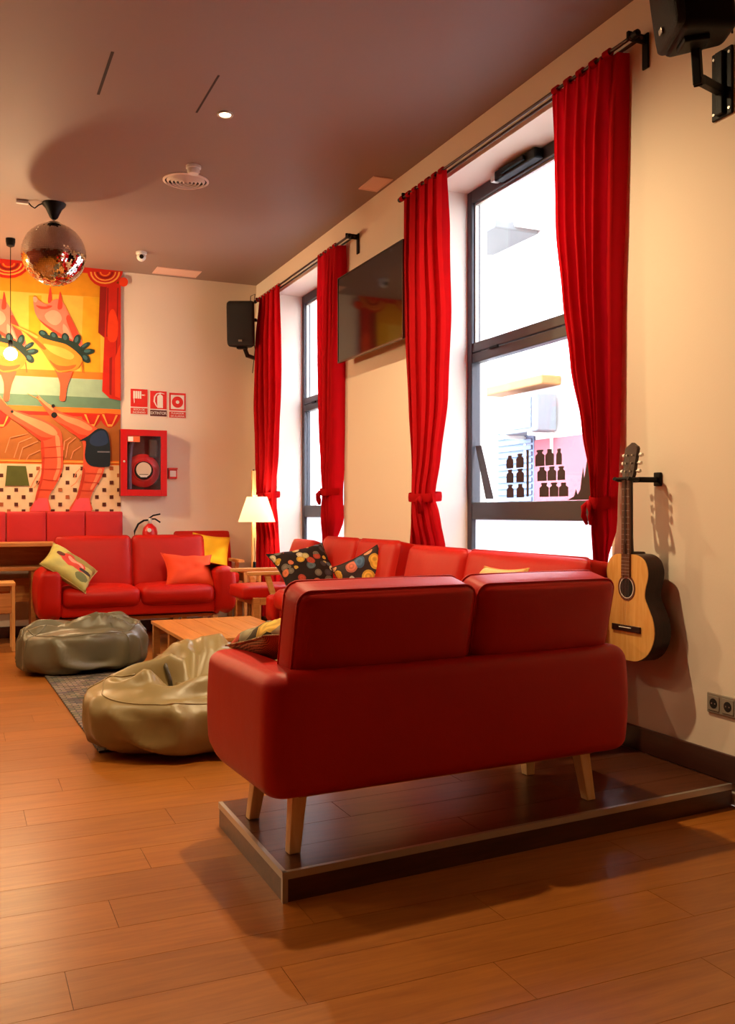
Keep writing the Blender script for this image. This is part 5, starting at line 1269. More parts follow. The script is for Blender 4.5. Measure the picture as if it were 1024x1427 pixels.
('shrimp','shrimp',5,1,[(0.373,2.277),(0.474,2.186),(0.598,2.143),(0.735,2.100),(0.851,2.044),(0.921,1.985),(0.939,1.875),(0.944,1.728),(0.939,1.617),(0.886,1.482),(0.822,1.371),(0.810,1.310),(0.822,1.206),(0.638,1.206),(0.684,1.309),(0.712,1.431),(0.735,1.528),(0.747,1.650),(0.741,1.796),(0.741,1.881),(0.667,1.940),(0.542,2.044),(0.474,2.089),(0.373,2.169),(0.307,2.238),(0.296,2.309)]),
('shrimp_highlight','salmon',6,1,[(0.474,2.168),(0.598,2.125),(0.747,2.076),(0.851,2.019),(0.892,1.960),(0.851,1.940),(0.747,1.985),(0.610,2.059),(0.496,2.126)]),
('shrimp_belly','salmon',6,1,[(0.874,1.947),(0.909,1.923),(0.921,1.777),(0.919,1.629),(0.874,1.506),(0.851,1.518),(0.886,1.629),(0.888,1.751),(0.874,1.873)]),
('shrimp_tail','pink',6,0,[(0.695,1.334),(0.799,1.334),(0.816,1.209),(0.644,1.209)]),
('shrimp_ring','darkshrimp',7,0,[(0.747,1.824),(0.939,1.842),(0.939,1.835),(0.747,1.817)]),
('shrimp_ring','darkshrimp',7,0,[(0.745,1.727),(0.944,1.738),(0.944,1.731),(0.745,1.720)]),
('shrimp_ring','darkshrimp',7,0,[(0.741,1.617),(0.939,1.621),(0.939,1.614),(0.741,1.610)]),
('shrimp_ring','darkshrimp',7,0,[(0.733,1.520),(0.900,1.504),(0.900,1.497),(0.733,1.513)]),
('shrimp_ring','darkshrimp',7,0,[(0.712,1.422),(0.857,1.418),(0.857,1.410),(0.712,1.415)]),
('shrimp','shrimp',5,1,[(0.701,2.317),(0.851,2.215),(0.968,2.153),(1.110,2.115),(1.229,2.046),(1.290,2.011),(1.350,1.988),(1.338,1.875),(1.338,1.662),(1.302,1.537),(1.229,1.411),(1.199,1.312),(1.211,1.206),(1.003,1.206),(1.062,1.336),(1.098,1.460),(1.122,1.584),(1.134,1.733),(1.122,1.893),(1.015,1.976),(0.909,2.058),(0.828,2.128),(0.747,2.234)]),
('shrimp_highlight','salmon',6,1,[(0.874,2.161),(0.991,2.129),(1.110,2.097),(1.217,2.027),(1.181,2.000),(1.086,2.040),(0.968,2.085)]),
('shrimp_belly','salmon',6,1,[(1.278,1.624),(1.314,1.612),(1.266,1.511),(1.217,1.424),(1.199,1.436),(1.241,1.524)]),
('shrimp_tail','pink',6,0,[(1.074,1.336),(1.187,1.337),(1.205,1.209),(1.010,1.209)]),
('shrimp_ring','darkshrimp',7,0,[(1.128,1.588),(1.320,1.578),(1.320,1.571),(1.128,1.580)]),
('shrimp_ring','darkshrimp',7,0,[(1.110,1.501),(1.278,1.490),(1.278,1.483),(1.110,1.493)]),
('shrimp_ring','darkshrimp',7,0,[(1.088,1.414),(1.235,1.409),(1.235,1.402),(1.088,1.406)]),
('shrimp_dress','navy',7,1,[(1.110,1.905),(1.181,1.951),(1.272,2.022),(1.350,2.006),(1.384,1.901),(1.389,1.689),(1.362,1.648),(1.229,1.648),(1.169,1.684),(1.146,1.758),(1.157,1.894),(1.098,1.890)]),
('dress_sheen','blue',8,1,[(1.205,1.945),(1.290,2.004),(1.344,1.988),(1.369,1.888),(1.278,1.848),(1.199,1.871)]),
('dress_trim','grey',8,0,[(1.266,1.800),(1.384,1.801),(1.384,1.789),(1.266,1.788)]),
('shrimp_eye','black',8,1,[(0.888,2.141),(0.880,2.120),(0.860,2.110),(0.841,2.118),(0.832,2.138),(0.841,2.159),(0.860,2.169),(0.880,2.161)]),
('shrimp_eye','black',8,1,[(0.867,2.228),(0.863,2.216),(0.851,2.210),(0.840,2.215),(0.835,2.226),(0.840,2.239),(0.851,2.244),(0.863,2.240)]),
('shrimp_eye','black',8,1,[(0.493,2.156),(0.489,2.146),(0.480,2.141),(0.470,2.145),(0.466,2.155),(0.470,2.166),(0.480,2.170),(0.489,2.166)]),
('shrimp_leg','salmon',4,0,[(0.654,1.919),(0.657,1.912),(0.543,1.860),(0.540,1.867)]),
('shrimp_leg','salmon',4,0,[(0.538,1.864),(0.545,1.862),(0.500,1.716),(0.493,1.719)]),
('shrimp_leg','salmon',4,0,[(0.711,1.884),(0.714,1.877),(0.577,1.812),(0.574,1.819)]),
('shrimp_leg','salmon',4,0,[(0.572,1.817),(0.579,1.815),(0.545,1.693),(0.538,1.695)]),
('shrimp_leg','salmon',4,0,[(0.620,1.954),(0.622,1.947),(0.463,1.905),(0.462,1.912)]),
('shrimp_leg','salmon',4,0,[(0.459,1.910),(0.466,1.908),(0.421,1.762),(0.415,1.765)]),
('shrimp_leg','salmon',4,0,[(0.734,1.800),(0.737,1.793),(0.634,1.741),(0.631,1.748)]),
('shrimp_leg','salmon',4,0,[(0.629,1.747),(0.635,1.743),(0.601,1.682),(0.595,1.685)]),
('shrimp_leg','salmon',4,0,[(0.732,1.627),(0.739,1.624),(0.693,1.526),(0.686,1.529)]),
('shrimp_leg','salmon',4,0,[(0.686,1.529),(0.693,1.526),(0.647,1.429),(0.641,1.432)]),
('shrimp_leg','salmon',4,0,[(0.744,1.567),(0.750,1.564),(0.716,1.478),(0.709,1.481)]),
('shrimp_leg','salmon',4,0,[(0.710,1.482),(0.715,1.477),(0.681,1.428),(0.675,1.433)]),
('shrimp_leg','salmon',4,0,[(1.107,1.636),(1.112,1.630),(1.065,1.580),(1.060,1.585)]),
('shrimp_leg','salmon',4,0,[(1.059,1.584),(1.066,1.582),(1.054,1.532),(1.047,1.534)]),
('shrimp_leg','salmon',4,0,[(1.107,1.573),(1.113,1.569),(1.065,1.482),(1.059,1.486)]),
('shrimp_leg','salmon',4,0,[(1.060,1.487),(1.064,1.481),(1.017,1.443),(1.013,1.449)]),
('shrimp_leg','salmon',4,0,[(1.060,1.931),(1.065,1.925),(0.994,1.862),(0.989,1.867)]),
('shrimp_leg','salmon',4,0,[(0.988,1.865),(0.995,1.864),(0.972,1.728),(0.964,1.729)]),
('shrimp_leg','salmon',4,0,[(1.108,1.846),(1.112,1.840),(1.041,1.789),(1.037,1.795)]),
('shrimp_leg','salmon',4,0,[(1.035,1.793),(1.042,1.791),(1.018,1.716),(1.011,1.719)]),
('shrimp_leg','salmon',4,0,[(1.013,1.930),(1.017,1.924),(0.958,1.885),(0.954,1.891)]),
('shrimp_leg','salmon',4,0,[(0.952,1.888),(0.960,1.888),(0.954,1.802),(0.947,1.802)]),
('feeler','lightgold',6,0,[(0.839,2.230),(0.615,2.339),(0.615,2.335),(0.839,2.223)]),
('feeler','lightgold',6,0,[(0.828,2.205),(0.689,2.355),(0.689,2.351),(0.828,2.198)]),
('feeler','lightgold',6,0,[(0.440,2.211),(0.329,2.360),(0.329,2.356),(0.440,2.205)]),
('shrimp_shade','darkshrimp',6,1,[(0.741,1.881),(0.764,1.870),(0.772,1.773),(0.770,1.651),(0.758,1.529),(0.735,1.431),(0.707,1.322),(0.686,1.321),(0.712,1.431),(0.735,1.528),(0.747,1.650),(0.741,1.796)]),
('shrimp_shade','darkshrimp',6,1,[(1.128,1.633),(1.148,1.621),(1.148,1.559),(1.128,1.460),(1.092,1.336),(1.067,1.336),(1.098,1.460),(1.122,1.571)]),
('shrimp_shade','darkshrimp',6,1,[(0.542,2.050),(0.667,1.949),(0.741,1.887),(0.851,1.921),(0.747,1.924),(0.644,1.987)]),
('shrimp_shade','darkshrimp',6,1,[(0.909,2.064),(1.015,1.986),(1.110,1.911),(1.169,1.950),(1.086,1.966),(0.991,2.031)]),
('shrimp_beak','salmon',6,1,[(0.712,2.308),(0.770,2.272),(0.851,2.203),(0.839,2.184),(0.758,2.253)]),
('pig_head','pig',3,1,[(0.672,3.243),(0.699,3.252),(0.751,3.222),(0.803,3.209),(0.856,3.253),(0.909,3.265),(0.959,3.213),(1.012,3.106),(1.073,2.985),(1.127,2.834),(1.026,2.827),(0.925,2.889),(0.819,2.965),(0.760,3.012),(0.714,3.063),(0.682,3.133)]),
('pig_cheek','pigdark',4,1,[(0.695,3.189),(0.760,3.182),(0.839,3.189),(0.799,3.164),(0.734,3.158)]),
('pig_cheek','piglight',4,1,[(0.773,3.100),(0.839,3.154),(0.905,3.139),(0.932,3.071),(0.879,3.011),(0.813,3.033)]),
('pig_neck','pigdark',4,1,[(0.999,3.119),(1.053,3.018),(1.113,2.861),(1.066,2.844),(1.012,2.966),(0.972,3.082)]),
('pig_eye','pigdark',5,1,[(0.786,3.191),(0.826,3.199),(0.846,3.193),(0.819,3.185)]),
('pig_neck','piglight',4,1,[(0.945,3.031),(0.992,2.978),(1.026,2.883),(0.985,2.880),(0.945,2.947)]),
('pig_ear','pigdark',4,1,[(0.803,3.234),(0.813,3.325),(0.826,3.382),(0.836,3.327),(0.839,3.251),(0.819,3.222)]),
('pig_ear','pigdark',4,1,[(0.892,3.179),(0.905,3.285),(0.915,3.342),(0.932,3.281),(0.939,3.198),(0.919,3.168)]),
('pig_snout','piglight',4,1,[(0.669,3.263),(0.695,3.272),(0.708,3.246),(0.695,3.217),(0.675,3.222)]),
('ruffle','darkgreen',5,1,[(0.800,2.898),(0.788,2.886),(0.768,2.883),(0.746,2.889),(0.727,2.903),(0.718,2.921),(0.720,2.938),(0.732,2.950),(0.752,2.954),(0.775,2.947),(0.793,2.933),(0.802,2.915)]),
('ruffle_sheen','tealblue',6,1,[(0.776,2.915),(0.770,2.909),(0.760,2.907),(0.749,2.910),(0.740,2.917),(0.735,2.926),(0.736,2.935),(0.742,2.941),(0.752,2.943),(0.763,2.939),(0.772,2.932),(0.777,2.923)]),
('ruffle','darkgreen',5,1,[(0.886,2.872),(0.870,2.865),(0.851,2.869),(0.834,2.882),(0.824,2.902),(0.823,2.923),(0.832,2.938),(0.848,2.945),(0.867,2.941),(0.884,2.928),(0.894,2.908),(0.895,2.888)]),
('ruffle_sheen','tealblue',6,1,[(0.868,2.895),(0.860,2.892),(0.851,2.894),(0.842,2.900),(0.837,2.910),(0.837,2.921),(0.842,2.928),(0.850,2.932),(0.859,2.930),(0.867,2.923),(0.872,2.913),(0.873,2.903)]),
('ruffle','darkgreen',5,1,[(0.979,2.843),(0.960,2.843),(0.942,2.857),(0.931,2.880),(0.929,2.906),(0.936,2.929),(0.952,2.942),(0.971,2.942),(0.989,2.928),(1.000,2.905),(1.002,2.879),(0.994,2.856)]),
('ruffle_sheen','tealblue',6,1,[(0.968,2.874),(0.958,2.874),(0.950,2.881),(0.944,2.893),(0.943,2.906),(0.947,2.917),(0.955,2.924),(0.964,2.924),(0.973,2.917),(0.979,2.905),(0.980,2.892),(0.976,2.881)]),
('ruffle','darkgreen',5,1,[(1.054,2.822),(1.041,2.834),(1.036,2.858),(1.041,2.888),(1.054,2.916),(1.073,2.934),(1.091,2.937),(1.105,2.925),(1.110,2.901),(1.105,2.870),(1.091,2.843),(1.073,2.825)]),
('ruffle_sheen','tealblue',6,1,[(1.059,2.857),(1.053,2.863),(1.050,2.876),(1.053,2.891),(1.060,2.904),(1.069,2.913),(1.078,2.915),(1.085,2.909),(1.087,2.897),(1.085,2.882),(1.078,2.868),(1.069,2.859)]),
('ruffle','darkgreen',5,1,[(1.195,2.866),(1.195,2.852),(1.182,2.831),(1.160,2.810),(1.135,2.794),(1.113,2.787),(1.100,2.791),(1.100,2.806),(1.112,2.826),(1.134,2.847),(1.160,2.864),(1.182,2.870)]),
('ruffle_sheen','tealblue',6,1,[(1.167,2.854),(1.167,2.847),(1.161,2.837),(1.150,2.826),(1.137,2.818),(1.126,2.814),(1.119,2.817),(1.119,2.824),(1.126,2.834),(1.137,2.845),(1.149,2.853),(1.161,2.856)]),
('ruffle','darkgreen',5,1,[(1.239,2.787),(1.232,2.770),(1.210,2.755),(1.178,2.745),(1.145,2.743),(1.121,2.749),(1.110,2.762),(1.117,2.778),(1.139,2.793),(1.171,2.803),(1.204,2.806),(1.228,2.800)]),
('ruffle_sheen','tealblue',6,1,[(1.202,2.787),(1.199,2.779),(1.188,2.771),(1.172,2.766),(1.156,2.765),(1.143,2.768),(1.138,2.775),(1.142,2.783),(1.153,2.790),(1.169,2.795),(1.185,2.797),(1.197,2.794)]),
('ruffle','darkgreen',5,1,[(1.192,2.671),(1.175,2.663),(1.152,2.668),(1.130,2.683),(1.114,2.705),(1.109,2.729),(1.116,2.747),(1.133,2.755),(1.156,2.751),(1.178,2.735),(1.194,2.713),(1.199,2.689)]),
('ruffle_sheen','tealblue',6,1,[(1.169,2.697),(1.160,2.693),(1.149,2.695),(1.138,2.703),(1.130,2.714),(1.127,2.726),(1.131,2.735),(1.140,2.739),(1.151,2.737),(1.162,2.729),(1.170,2.718),(1.172,2.706)]),
('ruffle_band','darkgreen',5,1,[(0.734,2.930),(0.859,2.898),(0.992,2.880),(1.093,2.832),(1.154,2.730),(1.113,2.692),(1.026,2.771),(0.892,2.817),(0.773,2.864)]),
('ham','ham',7,1,[(0.469,2.991),(0.526,2.975),(0.630,2.936),(0.714,2.894),(0.803,2.866),(0.905,2.846),(0.972,2.830),(1.046,2.783),(1.111,2.720),(1.120,2.675),(1.073,2.605),(0.992,2.572),(0.892,2.559),(0.819,2.645),(0.751,2.751),(0.699,2.813),(0.604,2.906),(0.526,2.948)]),
('ham_highlight','lightham',8,1,[(0.760,2.821),(0.839,2.813),(0.959,2.787),(1.046,2.730),(1.012,2.686),(0.919,2.707),(0.826,2.750)]),
('ham_shade','darkham',8,1,[(0.813,2.672),(0.879,2.628),(0.972,2.620),(1.066,2.640),(1.026,2.595),(0.945,2.576),(0.885,2.580)]),
('ham_stand','shrimp',6,1,[(0.863,2.592),(0.945,2.555),(1.026,2.574),(1.023,2.539),(0.989,2.446),(0.972,2.361),(0.959,2.284),(0.912,2.288),(0.915,2.372),(0.912,2.456),(0.885,2.538)]),
('pig_jaw','pigdark',4,1,[(0.714,3.063),(0.760,3.029),(0.819,2.992),(0.925,2.931),(1.026,2.883),(1.012,2.854),(0.919,2.903),(0.819,2.965),(0.760,3.012)]),
('ham_ridge','darkham',8,1,[(0.604,2.913),(0.708,2.852),(0.786,2.782),(0.760,2.766),(0.695,2.823)]),
('ham_sheen','lightham',8,1,[(0.514,2.974),(0.630,2.929),(0.708,2.887),(0.695,2.872),(0.617,2.914)]),
('ham_string','darkham',6,0,[(1.110,2.685),(1.120,2.686),(1.134,2.567),(1.123,2.566)]),
('pig_head','pig',3,1,[(0.176,3.197),(0.201,3.206),(0.251,3.176),(0.301,3.163),(0.352,3.206),(0.403,3.218),(0.450,3.167),(0.501,3.062),(0.559,2.944),(0.610,2.796),(0.514,2.789),(0.418,2.851),(0.317,2.924),(0.260,2.971),(0.216,3.021),(0.185,3.089)]),
('pig_cheek','pigdark',4,1,[(0.198,3.145),(0.260,3.137),(0.335,3.143),(0.298,3.120),(0.235,3.114)]),
('pig_cheek','piglight',4,1,[(0.273,3.056),(0.335,3.109),(0.399,3.095),(0.424,3.029),(0.373,2.970),(0.310,2.992)]),
('pig_neck','pigdark',4,1,[(0.488,3.075),(0.539,2.977),(0.597,2.823),(0.552,2.806),(0.501,2.925),(0.462,3.039)]),
('pig_eye','pigdark',5,1,[(0.285,3.146),(0.323,3.153),(0.342,3.148),(0.317,3.140)]),
('pig_neck','piglight',4,1,[(0.437,2.989),(0.482,2.938),(0.514,2.844),(0.475,2.841),(0.437,2.907)]),
('pig_ear','pigdark',4,1,[(0.301,3.188),(0.310,3.277),(0.323,3.332),(0.332,3.279),(0.335,3.205),(0.317,3.176)]),
('pig_ear','pigdark',4,1,[(0.386,3.134),(0.399,3.238),(0.408,3.293),(0.424,3.233),(0.430,3.152),(0.411,3.123)]),
('pig_snout','piglight',4,1,[(0.173,3.216),(0.198,3.226),(0.210,3.200),(0.198,3.172),(0.179,3.177)]),
('ruffle','darkgreen',5,1,[(0.299,2.860),(0.286,2.848),(0.267,2.845),(0.246,2.851),(0.229,2.865),(0.220,2.882),(0.222,2.899),(0.234,2.911),(0.253,2.914),(0.274,2.908),(0.291,2.894),(0.300,2.876)]),
('ruffle_sheen','tealblue',6,1,[(0.275,2.876),(0.269,2.870),(0.260,2.869),(0.249,2.872),(0.241,2.878),(0.236,2.887),(0.237,2.896),(0.243,2.901),(0.253,2.903),(0.263,2.900),(0.272,2.893),(0.276,2.884)]),
('ruffle','darkgreen',5,1,[(0.380,2.834),(0.365,2.827),(0.347,2.831),(0.331,2.844),(0.321,2.863),(0.320,2.883),(0.329,2.899),(0.344,2.906),(0.362,2.902),(0.378,2.888),(0.388,2.869),(0.388,2.849)]),
('ruffle_sheen','tealblue',6,1,[(0.363,2.856),(0.356,2.853),(0.347,2.855),(0.339,2.862),(0.334,2.871),(0.334,2.881),(0.338,2.889),(0.345,2.892),(0.354,2.891),(0.362,2.884),(0.367,2.874),(0.368,2.864)]),
('ruffle','darkgreen',5,1,[(0.469,2.805),(0.450,2.805),(0.434,2.819),(0.423,2.841),(0.421,2.867),(0.428,2.889),(0.443,2.902),(0.462,2.902),(0.478,2.889),(0.489,2.866),(0.491,2.840),(0.484,2.818)]),
('ruffle_sheen','tealblue',6,1,[(0.459,2.836),(0.449,2.836),(0.441,2.843),(0.436,2.854),(0.435,2.867),(0.438,2.878),(0.446,2.884),(0.455,2.884),(0.463,2.878),(0.469,2.866),(0.470,2.853),(0.466,2.842)]),
('ruffle','darkgreen',5,1,[(0.541,2.784),(0.528,2.796),(0.523,2.820),(0.528,2.850),(0.541,2.877),(0.559,2.894),(0.576,2.897),(0.589,2.885),(0.594,2.861),(0.589,2.832),(0.576,2.805),(0.558,2.787)]),
('ruffle_sheen','tealblue',6,1,[(0.546,2.819),(0.539,2.825),(0.537,2.837),(0.539,2.852),(0.546,2.865),(0.555,2.874),(0.564,2.876),(0.570,2.870),(0.572,2.858),(0.570,2.843),(0.563,2.829),(0.555,2.821)]),
('ruffle','darkgreen',5,1,[(0.675,2.827),(0.675,2.813),(0.663,2.793),(0.642,2.773),(0.618,2.757),(0.597,2.750),(0.584,2.755),(0.584,2.769),(0.596,2.789),(0.617,2.809),(0.642,2.825),(0.663,2.832)]),
('ruffle_sheen','tealblue',6,1,[(0.648,2.816),(0.649,2.809),(0.643,2.799),(0.632,2.788),(0.620,2.781),(0.609,2.777),(0.603,2.779),(0.603,2.786),(0.609,2.797),(0.620,2.807),(0.632,2.815),(0.642,2.818)]),
('ruffle','darkgreen',5,1,[(0.717,2.750),(0.710,2.734),(0.689,2.719),(0.659,2.709),(0.628,2.707),(0.604,2.713),(0.594,2.726),(0.601,2.741),(0.622,2.756),(0.652,2.766),(0.683,2.769),(0.707,2.763)]),
('ruffle_sheen','tealblue',6,1,[(0.682,2.750),(0.679,2.742),(0.668,2.735),(0.653,2.730),(0.638,2.729),(0.626,2.732),(0.621,2.738),(0.624,2.746),(0.635,2.754),(0.650,2.759),(0.666,2.760),(0.677,2.757)]),
('ruffle','darkgreen',5,1,[(0.672,2.637),(0.656,2.629),(0.634,2.634),(0.613,2.649),(0.598,2.671),(0.593,2.694),(0.600,2.711),(0.616,2.719),(0.638,2.715),(0.659,2.700),(0.674,2.678),(0.679,2.655)]),
('ruffle_sheen','tealblue',6,1,[(0.650,2.662),(0.642,2.659),(0.631,2.661),(0.621,2.668),(0.613,2.679),(0.611,2.691),(0.614,2.700),(0.622,2.703),(0.633,2.701),(0.644,2.694),(0.651,2.683),(0.654,2.671)]),
('ruffle_band','darkgreen',5,1,[(0.235,2.891),(0.354,2.859),(0.482,2.842),(0.578,2.794),(0.636,2.695),(0.597,2.658),(0.514,2.735),(0.386,2.780),(0.273,2.826)]),
('ham','ham',7,1,[(-0.018,2.951),(0.037,2.936),(0.135,2.897),(0.216,2.856),(0.301,2.828),(0.399,2.808),(0.462,2.793),(0.533,2.746),(0.595,2.685),(0.604,2.641),(0.559,2.573),(0.482,2.541),(0.386,2.528),(0.317,2.612),(0.251,2.716),(0.201,2.777),(0.111,2.868),(0.037,2.909)]),
('ham_highlight','lightham',8,1,[(0.260,2.785),(0.335,2.776),(0.450,2.751),(0.533,2.695),(0.501,2.652),(0.411,2.673),(0.323,2.714)]),
('ham_shade','darkham',8,1,[(0.310,2.639),(0.373,2.595),(0.462,2.587),(0.552,2.607),(0.514,2.563),(0.437,2.545),(0.380,2.548)]),
('ham_stand','shrimp',6,1,[(0.358,2.560),(0.437,2.524),(0.514,2.543),(0.511,2.508),(0.478,2.418),(0.462,2.335),(0.450,2.259),(0.405,2.263),(0.408,2.345),(0.405,2.427),(0.380,2.507)]),
('pig_jaw','pigdark',4,1,[(0.216,3.021),(0.260,2.988),(0.317,2.952),(0.418,2.892),(0.514,2.844),(0.501,2.816),(0.411,2.864),(0.317,2.924),(0.260,2.971)]),
('ham_ridge','darkham',8,1,[(0.111,2.874),(0.210,2.815),(0.285,2.746),(0.260,2.730),(0.198,2.787)]),
('ham_sheen','lightham',8,1,[(0.024,2.935),(0.135,2.890),(0.210,2.848),(0.198,2.834),(0.123,2.875)]),
('ham_string','darkham',6,0,[(0.594,2.651),(0.604,2.652),(0.617,2.535),(0.607,2.535)]),
('pig_head','pig',3,1,[(-0.298,3.152),(-0.274,3.161),(-0.226,3.133),(-0.178,3.120),(-0.130,3.161),(-0.082,3.173),(-0.037,3.123),(0.012,3.021),(0.067,2.905),(0.117,2.761),(0.024,2.754),(-0.067,2.814),(-0.164,2.886),(-0.218,2.931),(-0.260,2.980),(-0.290,3.048)]),
('pig_cheek','pigdark',4,1,[(-0.278,3.102),(-0.218,3.094),(-0.146,3.100),(-0.182,3.077),(-0.242,3.072)]),
('pig_cheek','piglight',4,1,[(-0.206,3.015),(-0.146,3.067),(-0.085,3.052),(-0.061,2.988),(-0.110,2.930),(-0.170,2.952)]),
('pig_neck','pigdark',4,1,[(-2.990,3.033),(0.049,2.937),(0.104,2.787),(0.061,2.770),(0.012,2.887),(-0.024,2.997)]),
('pig_eye','pigdark',5,1,[(-0.194,3.102),(-0.158,3.110),(-0.140,3.105),(-0.164,3.097)]),
('pig_neck','piglight',4,1,[(-0.049,2.949),(-0.006,2.899),(0.024,2.807),(-0.012,2.805),(-0.049,2.869)]),
('pig_ear','pigdark',4,1,[(-0.178,3.144),(-0.170,3.231),(-0.158,3.285),(-0.149,3.233),(-0.146,3.160),(-0.164,3.132)]),
('pig_ear','pigdark',4,1,[(-0.097,3.091),(-0.085,3.192),(-0.076,3.246),(-0.061,3.188),(-0.055,3.108),(-0.073,3.080)]),
('pig_snout','piglight',4,1,[(-0.301,3.172),(-0.278,3.181),(-0.266,3.155),(-0.278,3.128),(-0.295,3.133)]),
('ruffle','darkgreen',5,1,[(-0.181,2.823),(-0.193,2.811),(-0.211,2.808),(-0.231,2.814),(-0.248,2.828),(-0.256,2.845),(-0.255,2.861),(-0.243,2.873),(-0.225,2.876),(-0.205,2.870),(-0.188,2.856),(-0.179,2.839)]),
('ruffle_sheen','tealblue',6,1,[(-0.203,2.839),(-0.209,2.833),(-0.218,2.832),(-0.228,2.835),(-0.236,2.841),(-0.241,2.850),(-0.240,2.858),(-0.234,2.864),(-0.225,2.865),(-0.215,2.862),(-0.207,2.856),(-0.202,2.847)]),
('ruffle','darkgreen',5,1,[(-0.103,2.797),(-0.118,2.791),(-0.135,2.794),(-0.150,2.808),(-0.159,2.826),(-0.160,2.846),(-0.152,2.861),(-0.137,2.868),(-0.120,2.864),(-0.105,2.851),(-0.096,2.832),(-0.095,2.812)]),
('ruffle_sheen','tealblue',6,1,[(-0.119,2.820),(-0.126,2.816),(-0.135,2.818),(-0.143,2.825),(-0.147,2.834),(-0.148,2.844),(-0.143,2.851),(-0.136,2.855),(-0.128,2.853),(-0.120,2.846),(-0.115,2.837),(-0.115,2.827)]),
('ruffle','darkgreen',5,1,[(-0.018,2.769),(-0.036,2.770),(-0.052,2.782),(-0.062,2.805),(-0.064,2.830),(-0.057,2.852),(-0.043,2.864),(-0.025,2.864),(-0.009,2.851),(-2.990,2.829),(0.003,2.803),(-0.004,2.782)]),
('ruffle_sheen','tealblue',6,1,[(-0.028,2.799),(-0.037,2.799),(-0.045,2.806),(-0.050,2.817),(-0.051,2.830),(-0.047,2.840),(-0.040,2.847),(-0.032,2.846),(-0.024,2.840),(-0.018,2.829),(-0.017,2.816),(-0.021,2.805)]),
('ruffle','darkgreen',5,1,[(0.051,2.749),(0.038,2.760),(0.034,2.784),(0.038,2.813),(0.051,2.839),(0.068,2.856),(0.084,2.859),(0.097,2.847),(0.101,2.824),(0.097,2.795),(0.084,2.769),(0.067,2.752)]),
('ruffle_sheen','tealblue',6,1,[(0.055,2.783),(0.049,2.789),(0.047,2.800),(0.049,2.815),(0.055,2.828),(0.064,2.836),(0.072,2.838),(0.078,2.832),(0.081,2.820),(0.078,2.806),(0.072,2.793),(0.064,2.784)]),
('ruffle','darkgreen',5,1,[(0.179,2.791),(0.179,2.777),(0.167,2.757),(0.147,2.737),(0.124,2.722),(0.104,2.715),(0.092,2.720),(0.092,2.733),(0.103,2.753),(0.124,2.773),(0.147,2.789),(0.167,2.795)]),
('ruffle_sheen','tealblue',6,1,[(0.153,2.779),(0.153,2.772),(0.148,2.763),(0.138,2.753),(0.126,2.745),(0.116,2.742),(0.110,2.744),(0.110,2.751),(0.116,2.761),(0.126,2.771),(0.137,2.778),(0.148,2.781)]),
('ruffle','darkgreen',5,1,[(0.219,2.715),(0.213,2.699),(0.192,2.685),(0.163,2.675),(0.134,2.673),(0.111,2.679),(0.102,2.691),(0.108,2.707),(0.128,2.721),(0.157,2.731),(0.187,2.733),(0.209,2.727)]),
('ruffle_sheen','tealblue',6,1,[(0.186,2.715),(0.183,2.708),(0.172,2.700),(0.158,2.696),(0.143,2.694),(0.132,2.697),(0.127,2.704),(0.130,2.711),(0.141,2.719),(0.155,2.723),(0.170,2.725),(0.181,2.722)]),
('ruffle','darkgreen',5,1,[(0.176,2.605),(0.160,2.597),(0.140,2.601),(0.119,2.616),(0.105,2.638),(0.101,2.660),(0.107,2.677),(0.123,2.685),(0.144,2.681),(0.164,2.666),(0.178,2.645),(0.183,2.622)]),
('ruffle_sheen','tealblue',6,1,[(0.155,2.629),(0.147,2.626),(0.137,2.628),(0.127,2.635),(0.120,2.646),(0.117,2.657),(0.121,2.666),(0.128,2.670),(0.139,2.667),(0.149,2.660),(0.156,2.649),(0.158,2.638)]),
('ruffle_band','darkgreen',5,1,[(-0.242,2.853),(-0.128,2.822),(-0.006,2.805),(0.086,2.758),(0.142,2.661),(0.104,2.625),(0.024,2.700),(-0.097,2.745),(-0.206,2.790)]),
('ham','ham',7,1,[(-0.484,2.913),(-0.431,2.898),(-0.337,2.859),(-0.260,2.819),(-0.178,2.792),(-0.085,2.772),(-0.024,2.757),(0.043,2.712),(0.102,2.652),(0.111,2.609),(0.067,2.542),(-0.006,2.511),(-0.097,2.499),(-0.164,2.581),(-0.226,2.683),(-0.274,2.742),(-0.361,2.831),(-0.431,2.871)]),
('ham_highlight','lightham',8,1,[(-0.218,2.749),(-0.146,2.741),(-0.037,2.716),(0.043,2.661),(0.012,2.619),(-0.073,2.640),(-0.158,2.681)]),
('ham_shade','darkham',8,1,[(-0.170,2.607),(-0.110,2.564),(-0.024,2.556),(0.061,2.575),(0.024,2.533),(-0.049,2.515),(-0.103,2.518)]),
('ham_stand','shrimp',6,1,[(-0.124,2.530),(-0.049,2.495),(0.024,2.513),(0.022,2.479),(-0.009,2.390),(-0.024,2.309),(-0.037,2.235),(-0.079,2.240),(-0.076,2.320),(-0.079,2.400),(-0.103,2.478)]),
('pig_jaw','pigdark',4,1,[(-0.260,2.980),(-0.218,2.948),(-0.164,2.913),(-0.067,2.854),(0.024,2.807),(0.012,2.780),(-0.073,2.827),(-0.164,2.886),(-0.218,2.931)]),
('ham_ridge','darkham',8,1,[(-0.361,2.838),(-0.266,2.779),(-0.194,2.711),(-0.218,2.696),(-0.278,2.752)]),
('ham_sheen','lightham',8,1,[(-0.443,2.897),(-0.337,2.853),(-0.266,2.812),(-0.278,2.798),(-0.349,2.838)]),
('ham_string','darkham',6,0,[(0.101,2.618),(0.111,2.619),(0.123,2.505),(0.114,2.505)]),
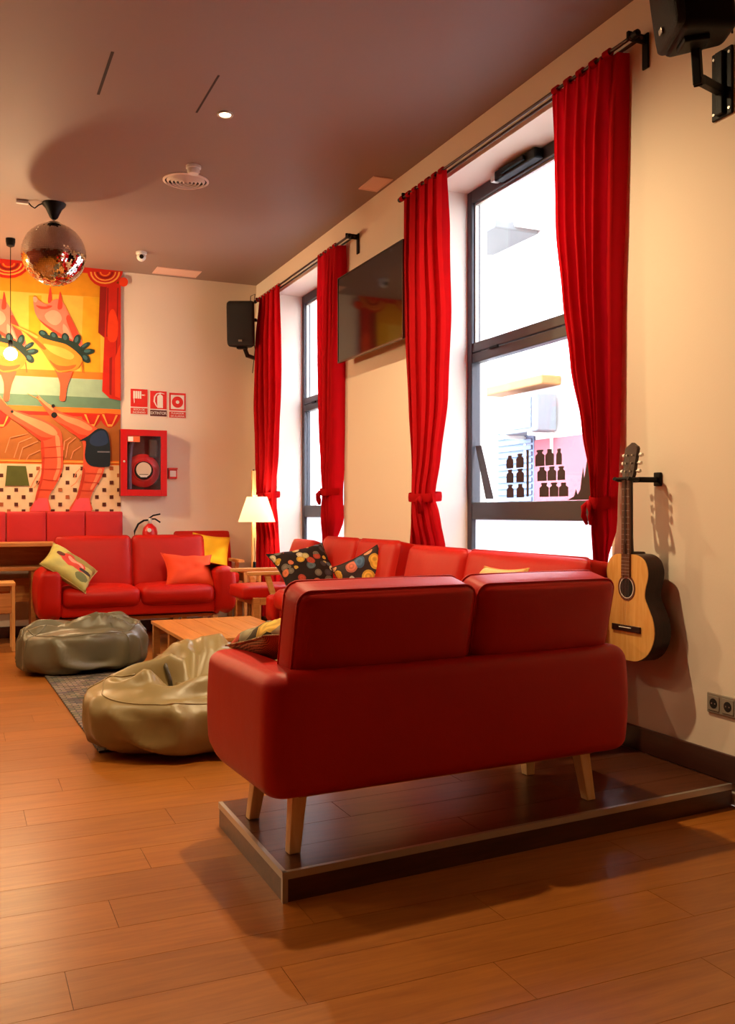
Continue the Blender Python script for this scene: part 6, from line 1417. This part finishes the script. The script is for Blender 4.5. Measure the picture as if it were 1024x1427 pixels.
('pig_head','pig',3,1,[(-0.786,3.107),(-0.763,3.116),(-0.717,3.088),(-0.672,3.075),(-0.626,3.115),(-0.579,3.126),(-0.537,3.078),(-0.490,2.978),(-0.437,2.864),(-0.390,2.724),(-0.478,2.717),(-0.566,2.776),(-0.658,2.847),(-0.709,2.891),(-0.749,2.939),(-0.778,3.005)]),
('pig_cheek','pigdark',4,1,[(-0.766,3.057),(-0.709,3.049),(-0.641,3.056),(-0.675,3.033),(-0.732,3.028)]),
('pig_cheek','piglight',4,1,[(-0.698,2.973),(-0.641,3.023),(-0.583,3.009),(-0.560,2.946),(-0.606,2.890),(-0.664,2.911)]),
('pig_neck','pigdark',4,1,[(-0.502,2.990),(-0.455,2.896),(-0.402,2.749),(-0.443,2.733),(-0.490,2.847),(-0.525,2.955)]),
('pig_eye','pigdark',5,1,[(-0.687,3.058),(-0.652,3.065),(-0.635,3.060),(-0.658,3.053)]),
('pig_neck','piglight',4,1,[(-0.548,2.908),(-0.507,2.859),(-0.478,2.769),(-0.513,2.767),(-0.548,2.829)]),
('pig_ear','pigdark',4,1,[(-0.672,3.098),(-0.664,3.183),(-0.652,3.236),(-0.643,3.185),(-0.641,3.114),(-0.658,3.087)]),
('pig_ear','pigdark',4,1,[(-0.594,3.047),(-0.583,3.145),(-0.574,3.198),(-0.560,3.141),(-0.554,3.063),(-0.571,3.036)]),
('pig_snout','piglight',4,1,[(-0.789,3.126),(-0.766,3.135),(-0.755,3.110),(-0.766,3.083),(-0.783,3.088)]),
('ruffle','darkgreen',5,1,[(-0.674,2.785),(-0.685,2.774),(-0.703,2.771),(-0.722,2.777),(-0.738,2.790),(-0.746,2.807),(-0.744,2.823),(-0.733,2.834),(-0.716,2.837),(-0.697,2.831),(-0.681,2.818),(-0.673,2.801)]),
('ruffle_sheen','tealblue',6,1,[(-0.695,2.800),(-0.701,2.795),(-0.710,2.793),(-0.719,2.796),(-0.727,2.803),(-0.731,2.811),(-0.730,2.819),(-0.725,2.825),(-0.716,2.826),(-0.707,2.824),(-0.699,2.817),(-0.694,2.809)]),
('ruffle','darkgreen',5,1,[(-0.600,2.760),(-0.614,2.753),(-0.630,2.757),(-0.645,2.770),(-0.654,2.788),(-0.654,2.808),(-0.647,2.822),(-0.633,2.829),(-0.616,2.825),(-0.602,2.812),(-0.593,2.794),(-0.592,2.774)]),
('ruffle_sheen','tealblue',6,1,[(-0.615,2.782),(-0.622,2.778),(-0.630,2.780),(-0.638,2.787),(-0.642,2.796),(-0.642,2.805),(-0.638,2.813),(-0.631,2.816),(-0.623,2.814),(-0.616,2.808),(-0.612,2.799),(-0.611,2.789)]),
('ruffle','darkgreen',5,1,[(-0.519,2.732),(-0.536,2.733),(-0.551,2.745),(-0.561,2.767),(-0.563,2.792),(-0.556,2.813),(-0.542,2.825),(-0.526,2.824),(-0.510,2.812),(-0.500,2.790),(-0.499,2.766),(-0.505,2.744)]),
('ruffle_sheen','tealblue',6,1,[(-0.528,2.762),(-0.537,2.762),(-0.544,2.768),(-0.549,2.779),(-0.550,2.791),(-0.547,2.802),(-0.540,2.808),(-0.532,2.808),(-0.524,2.801),(-0.519,2.791),(-0.518,2.778),(-0.522,2.768)]),
('ruffle','darkgreen',5,1,[(-0.453,2.712),(-0.465,2.724),(-0.469,2.746),(-0.465,2.774),(-0.453,2.800),(-0.437,2.817),(-0.421,2.820),(-0.409,2.808),(-0.405,2.786),(-0.409,2.757),(-0.421,2.732),(-0.437,2.715)]),
('ruffle_sheen','tealblue',6,1,[(-0.449,2.745),(-0.455,2.751),(-0.457,2.762),(-0.455,2.777),(-0.449,2.789),(-0.441,2.798),(-0.433,2.799),(-0.427,2.794),(-0.425,2.782),(-0.427,2.768),(-0.433,2.755),(-0.441,2.747)]),
('ruffle','darkgreen',5,1,[(-0.331,2.753),(-0.331,2.739),(-0.342,2.720),(-0.361,2.701),(-0.383,2.686),(-0.403,2.680),(-0.414,2.684),(-0.414,2.697),(-0.403,2.716),(-0.384,2.736),(-0.362,2.751),(-0.342,2.757)]),
('ruffle_sheen','tealblue',6,1,[(-0.355,2.742),(-0.355,2.735),(-0.361,2.726),(-0.370,2.716),(-0.382,2.708),(-0.391,2.705),(-0.397,2.707),(-0.397,2.714),(-0.391,2.724),(-0.382,2.733),(-0.371,2.741),(-0.361,2.744)]),
('ruffle','darkgreen',5,1,[(-0.293,2.679),(-0.299,2.664),(-0.318,2.649),(-0.346,2.640),(-0.374,2.638),(-0.396,2.644),(-0.405,2.656),(-0.399,2.671),(-0.379,2.685),(-0.352,2.695),(-0.324,2.697),(-0.302,2.691)]),
('ruffle_sheen','tealblue',6,1,[(-0.325,2.679),(-0.328,2.672),(-0.337,2.665),(-0.351,2.660),(-0.365,2.659),(-0.376,2.662),(-0.380,2.668),(-0.377,2.676),(-0.368,2.683),(-0.354,2.687),(-0.340,2.688),(-0.329,2.685)]),
('ruffle','darkgreen',5,1,[(-0.334,2.571),(-0.349,2.564),(-0.369,2.568),(-0.388,2.583),(-0.401,2.604),(-0.406,2.625),(-0.399,2.642),(-0.385,2.650),(-0.365,2.646),(-0.345,2.631),(-0.332,2.610),(-0.327,2.588)]),
('ruffle_sheen','tealblue',6,1,[(-0.354,2.596),(-0.361,2.592),(-0.371,2.594),(-0.381,2.601),(-0.388,2.612),(-0.390,2.623),(-0.387,2.631),(-0.379,2.635),(-0.369,2.633),(-0.360,2.625),(-0.353,2.615),(-0.351,2.604)]),
('ruffle_band','darkgreen',5,1,[(-0.732,2.815),(-0.623,2.784),(-0.507,2.767),(-0.420,2.721),(-0.367,2.627),(-0.402,2.591),(-0.478,2.665),(-0.594,2.709),(-0.698,2.753)]),
('ham','ham',7,1,[(-0.963,2.873),(-0.913,2.858),(-0.823,2.821),(-0.749,2.781),(-0.672,2.755),(-0.583,2.736),(-0.525,2.720),(-0.461,2.676),(-0.404,2.618),(-0.396,2.575),(-0.437,2.510),(-0.507,2.480),(-0.594,2.468),(-0.658,2.548),(-0.717,2.648),(-0.763,2.706),(-0.846,2.793),(-0.913,2.833)]),
('ham_highlight','lightham',8,1,[(-0.709,2.713),(-0.641,2.705),(-0.537,2.680),(-0.461,2.627),(-0.490,2.586),(-0.571,2.606),(-0.652,2.646)]),
('ham_shade','darkham',8,1,[(-0.664,2.574),(-0.606,2.532),(-0.525,2.525),(-0.443,2.543),(-0.478,2.501),(-0.548,2.484),(-0.600,2.487)]),
('ham_stand','shrimp',6,1,[(-0.620,2.499),(-0.548,2.464),(-0.478,2.482),(-0.481,2.449),(-0.510,2.362),(-0.525,2.283),(-0.537,2.211),(-0.577,2.215),(-0.574,2.294),(-0.577,2.372),(-0.600,2.448)]),
('pig_jaw','pigdark',4,1,[(-0.749,2.939),(-0.709,2.907),(-0.658,2.873),(-0.566,2.815),(-0.478,2.769),(-0.490,2.742),(-0.571,2.788),(-0.658,2.847),(-0.709,2.891)]),
('ham_ridge','darkham',8,1,[(-0.846,2.800),(-0.755,2.742),(-0.687,2.676),(-0.709,2.661),(-0.766,2.715)]),
('ham_sheen','lightham',8,1,[(-0.924,2.857),(-0.823,2.814),(-0.755,2.774),(-0.766,2.761),(-0.834,2.800)]),
('ham_string','darkham',6,0,[(-0.405,2.585),(-0.396,2.585),(-0.384,2.474),(-0.393,2.474)]),
('drape_fold','darkred',9,0,[(1.291,3.442),(1.367,3.450),(1.346,2.914),(1.274,2.969)]),
('drape','red',10,0,[(1.357,3.463),(1.492,3.476),(1.492,2.310),(1.385,2.326),(1.311,2.393),(1.332,2.906)]),
('drape_pleat','darkred',11,0,[(1.360,3.420),(1.374,3.422),(1.367,2.937),(1.349,2.936)]),
('drape_pleat','darkred',11,0,[(1.457,3.430),(1.471,3.431),(1.450,2.586),(1.440,2.586)]),
('drape_light','orangered',11,1,[(1.374,3.151),(1.422,3.213),(1.464,3.088),(1.450,2.908),(1.367,2.909)]),
('drape_light','orangered',11,0,[(1.436,2.728),(1.485,2.875),(1.485,2.331),(1.436,2.350)]),
('drape_hem','darkred',11,0,[(1.381,2.724),(1.408,2.741),(1.401,2.355),(1.381,2.368)]),
('valance','red',12,0,[(-0.935,3.534),(-0.926,3.490),(-0.899,3.452),(-0.857,3.424),(-0.803,3.409),(-0.744,3.408),(-0.684,3.422),(-0.629,3.449),(-0.586,3.487),(-0.558,3.531),(-0.548,3.579),(-0.548,3.600),(-0.935,3.600)]),
('valance_trim','lightgold',13,0,[(-0.905,3.519),(-0.897,3.488),(-0.874,3.462),(-0.839,3.443),(-0.794,3.434),(-0.744,3.434),(-0.693,3.445),(-0.648,3.464),(-0.611,3.491),(-0.588,3.523),(-0.580,3.556),(-0.599,3.553),(-0.606,3.524),(-0.627,3.497),(-0.659,3.473),(-0.699,3.456),(-0.744,3.446),(-0.788,3.446),(-0.828,3.454),(-0.859,3.471),(-0.879,3.494),(-0.886,3.521)]),
('valance_trim','lightgold',13,0,[(-0.863,3.523),(-0.857,3.501),(-0.840,3.482),(-0.814,3.468),(-0.781,3.461),(-0.744,3.461),(-0.706,3.469),(-0.673,3.483),(-0.646,3.503),(-0.629,3.527),(-0.623,3.551),(-0.637,3.549),(-0.642,3.528),(-0.657,3.507),(-0.681,3.489),(-0.711,3.477),(-0.744,3.470),(-0.776,3.469),(-0.806,3.476),(-0.829,3.488),(-0.844,3.505),(-0.850,3.525)]),
('valance_trim','darkred',13,0,[(-0.836,3.527),(-0.832,3.509),(-0.819,3.494),(-0.798,3.483),(-0.772,3.478),(-0.744,3.478),(-0.715,3.484),(-0.689,3.496),(-0.668,3.511),(-0.655,3.529),(-0.650,3.548),(-0.674,3.545),(-0.677,3.531),(-0.687,3.517),(-0.703,3.506),(-0.722,3.497),(-0.744,3.493),(-0.765,3.493),(-0.785,3.497),(-0.800,3.505),(-0.810,3.516),(-0.813,3.529)]),
('valance_trim','orange',13,0,[(-0.802,3.530),(-0.799,3.519),(-0.791,3.510),(-0.778,3.503),(-0.762,3.500),(-0.744,3.500),(-0.726,3.504),(-0.709,3.511),(-0.697,3.521),(-0.688,3.532),(-0.685,3.544),(-0.701,3.542),(-0.703,3.533),(-0.709,3.525),(-0.719,3.518),(-0.730,3.513),(-0.744,3.510),(-0.757,3.510),(-0.769,3.512),(-0.778,3.517),(-0.784,3.524),(-0.786,3.532)]),
('valance','red',12,0,[(-0.554,3.539),(-0.544,3.494),(-0.516,3.455),(-0.472,3.427),(-0.417,3.411),(-0.355,3.410),(-0.292,3.424),(-0.236,3.452),(-0.191,3.490),(-0.162,3.536),(-0.152,3.584),(-0.152,3.600),(-0.554,3.600)]),
('valance_trim','lightgold',13,0,[(-0.522,3.523),(-0.514,3.492),(-0.491,3.465),(-0.454,3.446),(-0.407,3.436),(-0.355,3.437),(-0.302,3.448),(-0.255,3.468),(-0.217,3.495),(-0.193,3.527),(-0.185,3.561),(-0.205,3.559),(-0.212,3.529),(-0.234,3.501),(-0.267,3.477),(-0.309,3.459),(-0.355,3.449),(-0.401,3.449),(-0.442,3.458),(-0.474,3.474),(-0.495,3.498),(-0.503,3.525)]),
('valance_trim','lightgold',13,0,[(-0.479,3.528),(-0.473,3.505),(-0.455,3.485),(-0.428,3.471),(-0.393,3.464),(-0.355,3.464),(-0.316,3.472),(-0.281,3.487),(-0.253,3.507),(-0.236,3.531),(-0.229,3.556),(-0.244,3.554),(-0.249,3.532),(-0.265,3.511),(-0.290,3.493),(-0.321,3.480),(-0.355,3.473),(-0.389,3.473),(-0.420,3.479),(-0.444,3.492),(-0.459,3.509),(-0.465,3.530)]),
('valance_trim','darkred',13,0,[(-0.451,3.531),(-0.446,3.513),(-0.433,3.498),(-0.411,3.487),(-0.385,3.482),(-0.355,3.482),(-0.325,3.488),(-0.298,3.500),(-0.276,3.515),(-0.263,3.534),(-0.258,3.553),(-0.282,3.550),(-0.286,3.536),(-0.296,3.522),(-0.312,3.510),(-0.332,3.502),(-0.355,3.497),(-0.377,3.497),(-0.397,3.501),(-0.413,3.509),(-0.423,3.520),(-0.427,3.534)]),
('valance_trim','orange',13,0,[(-0.415,3.535),(-0.412,3.524),(-0.403,3.514),(-0.390,3.508),(-0.373,3.504),(-0.355,3.504),(-0.336,3.508),(-0.319,3.515),(-0.306,3.525),(-0.297,3.537),(-0.294,3.549),(-0.310,3.547),(-0.313,3.538),(-0.319,3.530),(-0.329,3.522),(-0.341,3.517),(-0.355,3.514),(-0.368,3.514),(-0.381,3.517),(-0.391,3.522),(-0.397,3.529),(-0.399,3.537)]),
('valance','red',12,0,[(-0.158,3.544),(-0.148,3.498),(-0.119,3.458),(-0.073,3.429),(-0.015,3.414),(0.049,3.413),(0.114,3.427),(0.173,3.455),(0.219,3.494),(0.250,3.541),(0.260,3.590),(0.260,3.600),(-0.158,3.600)]),
('valance_trim','lightgold',13,0,[(-0.125,3.528),(-0.117,3.496),(-0.092,3.469),(-0.054,3.449),(-0.005,3.439),(0.049,3.440),(0.103,3.451),(0.153,3.471),(0.192,3.499),(0.217,3.532),(0.226,3.566),(0.205,3.564),(0.197,3.534),(0.175,3.505),(0.140,3.480),(0.097,3.462),(0.049,3.453),(-2.990,3.452),(-0.041,3.461),(-0.075,3.478),(-0.097,3.502),(-0.104,3.530)]),
('valance_trim','lightgold',13,0,[(-0.080,3.533),(-0.073,3.509),(-0.055,3.489),(-0.027,3.475),(0.009,3.467),(0.049,3.468),(0.089,3.476),(0.125,3.491),(0.154,3.512),(0.173,3.536),(0.179,3.561),(0.165,3.559),(0.159,3.537),(0.142,3.516),(0.117,3.497),(0.085,3.484),(0.049,3.477),(0.014,3.476),(-0.018,3.483),(-0.044,3.496),(-0.060,3.513),(-0.065,3.534)]),
('valance_trim','darkred',13,0,[(-0.051,3.536),(-0.046,3.518),(-0.032,3.502),(-0.010,3.491),(0.018,3.485),(0.049,3.486),(0.080,3.492),(0.108,3.504),(0.130,3.520),(0.145,3.538),(0.150,3.558),(0.125,3.555),(0.121,3.540),(0.110,3.526),(0.093,3.514),(0.072,3.506),(0.049,3.501),(0.026,3.501),(0.005,3.505),(-0.012,3.513),(-0.022,3.525),(-0.026,3.539)]),
('valance_trim','orange',13,0,[(-0.013,3.540),(-0.010,3.528),(-2.990,3.519),(0.012,3.512),(0.030,3.508),(0.049,3.509),(0.068,3.513),(0.086,3.520),(0.100,3.530),(0.109,3.542),(0.112,3.554),(0.095,3.552),(0.093,3.543),(0.086,3.534),(0.076,3.527),(0.063,3.522),(0.049,3.519),(0.035,3.519),(0.022,3.521),(0.012,3.526),(0.005,3.533),(0.003,3.542)]),
('valance','red',12,0,[(0.260,3.563),(0.269,3.514),(0.296,3.471),(0.338,3.440),(0.391,3.422),(0.450,3.420),(0.509,3.434),(0.563,3.463),(0.605,3.504),(0.633,3.553),(0.643,3.600),(0.643,3.600),(0.260,3.600)]),
('valance_trim','lightgold',13,0,[(0.290,3.546),(0.298,3.512),(0.320,3.483),(0.356,3.461),(0.400,3.450),(0.450,3.449),(0.499,3.460),(0.544,3.481),(0.580,3.510),(0.604,3.545),(0.611,3.581),(0.592,3.579),(0.585,3.547),(0.565,3.516),(0.533,3.491),(0.493,3.472),(0.450,3.463),(0.406,3.463),(0.367,3.473),(0.336,3.492),(0.316,3.518),(0.309,3.548)]),
('valance_trim','lightgold',13,0,[(0.332,3.551),(0.337,3.525),(0.354,3.504),(0.380,3.488),(0.413,3.479),(0.450,3.479),(0.486,3.487),(0.520,3.503),(0.546,3.524),(0.563,3.550),(0.569,3.576),(0.555,3.575),(0.550,3.551),(0.535,3.529),(0.512,3.509),(0.482,3.496),(0.450,3.489),(0.417,3.489),(0.388,3.496),(0.365,3.510),(0.350,3.530),(0.345,3.552)]),
('valance_trim','darkred',13,0,[(0.358,3.554),(0.363,3.534),(0.376,3.517),(0.396,3.505),(0.421,3.498),(0.450,3.498),(0.478,3.504),(0.504,3.516),(0.524,3.533),(0.537,3.553),(0.542,3.574),(0.519,3.571),(0.515,3.555),(0.505,3.541),(0.490,3.528),(0.471,3.519),(0.450,3.514),(0.428,3.515),(0.409,3.520),(0.394,3.529),(0.384,3.541),(0.381,3.556)]),
('valance_trim','orange',13,0,[(0.392,3.557),(0.395,3.545),(0.403,3.534),(0.416,3.527),(0.432,3.523),(0.450,3.523),(0.467,3.527),(0.483,3.534),(0.496,3.544),(0.504,3.557),(0.507,3.570),(0.492,3.568),(0.490,3.559),(0.484,3.550),(0.474,3.542),(0.463,3.536),(0.450,3.534),(0.437,3.534),(0.425,3.537),(0.416,3.542),(0.410,3.550),(0.408,3.559)]),
('valance','red',12,0,[(0.649,3.571),(0.659,3.521),(0.689,3.478),(0.735,3.446),(0.794,3.429),(0.859,3.427),(0.925,3.442),(0.984,3.472),(1.032,3.514),(1.062,3.564),(1.073,3.600),(1.073,3.600),(0.649,3.600)]),
('valance_trim','lightgold',13,0,[(0.682,3.554),(0.691,3.519),(0.716,3.490),(0.755,3.468),(0.804,3.457),(0.859,3.457),(0.914,3.468),(0.964,3.490),(1.004,3.520),(1.029,3.555),(1.038,3.592),(1.017,3.590),(1.009,3.557),(0.986,3.526),(0.951,3.500),(0.907,3.480),(0.859,3.470),(0.811,3.471),(0.767,3.481),(0.733,3.500),(0.711,3.526),(0.703,3.557)]),
('valance_trim','lightgold',13,0,[(0.728,3.559),(0.735,3.533),(0.753,3.512),(0.782,3.496),(0.818,3.487),(0.859,3.487),(0.900,3.496),(0.936,3.512),(0.966,3.534),(0.984,3.560),(0.991,3.587),(0.976,3.586),(0.970,3.561),(0.954,3.538),(0.928,3.519),(0.895,3.504),(0.859,3.497),(0.823,3.497),(0.791,3.504),(0.765,3.518),(0.749,3.538),(0.743,3.561)]),
('valance_trim','darkred',13,0,[(0.758,3.562),(0.763,3.542),(0.777,3.525),(0.799,3.513),(0.828,3.507),(0.859,3.507),(0.890,3.513),(0.919,3.526),(0.941,3.543),(0.956,3.563),(0.961,3.584),(0.935,3.581),(0.932,3.566),(0.921,3.550),(0.904,3.538),(0.882,3.528),(0.859,3.523),(0.835,3.523),(0.814,3.528),(0.797,3.537),(0.787,3.550),(0.783,3.565)]),
('valance_trim','orange',13,0,[(0.796,3.566),(0.799,3.554),(0.808,3.543),(0.822,3.536),(0.839,3.532),(0.859,3.532),(0.879,3.536),(0.896,3.543),(0.910,3.554),(0.919,3.567),(0.923,3.580),(0.906,3.578),(0.903,3.569),(0.897,3.559),(0.886,3.551),(0.873,3.546),(0.859,3.543),(0.845,3.543),(0.832,3.546),(0.821,3.551),(0.815,3.559),(0.812,3.568)]),
('valance','red',12,0,[(1.168,3.578),(1.176,3.527),(1.200,3.482),(1.238,3.448),(1.286,3.429),(1.339,3.426),(1.393,3.439),(1.441,3.468),(1.480,3.510),(1.504,3.561),(1.513,3.600),(1.513,3.600),(1.168,3.600)]),
('valance_trim','lightgold',13,0,[(1.195,3.560),(1.202,3.524),(1.222,3.493),(1.254,3.470),(1.294,3.457),(1.339,3.456),(1.384,3.466),(1.425,3.487),(1.457,3.517),(1.478,3.552),(1.485,3.590),(1.468,3.588),(1.461,3.555),(1.443,3.524),(1.414,3.498),(1.379,3.479),(1.339,3.470),(1.300,3.471),(1.264,3.482),(1.236,3.503),(1.218,3.530),(1.212,3.562)]),
('valance_trim','lightgold',13,0,[(1.232,3.564),(1.238,3.537),(1.253,3.514),(1.276,3.497),(1.306,3.488),(1.339,3.487),(1.372,3.495),(1.402,3.510),(1.426,3.532),(1.441,3.558),(1.447,3.586),(1.434,3.585),(1.430,3.560),(1.416,3.537),(1.395,3.517),(1.368,3.504),(1.339,3.497),(1.310,3.498),(1.283,3.506),(1.262,3.521),(1.249,3.541),(1.244,3.565)]),
('valance_trim','darkred',13,0,[(1.256,3.566),(1.260,3.546),(1.272,3.528),(1.290,3.515),(1.313,3.508),(1.339,3.507),(1.365,3.513),(1.388,3.525),(1.406,3.542),(1.418,3.562),(1.422,3.584),(1.401,3.581),(1.398,3.565),(1.389,3.550),(1.376,3.537),(1.358,3.528),(1.339,3.524),(1.320,3.524),(1.303,3.530),(1.289,3.540),(1.280,3.553),(1.277,3.568)]),
('valance_trim','orange',13,0,[(1.287,3.569),(1.290,3.557),(1.297,3.546),(1.309,3.537),(1.323,3.533),(1.339,3.532),(1.355,3.536),(1.370,3.544),(1.381,3.554),(1.388,3.567),(1.391,3.580),(1.377,3.579),(1.375,3.569),(1.370,3.560),(1.361,3.552),(1.351,3.546),(1.339,3.544),(1.327,3.544),(1.317,3.547),(1.308,3.553),(1.303,3.561),(1.301,3.571)]),
('valance_band','red',12,0,[(-2.990,3.600),(1.492,3.600),(1.492,3.548),(-2.990,3.515)]),
('tassel_knob','orangered',14,1,[(1.562,3.498),(1.554,3.469),(1.531,3.450),(1.502,3.448),(1.480,3.462),(1.471,3.489),(1.480,3.517),(1.502,3.536),(1.531,3.539),(1.554,3.524)])]
MC = dict(yellow=(226, 178, 70), gold=(216, 142, 24), deepyellow=(222, 160, 30), orange=(236, 118, 34), teal=(150, 176, 146), darkteal=(96, 128, 104), red=(196, 34, 16),
          brown=(168, 96, 40), lightgold=(236, 158, 64), cream=(232, 198, 154), darkbrown=(84, 36, 22), tilebrown=(170, 90, 50), olive=(84, 88, 34), shrimp=(222, 84, 50), salmon=(234, 136, 92),
          pink=(238, 84, 92), darkshrimp=(196, 56, 28), navy=(20, 30, 36), blue=(36, 54, 84), grey=(120, 120, 124), black=(18, 14, 12), pig=(232, 116, 94), pigdark=(214, 64, 42), piglight=(246, 150, 124),
          darkgreen=(30, 50, 44), tealblue=(56, 92, 96), ham=(226, 132, 40), lightham=(242, 168, 74), darkham=(184, 88, 30), darkred=(140, 22, 14), orangered=(226, 62, 22))
mu = thing('wall_mural', 'painted mural of pigs, hams and shrimps on a red curtained stage', 'mural', (0, WY, 0))
link('panel', bx((-3.0, -0.008, 1.195), (1.488, -0.0005, 3.598)), mat('mural_board', MC['gold'], rough=0.6), mu)
for rank, (n_, c_, l_, sm, pts) in enumerate(sorted(MURAL, key=lambda e: e[2])):
    q = catmull(pts, 3) if sm else [Vector(p) for p in pts]
    q2 = []
    for p in q:
        if not q2 or (p-q2[-1]).length > 1e-4: q2.append(p)
    link(n_, extrude_poly(q2, lambda p, d, l_=rank: (p[0], -0.0082-0.00005*l_-d, p[1]), 0.00003), mat('mural_'+c_, MC[c_], rough=0.6, spec=0.3, var=0.08, scale=9), mu)
